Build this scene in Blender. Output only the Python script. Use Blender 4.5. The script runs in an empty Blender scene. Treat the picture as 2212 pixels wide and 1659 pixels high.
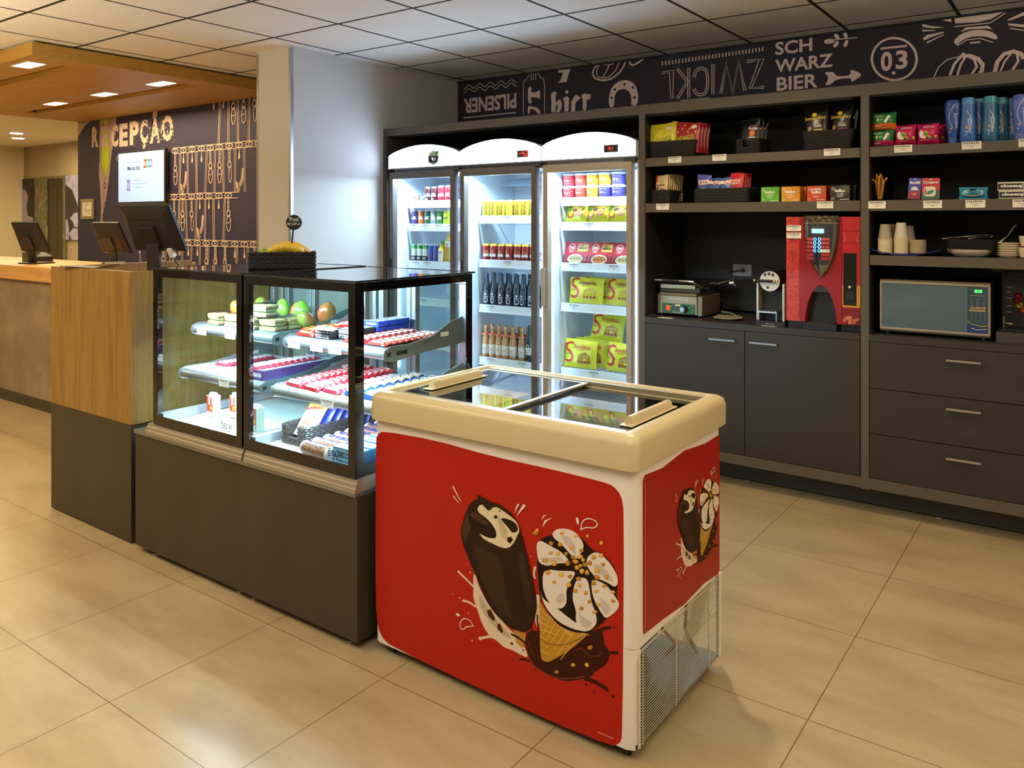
import bpy, bmesh, math, random
from math import sin, cos, pi, radians
from mathutils import Vector, Matrix
from mathutils.geometry import tessellate_polygon
random.seed(7)
SC = bpy.context.scene
COL = SC.collection
# ---------------------------------------------------------------- camera, world, exposure
cam_d = bpy.data.cameras.new('camera')
cam_d.sensor_width = 36.0
cam_d.lens = 1728.0 / 2212 * 36
cam_d.shift_y = (476.5 - 829.5) / 2212
cam_d.clip_start = 0.05
cam = bpy.data.objects.new('camera', cam_d)
COL.objects.link(cam)
cam.location = (0, 0, 1.54)
cam.rotation_euler = (pi / 2, 0, 0.629)
SC.camera = cam
vs = SC.view_settings
SC.display_settings.display_device = 'sRGB'
vs.view_transform = 'Standard'
vs.look = 'None'
vs.gamma = 1.0
vs.use_curve_mapping = False
vs.exposure = 0.0
cy = SC.cycles
cy.use_denoising = True
cy.max_bounces = 10
cy.transparent_max_bounces = 24
cy.diffuse_bounces = 4
cy.glossy_bounces = 4
cy.sample_clamp_indirect = 6
cy.sample_clamp_direct = 0
cy.caustics_reflective = False
cy.caustics_refractive = False
world = bpy.data.worlds.new('world')
SC.world = world
world.use_nodes = True
bg = world.node_tree.nodes['Background']
bg.inputs[0].default_value = (1.0, 0.74, 0.46, 1)
bg.inputs[1].default_value = 0.28


def lamp(name, kind, loc, energy, col, size=0.1, rot=(0, 0, 0), size_y=None, spot=None, blend=0.4, parent=None, spread=None):
    d = bpy.data.lights.new(name, kind)
    d.energy = energy
    d.color = col
    if kind == 'AREA':
        d.size = size
        if size_y:
            d.shape = 'RECTANGLE'
            d.size_y = size_y
        if spread:
            d.spread = radians(spread)
    elif kind == 'SPOT':
        d.shadow_soft_size = size
        d.spot_size = spot or radians(110)
        d.spot_blend = blend
    else:
        d.shadow_soft_size = size
    o = bpy.data.objects.new(name, d)
    COL.objects.link(o)
    o.location = loc
    o.rotation_euler = rot
    if parent:
        o.parent = parent
    return o


WARM = (1.0, 0.76, 0.43)
COOL = (0.66, 0.84, 1.0)
# aisle spot, reception and lobby lamps; the unseen ceiling panels are added fill lights
lamp('ceiling_spot_light', 'SPOT', (-1.59, 3.28, 2.74), 115, WARM, 0.04, spot=radians(150), blend=0.7)
lamp('ceiling_fill_light', 'AREA', (-0.2, 0.6, 2.74), 20, (1.0, 0.76, 0.44), 1.2, size_y=1.2)
lamp('ceiling_fill_light', 'AREA', (-3.4, 0.2, 2.74), 36, (1.0, 0.76, 0.44), 1.2, size_y=1.2)
lamp('ceiling_fill_light', 'AREA', (0.9, 3.0, 2.74), 7, (1.0, 0.76, 0.44), 1.2, size_y=0.6)
lamp('ceiling_fill_light', 'AREA', (-7.0, 0.3, 2.74), 60, (1.0, 0.74, 0.4), 1.2, size_y=1.2)
lamp('reception_downlight', 'AREA', (-7.4, 3.9, 2.6), 42, (1.0, 0.72, 0.4), 2.2, size_y=0.8)
lamp('lobby_light', 'AREA', (-11.8, 4.6, 2.7), 85, (1.0, 0.78, 0.45), 1.6, size_y=1.6)
lamp('lobby_light', 'AREA', (-12.6, 2.0, 2.7), 85, (1.0, 0.78, 0.45), 1.6, size_y=1.6)
# unseen upward area lights, added to brighten the white ceiling
lamp('ceiling_wash_fill', 'AREA', (-1.2, 0.0, 1.9), 80, (0.84, 0.92, 1.0), 1.6, rot=(pi, 0, 0), size_y=1.2)
lamp('ceiling_wash_fill', 'AREA', (1.6, 2.4, 1.9), 105, (1.0, 0.84, 0.58), 1.0, rot=(pi, 0, 0), size_y=1.2)
lamp('ceiling_wash_fill', 'AREA', (-5.2, 0.4, 1.9), 105, (1.0, 0.8, 0.5), 1.6, rot=(pi, 0, 0), size_y=1.0)


# ---------------------------------------------------------------- materials
def lin(c):
    if isinstance(c, str):
        c = [int(c[i:i + 2], 16) for i in (0, 2, 4)]
    c = [x / 255 for x in c]
    return tuple(x / 12.92 if x <= 0.04045 else ((x + 0.055) / 1.055) ** 2.4 for x in c) + (1,)


MATS = {}


def M(col, rough=0.5, metal=0.0, emit=0.0, spec=0.5, coat=0.0):
    key = (col, rough, metal, emit, spec, coat)
    if key in MATS:
        return MATS[key]
    m = bpy.data.materials.new('paint_%s' % col)
    m.use_nodes = True
    b = m.node_tree.nodes['Principled BSDF']
    b.inputs['Base Color'].default_value = lin(col)
    b.inputs['Roughness'].default_value = rough
    b.inputs['Metallic'].default_value = metal
    b.inputs['Specular IOR Level'].default_value = spec
    b.inputs['Coat Weight'].default_value = coat
    if emit:
        b.inputs['Emission Color'].default_value = lin(col)
        b.inputs['Emission Strength'].default_value = emit
    MATS[key] = m
    return m


def nodes_mat(name):
    m = bpy.data.materials.new(name)
    m.use_nodes = True
    nt = m.node_tree
    return m, nt, nt.nodes['Principled BSDF']


def N(nt, kind, **kw):
    n = nt.nodes.new(kind)
    for k, v in kw.items():
        if k.startswith('_'):
            n.inputs[k[1:].replace('_', ' ')].default_value = v
        else:
            setattr(n, k, v)
    return n


def ramp(nt, fac, stops):
    r = nt.nodes.new('ShaderNodeValToRGB')
    e = r.color_ramp.elements
    e[0].position, e[0].color = stops[0][0], lin(stops[0][1])
    e[1].position, e[1].color = stops[-1][0], lin(stops[-1][1])
    for p, c in stops[1:-1]:
        x = e.new(p)
        x.color = lin(c)
    nt.links.new(fac, r.inputs[0])
    return r


def coords(nt, scale=(1, 1, 1), loc=(0, 0, 0), rot=(0, 0, 0)):
    tc = nt.nodes.new('ShaderNodeTexCoord')
    mp = nt.nodes.new('ShaderNodeMapping')
    mp.inputs['Scale'].default_value = scale
    mp.inputs['Location'].default_value = loc
    mp.inputs['Rotation'].default_value = rot
    nt.links.new(tc.outputs['Object'], mp.inputs[0])
    return mp.outputs[0]


def noise_mat(name, stops, scale=(1, 1, 1), nscale=4, detail=6, rough=0.5, dist=0.0, bump=0.0, metal=0.0, rot=(0, 0, 0), lo=0.3):
    m, nt, b = nodes_mat(name)
    v = coords(nt, scale, rot=rot)
    n = N(nt, 'ShaderNodeTexNoise', _Scale=nscale, _Detail=detail, _Roughness=0.6, _Distortion=dist)
    nt.links.new(v, n.inputs['Vector'])
    r = ramp(nt, n.outputs['Fac'], stops)
    nt.links.new(r.outputs[0], b.inputs['Base Color'])
    b.inputs['Roughness'].default_value = rough
    b.inputs['Metallic'].default_value = metal
    if bump:
        bp = N(nt, 'ShaderNodeBump', _Strength=bump, _Distance=0.01)
        nt.links.new(n.outputs['Fac'], bp.inputs['Height'])
        nt.links.new(bp.outputs[0], b.inputs['Normal'])
    return m


def grid_mat(name, stops, line, size, off, width, nscale, rough, line_rough=None, stretch=(1, 1, 1)):
    m, nt, b = nodes_mat(name)
    v = coords(nt)
    tc = coords(nt, stretch)
    n = N(nt, 'ShaderNodeTexNoise', _Scale=nscale, _Detail=8, _Roughness=0.62)
    nt.links.new(tc, n.inputs['Vector'])
    r = ramp(nt, n.outputs['Fac'], stops)
    sep = N(nt, 'ShaderNodeSeparateXYZ')
    nt.links.new(v, sep.inputs[0])
    outs = []
    for ax in (0, 1):
        a = N(nt, 'ShaderNodeMath', operation='SUBTRACT')
        nt.links.new(sep.outputs[ax], a.inputs[0])
        a.inputs[1].default_value = off[ax]
        d = N(nt, 'ShaderNodeMath', operation='DIVIDE')
        nt.links.new(a.outputs[0], d.inputs[0])
        d.inputs[1].default_value = size
        ad = N(nt, 'ShaderNodeMath', operation='ADD')
        nt.links.new(d.outputs[0], ad.inputs[0])
        ad.inputs[1].default_value = 100.5
        f = N(nt, 'ShaderNodeMath', operation='FRACT')
        nt.links.new(ad.outputs[0], f.inputs[0])
        s = N(nt, 'ShaderNodeMath', operation='SUBTRACT')
        nt.links.new(f.outputs[0], s.inputs[0])
        s.inputs[1].default_value = 0.5
        ab = N(nt, 'ShaderNodeMath', operation='ABSOLUTE')
        nt.links.new(s.outputs[0], ab.inputs[0])
        lt = N(nt, 'ShaderNodeMath', operation='LESS_THAN')
        nt.links.new(ab.outputs[0], lt.inputs[0])
        lt.inputs[1].default_value = width / size / 2
        outs.append(lt)
    mx = N(nt, 'ShaderNodeMath', operation='MAXIMUM')
    nt.links.new(outs[0].outputs[0], mx.inputs[0])
    nt.links.new(outs[1].outputs[0], mx.inputs[1])
    mix = N(nt, 'ShaderNodeMix', data_type='RGBA')
    nt.links.new(mx.outputs[0], mix.inputs['Factor'])
    nt.links.new(r.outputs[0], mix.inputs[6])
    mix.inputs[7].default_value = lin(line)
    nt.links.new(mix.outputs[2], b.inputs['Base Color'])
    b.inputs['Roughness'].default_value = rough
    return m


def glass_mat(name, tint='ffffff', ior=1.45, boost=1.0, rough=0.0):
    m = bpy.data.materials.new(name)
    m.use_nodes = True
    nt = m.node_tree
    nt.nodes.clear()
    out = nt.nodes.new('ShaderNodeOutputMaterial')
    mix = nt.nodes.new('ShaderNodeMixShader')
    fr = N(nt, 'ShaderNodeFresnel', _IOR=ior)
    tr = nt.nodes.new('ShaderNodeBsdfTransparent')
    gl = nt.nodes.new('ShaderNodeBsdfGlossy')
    tr.inputs[0].default_value = lin(tint)
    gl.inputs['Roughness'].default_value = rough
    mu = N(nt, 'ShaderNodeMath', operation='MULTIPLY', use_clamp=True)
    nt.links.new(fr.outputs[0], mu.inputs[0])
    geo = nt.nodes.new('ShaderNodeNewGeometry')   # a thin pane: reflect on its outer faces only
    fb = N(nt, 'ShaderNodeMath', operation='MULTIPLY_ADD')
    nt.links.new(geo.outputs['Backfacing'], fb.inputs[0])
    fb.inputs[1].default_value = -boost
    fb.inputs[2].default_value = boost
    nt.links.new(fb.outputs[0], mu.inputs[1])
    nt.links.new(mu.outputs[0], mix.inputs[0])
    nt.links.new(tr.outputs[0], mix.inputs[1])
    nt.links.new(gl.outputs[0], mix.inputs[2])
    nt.links.new(mix.outputs[0], out.inputs[0])
    return m


def wood_mat(name, stops, axis='z', rough=0.42):
    sc = {'z': (14, 14, 0.9), 'x': (0.9, 14, 14), 'y': (14, 0.9, 14)}[axis]
    m, nt, b = nodes_mat(name)
    v = coords(nt, sc)
    n = N(nt, 'ShaderNodeTexNoise', _Scale=2.2, _Detail=9, _Roughness=0.65, _Distortion=0.6)
    nt.links.new(v, n.inputs['Vector'])
    v2 = coords(nt, tuple(s * 6 for s in sc))
    n2 = N(nt, 'ShaderNodeTexNoise', _Scale=4, _Detail=4, _Roughness=0.5)
    nt.links.new(v2, n2.inputs['Vector'])
    mm = N(nt, 'ShaderNodeMath', operation='MULTIPLY_ADD')
    nt.links.new(n2.outputs['Fac'], mm.inputs[0])
    mm.inputs[1].default_value = 0.35
    sb = N(nt, 'ShaderNodeMath', operation='SUBTRACT')
    nt.links.new(n.outputs['Fac'], sb.inputs[0])
    sb.inputs[1].default_value = 0.17
    nt.links.new(sb.outputs[0], mm.inputs[2])
    r = ramp(nt, mm.outputs[0], stops)
    nt.links.new(r.outputs[0], b.inputs['Base Color'])
    b.inputs['Roughness'].default_value = rough
    return m


OAKS = [(0.3, '77582a'), (0.48, '8c6b34'), (0.62, '98763c'), (0.75, '7f602e')]
OAK = wood_mat('oak_veneer', OAKS, 'z')
OAKX = wood_mat('oak_veneer_horizontal', OAKS, 'x')
OAKC = wood_mat('oak_canopy_boards', [(0.3, 'a17a2c'), (0.5, 'b18838'), (0.72, 'bb9242')], 'x', 0.5)
CAB = M('2d2823', 0.45)
CABD = M('302b26', 0.4)
CABF = M('524b42', 0.45)
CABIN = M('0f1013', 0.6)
DARKP = noise_mat('dark_plinth_laminate', [(0.3, '332c1f'), (0.7, '3b3325')], (1, 1, 0.4), 5, rough=0.45)
STEEL = M('c9ccd0', 0.28, 1.0)
STEELB = noise_mat('brushed_steel', [(0.3, '8e9196'), (0.7, 'a8abb0')], (30, 1, 30), 5, rough=0.32, metal=0.65)
ALU = M('b9bdc2', 0.32, 0.85)
BLACKG = M('0b0b0d', 0.03, 0, 0, 0.7)
TOPG = M('20242a', 0.02, 0, 0, 1.0, 1.0)
BLACK = M('0e0e10', 0.45)
BLACKM = M('17171a', 0.6)
WHITE = M('e9eaec', 0.4)
WHITEG = M('f2f3f5', 0.25)
PAPER = M('efeee8', 0.7)
GLASS = glass_mat('clear_glass', 'f4fbfa', 1.45, 1.0)
GLASSF = glass_mat('freezer_lid_glass', 'c9d2d6', 1.5, 2.1)
GLASSD = glass_mat('fridge_door_glass', 'eef6f8', 1.5, 1.15)
GLASST = glass_mat('case_top_glass', '6a7078', 1.6, 1.2)
PLASTIC = glass_mat('clear_plastic', 'f0f4f4', 1.3, 2.2, 0.12)
LED = M('d0e6ff', 0.5, 0, 14.0)
LEDH = M('c6ddff', 0.5, 0, 17.0)


# ---------------------------------------------------------------- mesh building
class B:
    def __init__(s):
        s.bm = bmesh.new()
        s.mats = []

    def mi(s, m):
        if m not in s.mats:
            s.mats.append(m)
        return s.mats.index(m)

    def face(s, pts, m):
        try:
            f = s.bm.faces.new([s.bm.verts.new(p) for p in pts])
            f.material_index = s.mi(m)
            return f
        except ValueError:
            pass

    def box(s, x0, x1, y0, y1, z0, z1, m, mt=None):
        if mt is None:
            mt = Matrix()
        c = [s.bm.verts.new(mt @ Vector((x, y, z))) for x in (x0, x1) for y in (y0, y1) for z in (z0, z1)]
        i = s.mi(m)
        for q in ((0, 1, 3, 2), (4, 6, 7, 5), (0, 4, 5, 1), (2, 3, 7, 6), (0, 2, 6, 4), (1, 5, 7, 3)):
            f = s.bm.faces.new([c[k] for k in q])
            f.material_index = i
        return s

    def cyl(s, p0, p1, r0, r1, m, seg=16, caps=True):
        p0, p1 = Vector(p0), Vector(p1)
        d = (p1 - p0).normalized()
        a = d.orthogonal().normalized()
        b = d.cross(a)
        i = s.mi(m)
        R0 = [s.bm.verts.new(p0 + (a * cos(2 * pi * k / seg) + b * sin(2 * pi * k / seg)) * r0) for k in range(seg)]
        R1 = [s.bm.verts.new(p1 + (a * cos(2 * pi * k / seg) + b * sin(2 * pi * k / seg)) * r1) for k in range(seg)]
        for k in range(seg):
            f = s.bm.faces.new((R0[k], R0[(k + 1) % seg], R1[(k + 1) % seg], R1[k]))
            f.material_index = i
        if caps:
            for R in (R0[::-1], R1):
                f = s.bm.faces.new(R)
                f.material_index = i
        return s

    def tube(s, pts, r, m, seg=6, closed=False):
        pts = [Vector(p) for p in pts]
        n = len(pts)
        rings = []
        i = s.mi(m)
        up = Vector((0.013, 0.017, 1))
        for k, p in enumerate(pts):
            if closed:
                t = pts[(k + 1) % n] - pts[k - 1]
            else:
                t = pts[min(k + 1, n - 1)] - pts[max(k - 1, 0)]
            t.normalize()
            a = t.cross(up)
            if a.length < 0.05:
                a = t.cross(Vector((1, 0.1, 0)))
            a.normalize()
            b = a.cross(t)
            rr = r[k] if isinstance(r, (list, tuple)) else r
            rings.append([s.bm.verts.new(p + (a * cos(2 * pi * j / seg) + b * sin(2 * pi * j / seg)) * rr) for j in range(seg)])
        for k in range(n if closed else n - 1):
            A, Bq = rings[k], rings[(k + 1) % n]
            for j in range(seg):
                f = s.bm.faces.new((A[j], A[(j + 1) % seg], Bq[(j + 1) % seg], Bq[j]))
                f.material_index = i
        if not closed:
            for R in (rings[0][::-1], rings[-1]):
                f = s.bm.faces.new(R)
                f.material_index = i
        return s

    def lathe(s, prof, c, mats, seg=20, mt=None, sx=1.0, sy=1.0, caps=True):
        """prof: (r, z) rings; mats: one material or one per segment"""
        if mt is None:
            mt = Matrix()
        rings = []
        for r, z in prof:
            rings.append([s.bm.verts.new(mt @ Vector((c[0] + r * sx * cos(2 * pi * k / seg), c[1] + r * sy * sin(2 * pi * k / seg), c[2] + z))) for k in range(seg)])
        for q in range(len(prof) - 1):
            i = s.mi(mats[q] if isinstance(mats, list) else mats)
            for k in range(seg):
                f = s.bm.faces.new((rings[q][k], rings[q][(k + 1) % seg], rings[q + 1][(k + 1) % seg], rings[q + 1][k]))
                f.material_index = i
        for R, q in ((rings[0][::-1], 0), (rings[-1], -1)):
            if caps:
                f = s.bm.faces.new(R)
                f.material_index = s.mi(mats[q] if isinstance(mats, list) else mats)
        return s

    def ell(s, c, r, m, mt=None, seg=16, rings=10):
        if mt is None:
            mt = Matrix()
        prof = [(sin(pi * k / rings), -cos(pi * k / rings)) for k in range(rings + 1)]
        prof[0] = (0.02, -1)
        prof[-1] = (0.02, 1)
        T = mt @ Matrix.Translation(c) @ Matrix.Diagonal((r[0], r[1], r[2], 1))
        return s.lathe(prof, (0, 0, 0), m, seg, T)

    def prism(s, poly, fn, d0, d1, m, mside=None):
        """poly in 2D; fn(a, b, depth) -> point"""
        tri = tessellate_polygon([[Vector((p[0], p[1], 0)) for p in poly]])
        A = [s.bm.verts.new(fn(p[0], p[1], d0)) for p in poly]
        C = [s.bm.verts.new(fn(p[0], p[1], d1)) for p in poly]
        i = s.mi(m)
        j = s.mi(mside or m)
        for t in tri:
            for R in (A, C):
                try:
                    f = s.bm.faces.new([R[k] for k in t])
                    f.material_index = i
                except ValueError:
                    pass
        n = len(poly)
        for k in range(n):
            f = s.bm.faces.new((A[k], A[(k + 1) % n], C[(k + 1) % n], C[k]))
            f.material_index = j
        return s

    def build(s, name, parent=None, loc=None, local=False, bev=0.0, smooth=True, ang=38, seg=2):
        if bev:
            bmesh.ops.remove_doubles(s.bm, verts=s.bm.verts, dist=1e-6)
        bmesh.ops.recalc_face_normals(s.bm, faces=s.bm.faces)
        off = Vector((0, 0, 0))
        if not local:
            if parent is not None:
                off = parent.location.copy()
                if parent.parent is not None:
                    off += parent.parent.location
            elif loc is not None:
                off = Vector(loc)
        if off.length:
            bmesh.ops.translate(s.bm, verts=s.bm.verts, vec=-off)
        me = bpy.data.meshes.new(name)
        s.bm.to_mesh(me)
        s.bm.free()
        for m in s.mats:
            me.materials.append(m)
        if smooth:
            me.shade_smooth()
            me.set_sharp_from_angle(angle=radians(ang))
        o = bpy.data.objects.new(name, me)
        COL.objects.link(o)
        if parent is not None:
            o.parent = parent
        elif loc is not None:
            o.location = loc
        if bev:
            md = o.modifiers.new('bevel', 'BEVEL')
            md.width = bev
            md.segments = seg
            md.limit_method = 'ANGLE'
            md.angle_limit = radians(40)
            md.harden_normals = True
        return o


def tag(o, label, cat, group=None):
    o['label'] = label
    o['category'] = cat
    if group:
        o['group'] = group
    return o


def struct(o, label=None):
    o['kind'] = 'structure'
    if label:
        o['label'] = label
    return o


def thing(name, label, cat, loc=(0, 0, 0), group=None, rot=(0, 0, 0)):
    o = bpy.data.objects.new(name, None)
    o.empty_display_size = 0.05
    COL.objects.link(o)
    o.location = loc
    o.rotation_euler = rot
    return tag(o, label, cat, group)


def dup(root, loc, rot=None, label=None, group=None, scale=None):
    r = root.copy()
    COL.objects.link(r)
    r.location = loc
    if rot is not None:
        r.rotation_euler = rot
    if scale is not None:
        r.scale = scale
    if label:
        r['label'] = label
    if group:
        r['group'] = group
    for ch in list(root.children):
        c = ch.copy()
        COL.objects.link(c)
        c.parent = r
        for g in list(ch.children):
            d = g.copy()
            COL.objects.link(d)
            d.parent = c
    return r


ORD = ['leftmost', 'second from left', 'third from left', 'fourth from left', 'fifth from left', 'sixth from left', 'seventh from left',
       'eighth from left', 'ninth from left', 'tenth from left', 'eleventh from left', 'twelfth from left']
NTH = ['frontmost', 'second', 'third', 'fourth', 'fifth', 'sixth', 'seventh', 'eighth', 'ninth', 'tenth', 'eleventh', 'twelfth', 'thirteenth']


def ordn(i, n):
    return 'rightmost' if i == n - 1 and n > 1 else ORD[i]


def nth(i, n):
    return 'rearmost' if i == n - 1 and n > 1 else (NTH[i] if i == 0 else NTH[i] + ' from front')


# ---------------------------------------------------------------- flat print on real surfaces
GLY = {}


def glyphs(txt, bold=0.0, shear=0.0):
    key = (txt, bold, shear)
    if key not in GLY:
        cu = bpy.data.curves.new('lettering', 'FONT')
        cu.body = txt
        cu.size = 1
        cu.offset = bold
        cu.shear = shear
        cu.resolution_u = 3
        ob = bpy.data.objects.new('lettering', cu)
        COL.objects.link(ob)
        bpy.context.view_layer.update()
        me = ob.to_mesh()
        vs_ = [(v.co.x, v.co.y) for v in me.vertices]
        fs = [tuple(p.vertices) for p in me.polygons]
        ob.to_mesh_clear()
        bpy.data.objects.remove(ob)
        bpy.data.curves.remove(cu)
        if not vs_:
            vs_ = [(0, 0), (1, 0), (0, 1)]
            fs = []
        x0 = min(v[0] for v in vs_)
        x1 = max(v[0] for v in vs_)
        y0 = min(v[1] for v in vs_)
        y1 = max(v[1] for v in vs_)
        GLY[key] = ([((v[0] - x0) / (x1 - x0), (v[1] - y0) / (y1 - y0)) for v in vs_], fs, (x1 - x0) / (y1 - y0))
    return GLY[key]


class Art:
    """2D drawing laid on a surface: fn(x, y, lift) -> point"""

    def __init__(s, b, fn, step=0.0004, base=0.0008):
        s.b, s.fn, s.k, s.step = b, fn, base, step

    def up(s, n=1):
        s.k += s.step * n
        return s

    def poly(s, pts, m, up=True):
        try:
            tri = tessellate_polygon([[Vector((p[0], p[1], 0)) for p in pts]])
        except Exception:
            return s
        V = [s.b.bm.verts.new(s.fn(p[0], p[1], s.k)) for p in pts]
        i = s.b.mi(m)
        for t in tri:
            try:
                f = s.b.bm.faces.new([V[k] for k in t])
                f.material_index = i
            except ValueError:
                pass
        if up:
            s.up()
        return s

    def rect(s, x0, y0, x1, y1, m, up=True):
        return s.poly([(x0, y0), (x1, y0), (x1, y1), (x0, y1)], m, up)

    def rectg(s, x0, y0, x1, y1, m, n=8):
        for k in range(n):
            xa, xb = x0 + (x1 - x0) * k / n, x0 + (x1 - x0) * (k + 1) / n
            s.poly([(xa, y0), (xb, y0), (xb, y1), (xa, y1)], m, False)
        return s.up()

    def ellg(s, cx, cy_, rx, ry, m, n=12):
        for k in range(n):
            a0, a1 = pi * k / n, pi * (k + 1) / n
            xa, xb = cx - rx * cos(a0), cx - rx * cos(a1)
            h0, h1 = ry * sin(a0), ry * sin(a1)
            s.poly([(xa, cy_ - h0), (xb, cy_ - h1), (xb, cy_ + h1), (xa, cy_ + h0)] if h0 > 1e-6 and h1 > 1e-6 else [(xa, cy_ - h0), (xb, cy_ - h1), (xb, cy_ + h1)] if h1 > 1e-6 else [(xa, cy_ - h0), (xb, cy_), (xa, cy_ + h0)], m, False)
        return s.up()

    def disc(s, cx, cy_, rx, ry, m, n=20, rot=0.0, up=True):
        c, d = cos(rot), sin(rot)
        return s.poly([(cx + rx * cos(a) * c - ry * sin(a) * d, cy_ + rx * cos(a) * d + ry * sin(a) * c) for a in [2 * pi * k / n for k in range(n)]], m, up)

    def ring(s, cx, cy_, rx, ry, w, m, n=24, a0=0.0, a1=2 * pi, up=True, rot=0.0):
        c, d = cos(rot), sin(rot)
        pts = []
        for k in range(n + 1):
            a = a0 + (a1 - a0) * k / n
            pts.append((cx + rx * cos(a) * c - ry * sin(a) * d, cy_ + rx * cos(a) * d + ry * sin(a) * c))
        return s.line(pts, w, m, up)

    def line(s, pts, w, m, up=True):
        n = len(pts)
        L, R = [], []
        for k in range(n):
            a = pts[max(k - 1, 0)]
            c = pts[min(k + 1, n - 1)]
            if k == 0 and n > 2 and abs(pts[0][0] - pts[-1][0]) + abs(pts[0][1] - pts[-1][1]) < 1e-7:
                a = pts[-2]
            if k == n - 1 and n > 2 and abs(pts[0][0] - pts[-1][0]) + abs(pts[0][1] - pts[-1][1]) < 1e-7:
                c = pts[1]
            tx, ty = c[0] - a[0], c[1] - a[1]
            q = math.hypot(tx, ty) or 1
            ww = w[k] if isinstance(w, (list, tuple)) else w
            nx, ny = -ty / q * ww / 2, tx / q * ww / 2
            L.append(s.b.bm.verts.new(s.fn(pts[k][0] + nx, pts[k][1] + ny, s.k)))
            R.append(s.b.bm.verts.new(s.fn(pts[k][0] - nx, pts[k][1] - ny, s.k)))
        i = s.b.mi(m)
        for k in range(n - 1):
            try:
                f = s.b.bm.faces.new((L[k], L[k + 1], R[k + 1], R[k]))
                f.material_index = i
            except ValueError:
                pass
        if up:
            s.up()
        return s

    def text(s, txt, x0, y0, w, h, m, bold=0.0, shear=0.0, rot=0.0, up=True, arc=0.0):
        """text stretched into the rectangle (x0, y0, w, h); rot about its lower left corner"""
        vs_, fs, asp = glyphs(txt, bold, shear)
        if w is None:
            w = h * asp
        c, d = cos(rot), sin(rot)
        V = []
        for a, bq in vs_:
            x, y = a * w, bq * h + arc * h * (a - a * a) * 4
            V.append(s.b.bm.verts.new(s.fn(x0 + x * c - y * d, y0 + x * d + y * c, s.k)))
        i = s.b.mi(m)
        for f in fs:
            try:
                q = s.b.bm.faces.new([V[k] for k in f])
                q.material_index = i
            except ValueError:
                pass
        if up:
            s.up()
        return s


def on_y(y, sgn=-1):
    """a drawing on a wall that faces -Y: x = world X, y = world Z"""
    return lambda a, b, k: (a, y + sgn * k, b)


def on_x(x, sgn=1):
    return lambda a, b, k: (x + sgn * k, a, b)


def flat(b, fn, step=0.0004, base=0.0008):
    return Art(b, fn, step, base)


TAGW = M('e4e1dc', 0.6)
TAGK = M('25252a', 0.6)
TAGG = M('8c8a86', 0.6)


def tag_art(a, x0, y0, x1, y1):
    """a price card: slanted stripes over two grey lines"""
    w, h = x1 - x0, y1 - y0
    a.rect(x0, y0, x1, y1, TAGW)
    n = 9
    for k in range(n):
        q = x0 + w * (0.06 + 0.88 * k / n)
        sl = w * 0.035 * (1 if k < n / 2 else -1)
        a.poly([(q, y1 - h * .3), (q + w * .05, y1 - h * .3), (q + w * .05 + sl, y1 - h * .06), (q + sl, y1 - h * .06)], TAGK, up=False)
    a.rect(x0 + w * .22, y0 + h * .5, x1 - w * .22, y0 + h * .56, TAGG, up=False)
    a.rect(x0 + w * .38, y0 + h * .27, x1 - w * .38, y0 + h * .35, TAGG)


def price_tag(parent, x0, z1, y, w=0.084, h=0.038):
    b = B()
    b.box(x0, x0 + w, y - 0.004, y - 0.0005, z1 - h, z1, TAGW)
    a = flat(b, on_y(y - 0.004))
    tag_art(a, x0 + .001, z1 - h + .001, x0 + w - .001, z1 - .001)
    return b.build('price_tag', parent)
# ================================================================ the setting
FLOOR = grid_mat('floor_tile', [(0.28, '988565'), (0.45, 'a5916e'), (0.6, 'ae9b78'), (0.78, 'a08c6d')], '6d5836', 0.611, (-1.325, 4.365), 0.0035, 2.2, 0.3, stretch=(0.8, 2.4, 1))
CEIL = grid_mat('ceiling_tile', [(0.3, 'dedcd6'), (0.7, 'e4e2dc')], '14110c', 0.625, (-4.393 + 0.0, 5.231), 0.022, 3, 0.85)
PLAIN = M('e6dfcf', 0.8)
b = B()
b.box(-16, 4, -5, 7, -0.05, 0, FLOOR)
struct(b.build('floor', loc=(0, 0, 0)))
b = B()
b.box(-9.45, 4, -5, 6.1, 2.752, 2.8, CEIL)
struct(b.build('ceiling', loc=(0, 0, 0)))
b = B()
b.box(-16, -9.451, -5, 7, 2.752, 2.8, PLAIN)
struct(b.build('ceiling', loc=(0, 0, 0)), 'plain cream lobby ceiling beyond the reception')

# back wall with the dark beer mural above the cabinets
MURAL = noise_mat('mural_plum', [(0.3, '2c2430'), (0.55, '332c40'), (0.75, '2e2738')], (1, 1, 1), 1.2, rough=0.7)
INK = M('f0dcd8', 0.75)
b = B()
b.box(-4.5, 3.0, 5.38, 5.5, 0, 2.752, MURAL)
wall_back = struct(b.build('wall_back', loc=(0, 0, 0)))
b = B()
b.box(-4.5, 3.0, 5.366, 5.379, 2.738, 2.751, BLACKM)
struct(b.build('trim_1', loc=(0, 0, 0)))

# white partition with metal corner beads
PART = M('c9c7c4', 0.75)
b = B()
b.box(-4.88, -4.5, 3.58, 5.5, 0, 2.752, PART)
struct(b.build('wall_partition', loc=(0, 0, 0)))
for i, x in enumerate((-4.5, -4.88)):
    b = B()
    s = 1 if x > -4.6 else -1
    b.box(x - 0.022 * (s > 0) - 0.0015 * (s < 0), x + 0.0015 * (s > 0) + 0.022 * (s < 0), 3.5785, 3.58, 0, 2.74, ALU)
    b.box(min(x, x + s * 0.0015), max(x, x + s * 0.0015), 3.58, 3.602, 0, 2.74, ALU)
    struct(b.build('trim_%d' % (2 + i), loc=(0, 0, 0)))

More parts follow.
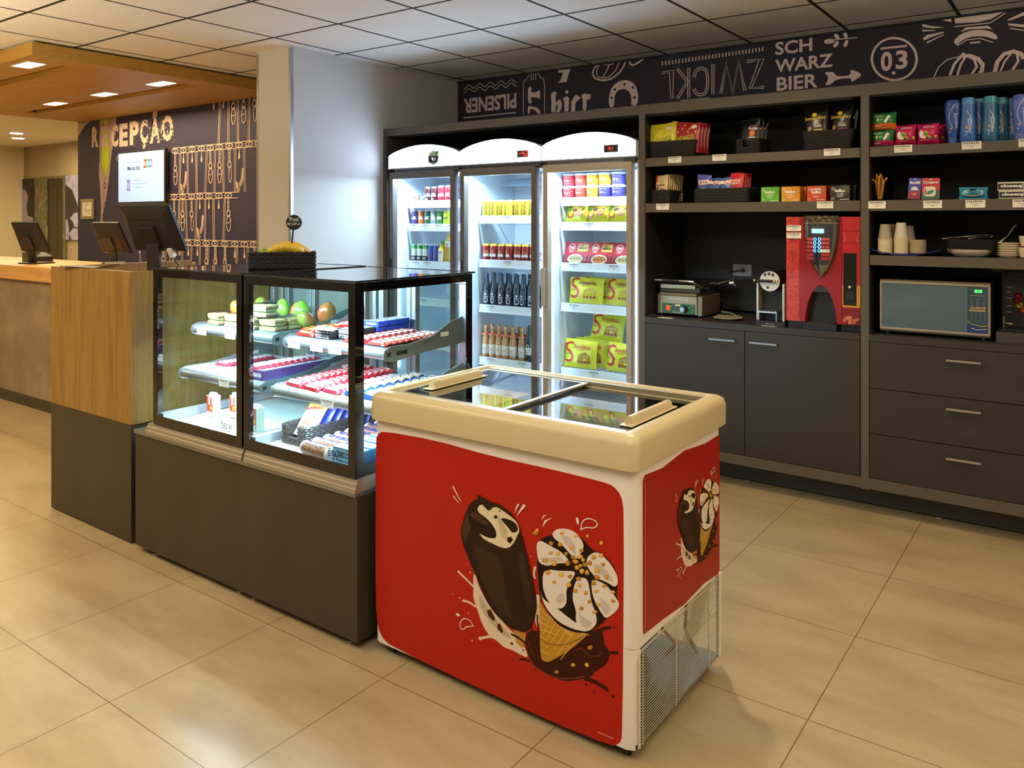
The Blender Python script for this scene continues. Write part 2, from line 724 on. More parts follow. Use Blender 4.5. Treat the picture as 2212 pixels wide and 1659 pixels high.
# reception wall with its mural
NAVY = noise_mat('mural_navy', [(0.3, '272238'), (0.5, '2c2746'), (0.72, '28233e')], (1, 1, 1), 1.0, rough=0.7)
CHALK = M('cdb9a6', 0.8)
CHALK2 = M('b9a49c', 0.8)
CHALKD = M('8d7b7b', 0.8)
LIME = noise_mat('mural_lime', [(0.3, '9aad1c'), (0.7, 'b3c42c')], (8, 8, 2), 3, rough=0.8)
SKINP = M('a98f8a', 0.8)
b = B()
b.box(-9.36, -4.89, 4.46, 4.58, 0, 2.752, NAVY)
struct(b.build('wall_reception', loc=(0, 0, 0)))
b = B()
a = flat(b, on_y(4.4596), 0.00003, 0.0)
R = random.Random(3)
# figure with a lime tie
a.poly([(-9.355, 2.50), (-9.20, 2.61), (-9.08, 2.646), (-9.355, 2.646)], CHALK2)
a.poly([(-8.861, 2.648), (-8.514, 2.648), (-8.53, 2.48), (-8.605, 2.31), (-8.66, 2.05), (-8.71, 1.85), (-8.76, 1.69), (-8.81, 1.6), (-8.79, 1.35), (-8.86, 1.35),
        (-8.84, 1.7), (-8.86, 1.9), (-8.885, 2.05), (-8.87, 2.25), (-8.875, 2.45)], SKINP)
a.poly([(-8.80, 2.648), (-8.67, 2.648), (-8.71, 2.57), (-8.67, 2.38), (-8.645, 2.18), (-8.736, 2.0), (-8.855, 2.185), (-8.82, 2.42), (-8.775, 2.57)], LIME)
a.line([(-8.80, 2.648), (-8.775, 2.57), (-8.82, 2.42), (-8.855, 2.185), (-8.736, 2.0), (-8.645, 2.18), (-8.67, 2.38), (-8.71, 2.57), (-8.67, 2.648)], 0.008, NAVY)
a.line([(-8.74, 2.0), (-8.775, 1.95), (-8.78, 1.6)], 0.008, NAVY)
for z in (1.925, 1.70):
    a.ring(-8.757, z, 0.022, 0.03, 0.012, NAVY)
a.line([(-8.291, 2.313), (-8.45, 2.0), (-8.59, 1.70)], 0.006, M('4b4068', 0.8))
for x, z in ((-8.49, 2.21), (-8.86, 2.155)):
    a.ring(x, z, 0.014, 0.02, 0.012, CHALK2)
# title, drawn by hand and worn
for ch, x0, x1, z0, z1 in (('R', -9.04, -8.90, .357, .58), ('E', -8.83, -8.70, .35, .575), ('C', -8.62, -8.475, .335, .575), ('E', -8.452, -8.28, .33, .575),
                           ('P', -8.24, -8.06, .335, .585), ('Ç', -8.035, -7.885, .285, .585), ('Ã', -7.845, -7.66, .33, .66), ('O', -7.635, -7.42, .335, .60)):
    a.text(ch, x0, 2 + z0, x1 - x0, z1 - z0, CHALK if ch != 'E' or x0 > -8.5 else CHALK2, bold=0.05)
for q in range(300):
    t = R.random()
    x = -9.06 + t * 1.66
    z = 2.31 + R.random() * 0.30
    s_ = R.uniform(0.003, 0.008) * (1 + 0.9 * (t > .6))
    a.disc(x, z, s_, s_ * R.uniform(.5, 1.4), R.choice([NAVY, NAVY, NAVY, CHALK]) if -8.88 > x or x > -8.6 else SKINP, 5, R.random() * 3, up=False)
for q in range(260):
    x = -8.3 + R.random() * .92
    z = 2.30 + R.random() * .33
    s_ = R.uniform(0.002, 0.0055)
    a.disc(x, z, s_, s_ * R.uniform(.5, 1.4), NAVY if q % 3 else CHALK, 5, R.random() * 3, up=False)
a.up()


def strap(a, xs, zf, x0, x1):
    a.line([(x0 + (x1 - x0) * k / 12, zf(x0 + (x1 - x0) * k / 12) + .027 + R.uniform(-.003, .003)) for k in range(13)], 0.007, CHALK)
    a.line([(x0 + (x1 - x0) * k / 12, zf(x0 + (x1 - x0) * k / 12) - .027 + R.uniform(-.003, .003)) for k in range(13)], 0.007, CHALK)
    for x in xs:
        a.ring(x, zf(x), 0.056, 0.021, 0.009, CHALK, 18)
        a.disc(x, zf(x), 0.017, 0.009, CHALK2, 7, R.random())
        a.disc(x - .03, zf(x), 0.004, 0.003, CHALK, 5)
        a.disc(x + .03, zf(x), 0.004, 0.003, CHALK, 5)


def clip(a, x, z, kind):
    if kind == 0:
        a.line([(x, z), (x, z - .05)], 0.01, CHALK2)
        a.poly([(x - .004, z - .03), (x - .015, z - .085), (x - .012, z - .1), (x + .01, z - .1), (x + .014, z - .085), (x + .004, z - .03)], CHALK)
        return
    for k in range(3):
        a.ring(x, z - .02 - k * .04, .012, .022, .008, CHALK, 10)
    a.ring(x, z - .145, .026, .03, .01, CHALK, 14)
    if kind == 1:
        a.ring(x + .003, z - .235, .03, .075, .009, CHALK, 18)
        a.line([(x - .02, z - .235), (x + .02, z - .225)], .008, CHALK)
        a.line([(x + .02, z - .17), (x + .04, z - .215)], .01, CHALK2)
    else:
        a.ring(x + .01, z - .235, .02, .075, .008, CHALK, 18)
        a.poly([(x - .01, z - .17), (x + .005, z - .17), (x + .0, z - .22), (x - .014, z - .22)], CHALK2)


def rope(a, x, z0, z1):
    d = R.uniform(-.006, .006)
    for s_ in (-.014, 0.0, .014):
        a.line([(x + s_ + R.uniform(-.003, .003) + d * k, z0 + (z1 - z0) * k / 5) for k in range(6)], 0.005, R.choice([CHALK, CHALK2, CHALK2]), up=False)
    a.up()


def loop(a, x0, x1, zt, zb):
    for q in range(4):
        w = .008 * q
        a.line([(x0 + (x1 - x0) * k / 10 + (w if k < 5 else -w), zt + (.0 if k < 5 else .12) * (1 if k in (0, 10) else .5) - (zt - zb - q * .01) * (1 - abs(k / 5 - 1) ** 2.4)) for k in range(11)], .006, CHALK, up=False)
    a.up()


r1 = [-7.383, -7.238, -7.089, -6.932, -6.788, -6.641, -6.485, -6.336, -6.188, -6.045, -5.9, -5.75]
for i, x in enumerate(r1):
    clip(a, x, 2.205, [1, 0, 0, 0, 1, 1, 2, 0, 0, 0, 1, 2][i]) if i != 8 else None
for x in (-7.305, -7.16, -7.01, -6.87, -6.72, -6.57, -6.40, -6.25):
    rope(a, x, 1.80, 2.203)
for i, x in enumerate((-6.73, -6.579)):
    clip(a, x, 2.69, 0)
for x, k in ((-6.426, 1), (-6.271, 1), (-6.11, 2)):
    clip(a, x, 2.74, k)
for x in (-6.65, -6.50, -6.35, -6.19):
    rope(a, x, 2.26, 2.75)
loop(a, -7.29, -7.18, 1.90, 1.79)
loop(a, -6.39, -6.265, 1.90, 1.79)
strap(a, r1, lambda x: 2.233, -7.42, -5.6)
r2 = [-7.54, -7.396, -7.247, -7.092, -6.953, -6.804, -6.644, -6.495]
for i, x in enumerate(r2):
    clip(a, x, 1.75, [0, 1, 1, 2, 0, 0, 0, 1][i])
for x in (-7.76, -7.61, -7.46, -7.32, -7.17, -7.02, -6.87, -6.72, -6.57):
    rope(a, x, 1.355, 1.75)
loop(a, -7.01, -6.89, 1.47, 1.35)
strap(a, r2, lambda x: 1.775, -7.8, -6.35)
r3 = [-8.03, -7.88, -7.734, -7.587, -7.439, -7.293, -7.143, -6.989, -6.842, -6.7, -6.546, -6.391, -6.247, -6.107, -5.96, -5.8]
for i, x in enumerate(r3):
    clip(a, x, 1.298, [0, 0, 1, 1, 2, 0, 0, 0, 1, 1, 2, 0, 0, 0, 1, 1][i])
for i in range(15):
    rope(a, -8.0 + i * .1485, 0.9, 1.295)
strap(a, r3, lambda x: 1.325, -8.06, -5.7)
print_obj = b.build('reception_mural_print', loc=(-7.2, 4.459, 1.8), smooth=False)
tag(print_obj, 'chalk drawn straps, clips and a lime tie with RECEPÇÃO on the dark reception wall', 'wall print')

# lobby behind the reception
CONC = noise_mat('lobby_concrete', [(0.3, '86775c'), (0.5, '9a8a6c'), (0.7, 'a8987a')], (0.8, 0.8, 0.25), 1.6, rough=0.8)
CREAM = M('d8c9a4', 0.8)
b = B()
b.box(-14.31, -9.0, 5.95, 6.05, 0, 2.752, CONC)
struct(b.build('wall_lobby', loc=(0, 0, 0)))
b = B()
b.box(-14.45, -14.31, -5, 6.05, 0, 2.752, CREAM)
b.box(-14.31, -14.29, 4.3, 5.2, 0, 2.752, CREAM)
struct(b.build('wall_left', loc=(0, 0, 0)))
MARB = noise_mat('green_marble', [(0.3, '3c3a24'), (0.45, '6e6a49'), (0.55, '4a4830'), (0.7, '8d8762')], (1.6, 1, 0.9), 2.4, rough=0.25, dist=3.2, rot=(0, 0.5, 0))
b = B()
b.box(-13.90, -13.457, 5.93, 5.949, 0, 2.235, MARB)
b.box(-12.919, -12.83, 5.93, 5.949, 0, 2.235, MARB)
b.box(-13.457, -12.919, 5.93, 5.949, 2.20, 2.235, MARB)
struct(b.build('trim_4', loc=(0, 0, 0)))
LIFT = M('4a4030', 0.3, 0.7)
b = B()
b.box(-13.457, -12.919, 5.945, 5.9495, 0, 2.20, M('2b2418', 0.4))
b.box(-13.33, -13.115, 5.93, 5.944, 0, 2.08, LIFT)
b.box(-13.105, -12.919, 5.93, 5.944, 0, 2.08, LIFT)
struct(b.build('door_1', loc=(0, 0, 0)), 'dark metal lift door set in a marble surround')


def big_print(x0, x1, z0, z1, label, shapes):
    b = B()
    b.box(x0, x1, 5.92, 5.949, z0, z1, M('2c2226', 0.6))
    a = flat(b, on_y(5.92), 0.0008)
    for pts, m in shapes:
        a.poly([(x0 + (x1 - x0) * p[0], z0 + (z1 - z0) * p[1]) for p in pts], m)
    o = b.build('wall_print', loc=((x0 + x1) / 2, 5.92, z0), smooth=False)
    return tag(o, label, 'wall print')


LIL = noise_mat('print_lilac', [(0.3, '7d7a9a'), (0.7, 'aaa6bb')], (3, 3, 3), 3, rough=0.7)
big_print(-14.30, -13.905, 1.10, 2.225, 'tall dark and lilac print on the concrete wall left of the lift',
          [([(0, .86), (.3, .84), (.55, .74), (.4, .6), (.5, .46), (.95, .44), (1, .4), (1, 0), (0, 0)], LIL)])
big_print(-12.829, -12.40, 1.245, 2.23, 'tall dark and lilac print on the concrete wall right of the lift',
          [([(0, 1), (.95, 1), (.95, .5), (.8, .62), (.5, .78), (.05, .86)], LIL), ([(.35, .33), (.7, .42), (.95, .42), (.95, .2), (.7, .2), (.6, .28)], LIL),
           ([(.05, 0), (.3, .0), (.28, .2), (.18, .33), (.05, .3)], LIL), ([(.3, .1), (.6, .18), (.95, .18), (.95, 0), (.5, 0)], LIL)])

DL = M('fff0cf', 0.5, 0, 22.0)
for i, (x, y) in enumerate(((-12.04, 4.91), (-12.75, 5.22))):
    b = B()
    b.box(x - .1, x + .1, y - .1, y + .1, 2.746, 2.7515, WHITE)
    b.lathe([(0.075, 0), (0.075, 0.004)], (x, y, 2.741), DL, 16)
    tag(b.build('ceiling_downlight', loc=(x, y, 2.741)), ['square lit downlight in the cream lobby ceiling, nearest to the reception', 'square lit downlight in the lobby ceiling, nearer the concrete wall'][i], 'ceiling light')
b = B()
b.lathe([(0.10, 0.0), (0.11, 0.012), (0.11, 0.02)], (-6.6, 2.3, 2.731), WHITE, 24)  # round ceiling light, modelled as a plain unlit disc
tag(b.build('smoke_detector', loc=(-6.6, 2.3, 2.731)), 'round white disc on the tiled ceiling at the left picture edge', 'ceiling fitting')

# ---------------------------------------------------------------- wooden canopy
can = thing('wooden_canopy', 'oak canopy with recessed slots and downlights hanging over the reception desk', 'canopy', (-7.49, 3.45, 2.65))
b = B()
X0, X1, Y0, Y1, Z0, Z1 = -9.26, -5.745, 2.44, 4.452, 2.65, 2.751
ys = [Y0, 2.735, 2.86, 3.68, 3.815, Y1]
xa, xb = -8.9, -5.98
# underside is split around two long recessed slots
for k, (ya, yb) in enumerate(zip(ys, ys[1:])):
    if k in (1, 3):
        b.box(X0, xa, ya, yb, Z0, Z0 + .02, OAKC)
        b.box(xb, X1, ya, yb, Z0, Z0 + .02, OAKC)
        b.box(xa, xb, ya, yb, Z0 + .07, Z0 + .08, OAKC)
        b.box(xa, xb, ya - .01, ya, Z0 + .02, Z0 + .07, OAKC)
        b.box(xa, xb, yb, yb + .01, Z0 + .02, Z0 + .07, OAKC)
    else:
        b.box(X0, X1, ya, yb, Z0, Z0 + .02, OAKC)
b.build('underside', can, smooth=False)
b = B()
b.box(X0, X1, Y0, Y0 + .02, Z0 + .0201, Z1 - .012, OAKC)
b.box(X0, X1, Y1 - .02, Y1, Z0 + .0201, Z1 - .012, OAKC)
b.box(X0, X0 + .02, Y0 + .0201, Y1 - .0201, Z0 + .0201, Z1 - .012, OAKC)
b.box(X1 - .02, X1, Y0 + .0201, Y1 - .0201, Z0 + .0201, Z1 - .012, OAKC)
b.build('fascia', can, smooth=False)
b = B()
b.box(X0 + .04, X1 - .04, Y0 + .04, Y1 - .04, Z1 - .011, Z1, BLACKM)
b.build('mounting_frame', can, smooth=False)
for i, (x, y, w) in enumerate(((-6.13, 2.58, 'nearest the aisle corner'), (-7.05, 2.60, 'cut by the left picture edge'), (-6.10, 3.56, 'nearest the white partition'), (-7.02, 3.57, 'in the middle of the rear row'), (-7.95, 3.58, 'at the far left of the rear row'))):
    t = thing('canopy_downlight', 'lit rectangular twin downlight in the oak canopy, ' + w, 'ceiling light', (x, y, 2.65), 'downlights in the oak canopy')
    b = B()
    hx, hy = 0.14, 0.065
    for q in ((-hx, hx, -hy, -hy + .008), (-hx, hx, hy - .008, hy), (-hx, -hx + .008, -hy, hy), (hx - .008, hx, -hy, hy)):
        b.box(*q, -.006, -.0005, WHITE)
    b.build('frame', t, local=True, bev=0.001)
    b = B()
    for s in (-1, 1):
        b.box(s * .068 - .06, s * .068 + .06, -.052, .052, -.003, -.0006, M('ffe9bd', 0.5, 0, 16.0))
    b.build('lamp', t, local=True)
    lamp('downlight_beam', 'SPOT', (0, 0, -0.03), 26, (1.0, 0.74, 0.4), 0.05, spot=radians(120), blend=0.6, parent=t)

# ---------------------------------------------------------------- reception counter, far part
PANEL = noise_mat('counter_cement_panel', [(0.3, '7b6c58'), (0.5, '8e7e68'), (0.7, 'a0907a')], (1, 1, 1.2), 2.6, rough=0.6)
OAKT = wood_mat('oak_counter_top', [(0.3, 'b98648'), (0.5, 'cd9b5c'), (0.72, 'd8a768')], 'x', 0.35)
t = thing('reception_counter', 'long reception counter with oak top, cement panel front and dark plinth', 'counter', (-7.2, 3.3, 0))
b = B()
b.box(-10.6, -4.95, 2.95, 3.66, 1.05, 1.165, OAKT)
b.build('counter_top', t, bev=0.002)
b = B()
b.box(-10.6, -4.95, 3.0, 3.04, 0.09, 1.05, PANEL)
b.build('front_panel', t, smooth=False)
b = B()
b.box(-10.6, -4.95, 2.995, 3.03, 0.0, 0.0895, DARKP)
b.build('plinth', t, smooth=False)

# near pod with till desk
OAKV = wood_mat('oak_pod_veneer', OAKS, 'z', 0.4)
t = thing('till_counter', 'tall oak and dark laminate counter block at the left end of the display cases', 'counter', (-4.11, 2.4, 0))
b = B()
b.box(-4.515, -3.70, 2.01, 2.04, 0.567, 1.296, OAKV)
b.build('front_panel', t, bev=0.001)
for q in ((-3.73, -3.70, 2.0402, 2.8), (-4.515, -4.485, 2.0402, 2.82)):
    b = B()
    b.box(*q, 0.567, 1.296, OAKV)
    b.build('side_panel', t, bev=0.001)
b = B()
b.box(-4.5155, -3.705, 2.012, 2.8, 0.008, 0.5665, DARKP)
b.build('lower_panel', t, smooth=False)
b = B()
b.box(-4.484, -3.731, 2.041, 2.8, 1.119, 1.144, OAKT)
b.build('desk_top', t, smooth=False)

# monitors, seen from behind
MONB = M('26221f', 0.5)
MOND = M('121316', 0.45)


def monitor(label, loc, yaw, tilt, cable, kx=1.0):
    # loc: bottom centre of the tilted panel
    base = loc[2] - kx
    t = thing('monitor', label, 'monitor', (loc[0], loc[1], base))
    T = Matrix.Translation((0, 0, kx)) @ Matrix.Rotation(yaw, 4, 'Z') @ Matrix.Rotation(tilt, 4, 'X')
    w, h = 0.33, 0.285
    b = B()
    b.box(-w / 2, w / 2, 0.0, 0.022, 0, h, MOND, T)
    b.build('screen', t, local=True, bev=0.004)
    b = B()
    prof = [(-w / 2, 0), (-w / 2, h), (w / 2, h), (w / 2, 0)]
    Q = [(-w / 2 + .004, .004, 0), (w / 2 - .004, .004, 0), (w / 2 - .004, h - .004, 0), (-w / 2 + .004, h - .004, 0)]
    Q2 = [(-w / 2 + .03, .03, -.035), (w / 2 - .03, .03, -.035), (w / 2 - .04, h - .05, -.02), (-w / 2 + .04, h - .05, -.02)]
    V1 = [b.bm.verts.new(T @ Vector((q[0], q[2] - .0005, q[1]))) for q in Q]
    V2 = [b.bm.verts.new(T @ Vector((q[0], q[2], q[1]))) for q in Q2]
    i = b.mi(MONB)
    for k in range(4):
        b.bm.faces.new((V1[k], V1[(k + 1) % 4], V2[(k + 1) % 4], V2[k]))
    b.bm.faces.new(V2)
    b.bm.faces.new(V1[::-1])
    b.box(-.10, .08, -.0265, -.0245, h - .075, h - .07, BLACKM, T)
    b.box(-.06, .05, -.042, -.030, .05, .17, MONB, T)
    b.build('rear_shell', t, local=True, bev=0.006)
    b = B()
    Tz = Matrix.Rotation(yaw, 4, 'Z')
    b.prism([(-.05, 0), (.05, 0), (.038, kx + .06), (-.038, kx + .06)], lambda x, z, d: Tz @ Vector((x, -.055 + d + (z - .1) * -.1, z)), 0, .016, MONB)
    b.box(-.10, .10, -.10, .10, 0, .012, MONB, Tz)
    b.ell((0, -.058, kx * .45), (.024, .004, .035), BLACK, Tz, 12, 6)
    b.build('stand', t, local=True, bev=0.002)
    if cable:
        b = B()
        b.box(.085, .115, -.045, -.02, -.012, .04, WHITE, T)
        pts = [T @ Vector((.1, -.03, -.012)), T @ Vector((.105, -.035, -.05)), T @ Vector((.11, -.02, -.09)), Vector((.10, .03, .04)), Vector((.09, .06, .012))]
        b.tube(pts, .004, BLACK, 6)
        b.build('cable', t, local=True)
    return t


monitor('large black monitor tilted back on the near oak till counter', (-4.14, 2.42, 1.372), 0.30, 0.50, True, 0.227)
monitor('black monitor seen from behind on the far counter, at the left picture edge', (-7.45, 3.20, 1.265), 0.2, 0.45, False, 0.1)
monitor('black monitor on the far counter, half hidden by the large near one', (-6.62, 3.48, 1.265), 0.15, 0.46, False, 0.1)

# things on the counters
b = B()
b.box(-.13, .13, -.09, .09, 0, .012, M('3a3326', 0.6), Matrix.Rotation(.2, 4, 'Z'))
b.prism([(-.12, .0), (.02, .05), (.13, .0), (.02, .035)], lambda x, z, d: (x, d, z + .012), -.08, .08, M('2c261d', 0.6))
o = b.build('receipt_folder', local=True, bev=0.001)
o.location = (-6.05, 3.14, 1.166)
tag(o, 'open dark folder lying on the far counter beside the till counter', 'folder')
b = B()
b.prism([(-.2, 0), (.2, 0), (.22, .06), (.2, .065), (.17, .012), (-.19, .008)], lambda x, z, d: (x, d, z), -.13, .13, M('b8ab8c', 0.5))
o = b.build('paper_tray', local=True, bev=0.001)
o.location = (-5.62, 3.3, 1.166)
tag(o, 'pale shallow tray on the far counter behind the folder', 'tray')
b = B()
b.prism([(-.17, .004), (.1, .0), (.19, .016), (.195, .012), (.1, -.003), (-.17, .0)], lambda x, z, d: (x, d * (1 if x < .15 else .6), z), -.05, .05, M('3d3a38', 0.35))
o = b.build('leaflet', local=True, smooth=False)
o.location = (-4.2, 2.06, 1.3)
o.rotation_euler = (0, 0, 0.15)
tag(o, 'dark glossy leaflet lying on the front edge of the till counter', 'leaflet')
b = B()
b.cyl((-6.35, 3.05, 1.1655), (-6.35, 3.05, 1.225), .008, .008, PAPER, 10)
tag(b.build('paper_roll_pin', loc=(-6.35, 3.05, 1.1655)), 'short thin white upright peg at the front of the far counter', 'peg')
for (x, y, w, lab) in ((-7.78, 3.35, .2, 'dark telephone on the far counter, left of the left monitor'),):
    b = B()
    b.prism([(-.1, 0), (.1, 0), (.1, .05), (-.1, .09)], lambda x_, z, d: (x_, d, z), -.09, .09, M('1b1815', 0.4))
    b.tube([(-.11, -.06, .1), (-.1, -.03, .115), (-.1, .03, .115), (-.11, .06, .1)], .016, M('1b1815', 0.4), 8)
    o = b.build('desk_phone', local=True, bev=0.003)
    o.location = (x, y, 1.166)
    tag(o, lab, 'telephone')

# television and plaque on the reception wall
t = thing('wall_television', 'lit flat television on the reception wall showing a pale blue slide', 'television', (-7.92, 4.41, 1.98))
b = B()
b.box(-8.375, -7.465, 4.40, 4.435, 1.708, 2.262, BLACK)
b.build('case', t, bev=0.004)
b = B()
b.box(-8.1, -7.75, 4.4355, 4.4585, 1.85, 2.1, BLACKM)
b.build('wall_bracket', t, smooth=False)
b = B()
SCR = M('9cc0f0', 0.3, 0, 0.62)
b.box(-8.355, -7.485, 4.3985, 4.3998, 1.735, 2.245, SCR)
a = flat(b, on_y(4.3985), 0.0003)
E_ = lambda c: M(c, 0.4, 0, 0.5)
a.text('Novos modelos da', -8.17, 2.135, .24, .028, E_('7d97b8'))
a.text('Marcas ibis', -8.17, 2.063, .24, .045, E_('1d2630'), bold=.01)
for k, c in enumerate(('c0392b', '2fa84f', '7070d8')):
    x = -7.86 + k * .055
    a.poly([(x, 2.08), (x + .05, 2.08 + .006 * k), (x + .048, 2.12), (x + .056, 2.165), (x + .002, 2.165), (x + .006, 2.12)], E_(c))
    a.rect(x + .014, 2.1, x + .038, 2.145, E_('d6dcee'))
a.poly([(-8.18, 1.85), (-8.12, 1.85), (-8.125, 1.9), (-8.118, 1.965), (-8.182, 1.965), (-8.175, 1.9)], E_('6f71c9'))
a.rect(-8.165, 1.87, -8.135, 1.94, E_('9d9fe0'))
for k in range(3):
    a.rect(-8.05, 1.955 - k * .035, -7.87 + .05 * (k == 1), 1.961 - k * .035, E_('8fb0d8'), up=False)
b.build('screen', t, smooth=False)
t = thing('wall_plaque', 'small framed certificate plaque on the dark wall left of the television', 'plaque', (-9.125, 4.45, 1.67))
b = B()
b.box(-9.269, -8.981, 4.445, 4.4585, 1.556, 1.781, M('8f8a55', 0.35, 0.6))
b.build('backing', t, bev=0.002)
b = B()
b.box(-9.222, -9.02, 4.443, 4.4448, 1.59, 1.745, PAPER)
a = flat(b, on_y(4.443), 0.0003)
a.ring(-9.12, 1.68, .04, .045, .01, M('8a8a84', .6), 14, 1.2, 4.6)
a.text('CLASS', -9.12, 1.645, .075, .02, M('3a3a38', .6))
a.rect(-9.09, 1.62, -9.05, 1.626, TAGG)
b.build('certificate', t, smooth=False)
for x in (-9.257, -8.993):
    for z in (1.568, 1.769):
        b = B()
        b.cyl((x, 4.4448, z), (x, 4.440, z), .006, .006, STEEL, 10)
        b.build('screw', t)
# ================================================================ cabinetry along the back wall
CF = 4.47


def niche():
    t = thing('fridge_surround', 'dark grey built-in surround framing the three glass door fridges', 'cabinet', (-3.38, 4.9, 0))
    b = B()
    b.box(-4.498, -2.281, CF, 5.30, 2.197, 2.255, CABF)
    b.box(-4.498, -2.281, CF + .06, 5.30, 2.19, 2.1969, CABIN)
    b.build('top_panel', t, smooth=False)
    b = B()
    b.box(-4.498, -4.468, CF, 5.28, 0.0, 2.1895, CABF)
    b.build('side_panel', t, smooth=False)
    b = B()
    b.box(-4.467, -2.281, 5.2, 5.22, 0.0, 2.1895, CABIN)
    b.build('back_panel', t, smooth=False)


niche()


def bar_handle(b, x0, x1, z, y):
    b.box(x0, x1, y - .03, y - .02, z - .004, z + .006, STEEL)
    b.cyl((x0 + .012, y - .022, z), (x0 + .012, y - .0005, z), .004, .004, STEEL, 8)
    b.cyl((x1 - .012, y - .022, z), (x1 - .012, y - .0005, z), .004, .004, STEEL, 8)


def unit(x0, x1, label, shelves, wt, right_end):
    """tall unit: x0..x1 outer faces of its stiles"""
    t = thing('shelf_cabinet', label, 'cabinet', ((x0 + x1) / 2, 4.8, 0))
    b = B()
    b.box(x0, x0 + .04, CF, 5.08, 0.135, 2.194, CABF)
    if right_end:
        b.box(x1 - .04, x1, CF, 5.08, 0.135, 2.194, CABF)
    b.box(x0, x1, CF, 5.08, 2.1945, 2.255, CABF)
    b.box(x0 + .0405, x1 - .0405 * right_end, CF, CF + .03, 0.14, 0.197, CABF)
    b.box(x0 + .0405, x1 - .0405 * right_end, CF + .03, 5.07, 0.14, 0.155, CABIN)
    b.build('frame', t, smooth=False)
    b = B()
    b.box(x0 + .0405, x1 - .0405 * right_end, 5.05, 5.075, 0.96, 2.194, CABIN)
    b.build('back_panel', t, smooth=False)
    for s in (0, 1):
        b = B()
        xx = x0 + .0402 if s == 0 else x1 - (.044 if right_end else .0035)
        b.box(xx, xx + .0035, CF + .012, 5.049, 0.96, 2.19, CABIN)
        b.build('inner_lining', t, smooth=False)
    b = B()
    b.box(x0 + .045, x1 - .045, CF + .012, 5.049, 2.186, 2.1935, CABIN)
    b.build('inner_lining', t, smooth=False)
    b = B()
    b.box(x0 + .0, x1, 4.635, 4.655, 0.012, 0.134, CABD)
    b.build('plinth', t, smooth=False)
    for (za, zb) in shelves:
        b = B()
        b.box(x0 + .045, x1 - .045 * right_end - .004, CF, CF + .02, za, zb, CABF)
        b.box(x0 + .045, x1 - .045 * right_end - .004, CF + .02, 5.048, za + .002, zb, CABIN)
        b.build('shelf', t, smooth=False)
    b = B()
    b.box(x0 + .0405, x1 - .0405 * right_end - .004, CF, 5.048, wt - .035, wt, CABD)
    b.build('worktop', t, smooth=False)
    return t


SH = [(1.872, 1.923), (1.590, 1.645)]
mid = unit(-2.28, -0.99, 'dark shelf cabinet with snack baskets, worktop and two doors, right of the fridges', SH, 0.946, False)
rgt = unit(-0.9895, 0.45, 'dark shelf cabinet with toiletries, microwave shelf and three drawers at the right edge', SH + [(1.309, 1.36)], 0.946, True)
for (xa, xb, h0, h1) in ((-2.238, -1.613, -1.815, -1.662), (-1.609, -0.994, -1.575, -1.421)):
    b = B()
    b.box(xa, xb, CF - .001, CF + .018, 0.2, 0.908, CAB)
    d = b.build('door', mid, bev=0.001)
    b = B()
    bar_handle(b, h0, h1, 0.85, CF - .001)
    b.build('handle', d)
    # thing > part > sub-part: handle is placed relative to its door
for (za, zb, hz) in ((0.669, 0.908, 0.851), (0.4325, 0.665, 0.611), (0.2, 0.4285, 0.367)):
    b = B()
    b.box(-0.945, 0.405, CF - .001, CF + .018, za, zb, CAB)
    d = b.build('drawer', rgt, bev=0.001)
    b = B()
    bar_handle(b, -0.59, -0.44, hz, CF - .001)
    b.build('handle', d)
for x, z in ((-2.082, 1.925), (-1.802, 1.925), (-1.175, 1.925), (-2.161, 1.643), (-1.211, 1.643)):
    price_tag(mid, x, z, CF)
for x, z in ((-0.828, 1.925), (-0.524, 1.925), (-0.289, 1.925), (-0.952, 1.640), (-0.694, 1.640), (-0.508, 1.640), (-0.313, 1.640)):
    price_tag(rgt, x, z, CF)
for x in (-1.66, -0.65):
    b = B()
    b.lathe([(.02, 0), (.02, .006), (.006, .008), (.006, .012)], (x, 4.66, 0), STEEL, 10)
    b.build('levelling_foot', mid if x < -1 else rgt)

# ================================================================ upright fridges
INW = M('dfe7ef', 0.45)
DIG = M('ff2a1c', 0.5, 0, 5.0)
DIGW = M('e8f2ff', 0.5, 0, 4.0)


def seg_digits(a, x, z, w, h, s, m):
    S = {'0': 'abcdef', '1': 'bc', '2': 'abged', '3': 'abgcd', '4': 'fgbc', '-': 'g', '8': 'abcdefg', '6': 'afgedc'}
    t_ = h * .12
    for ch in s:
        if ch == '.':
            a.rect(x, z, x + t_, z + t_, m, up=False)
            x += t_ * 1.8
            continue
        if ch == ':':
            a.rect(x, z + h * .25, x + t_, z + h * .35, m, up=False)
            a.rect(x, z + h * .65, x + t_, z + h * .75, m, up=False)
            x += t_ * 2.2
            continue
        for q in S[ch]:
            r = {'a': (0, h - t_, w, h), 'b': (w - t_, h / 2, w, h), 'c': (w - t_, 0, w, h / 2), 'd': (0, 0, w, t_), 'e': (0, 0, t_, h / 2), 'f': (0, h / 2, t_, h), 'g': (0, h / 2 - t_ / 2, w, h / 2 + t_ / 2)}[q]
            a.rect(x + r[0], z + r[1], x + r[2], z + r[3], m, up=False)
        x += w + t_ * 1.5
    a.up()


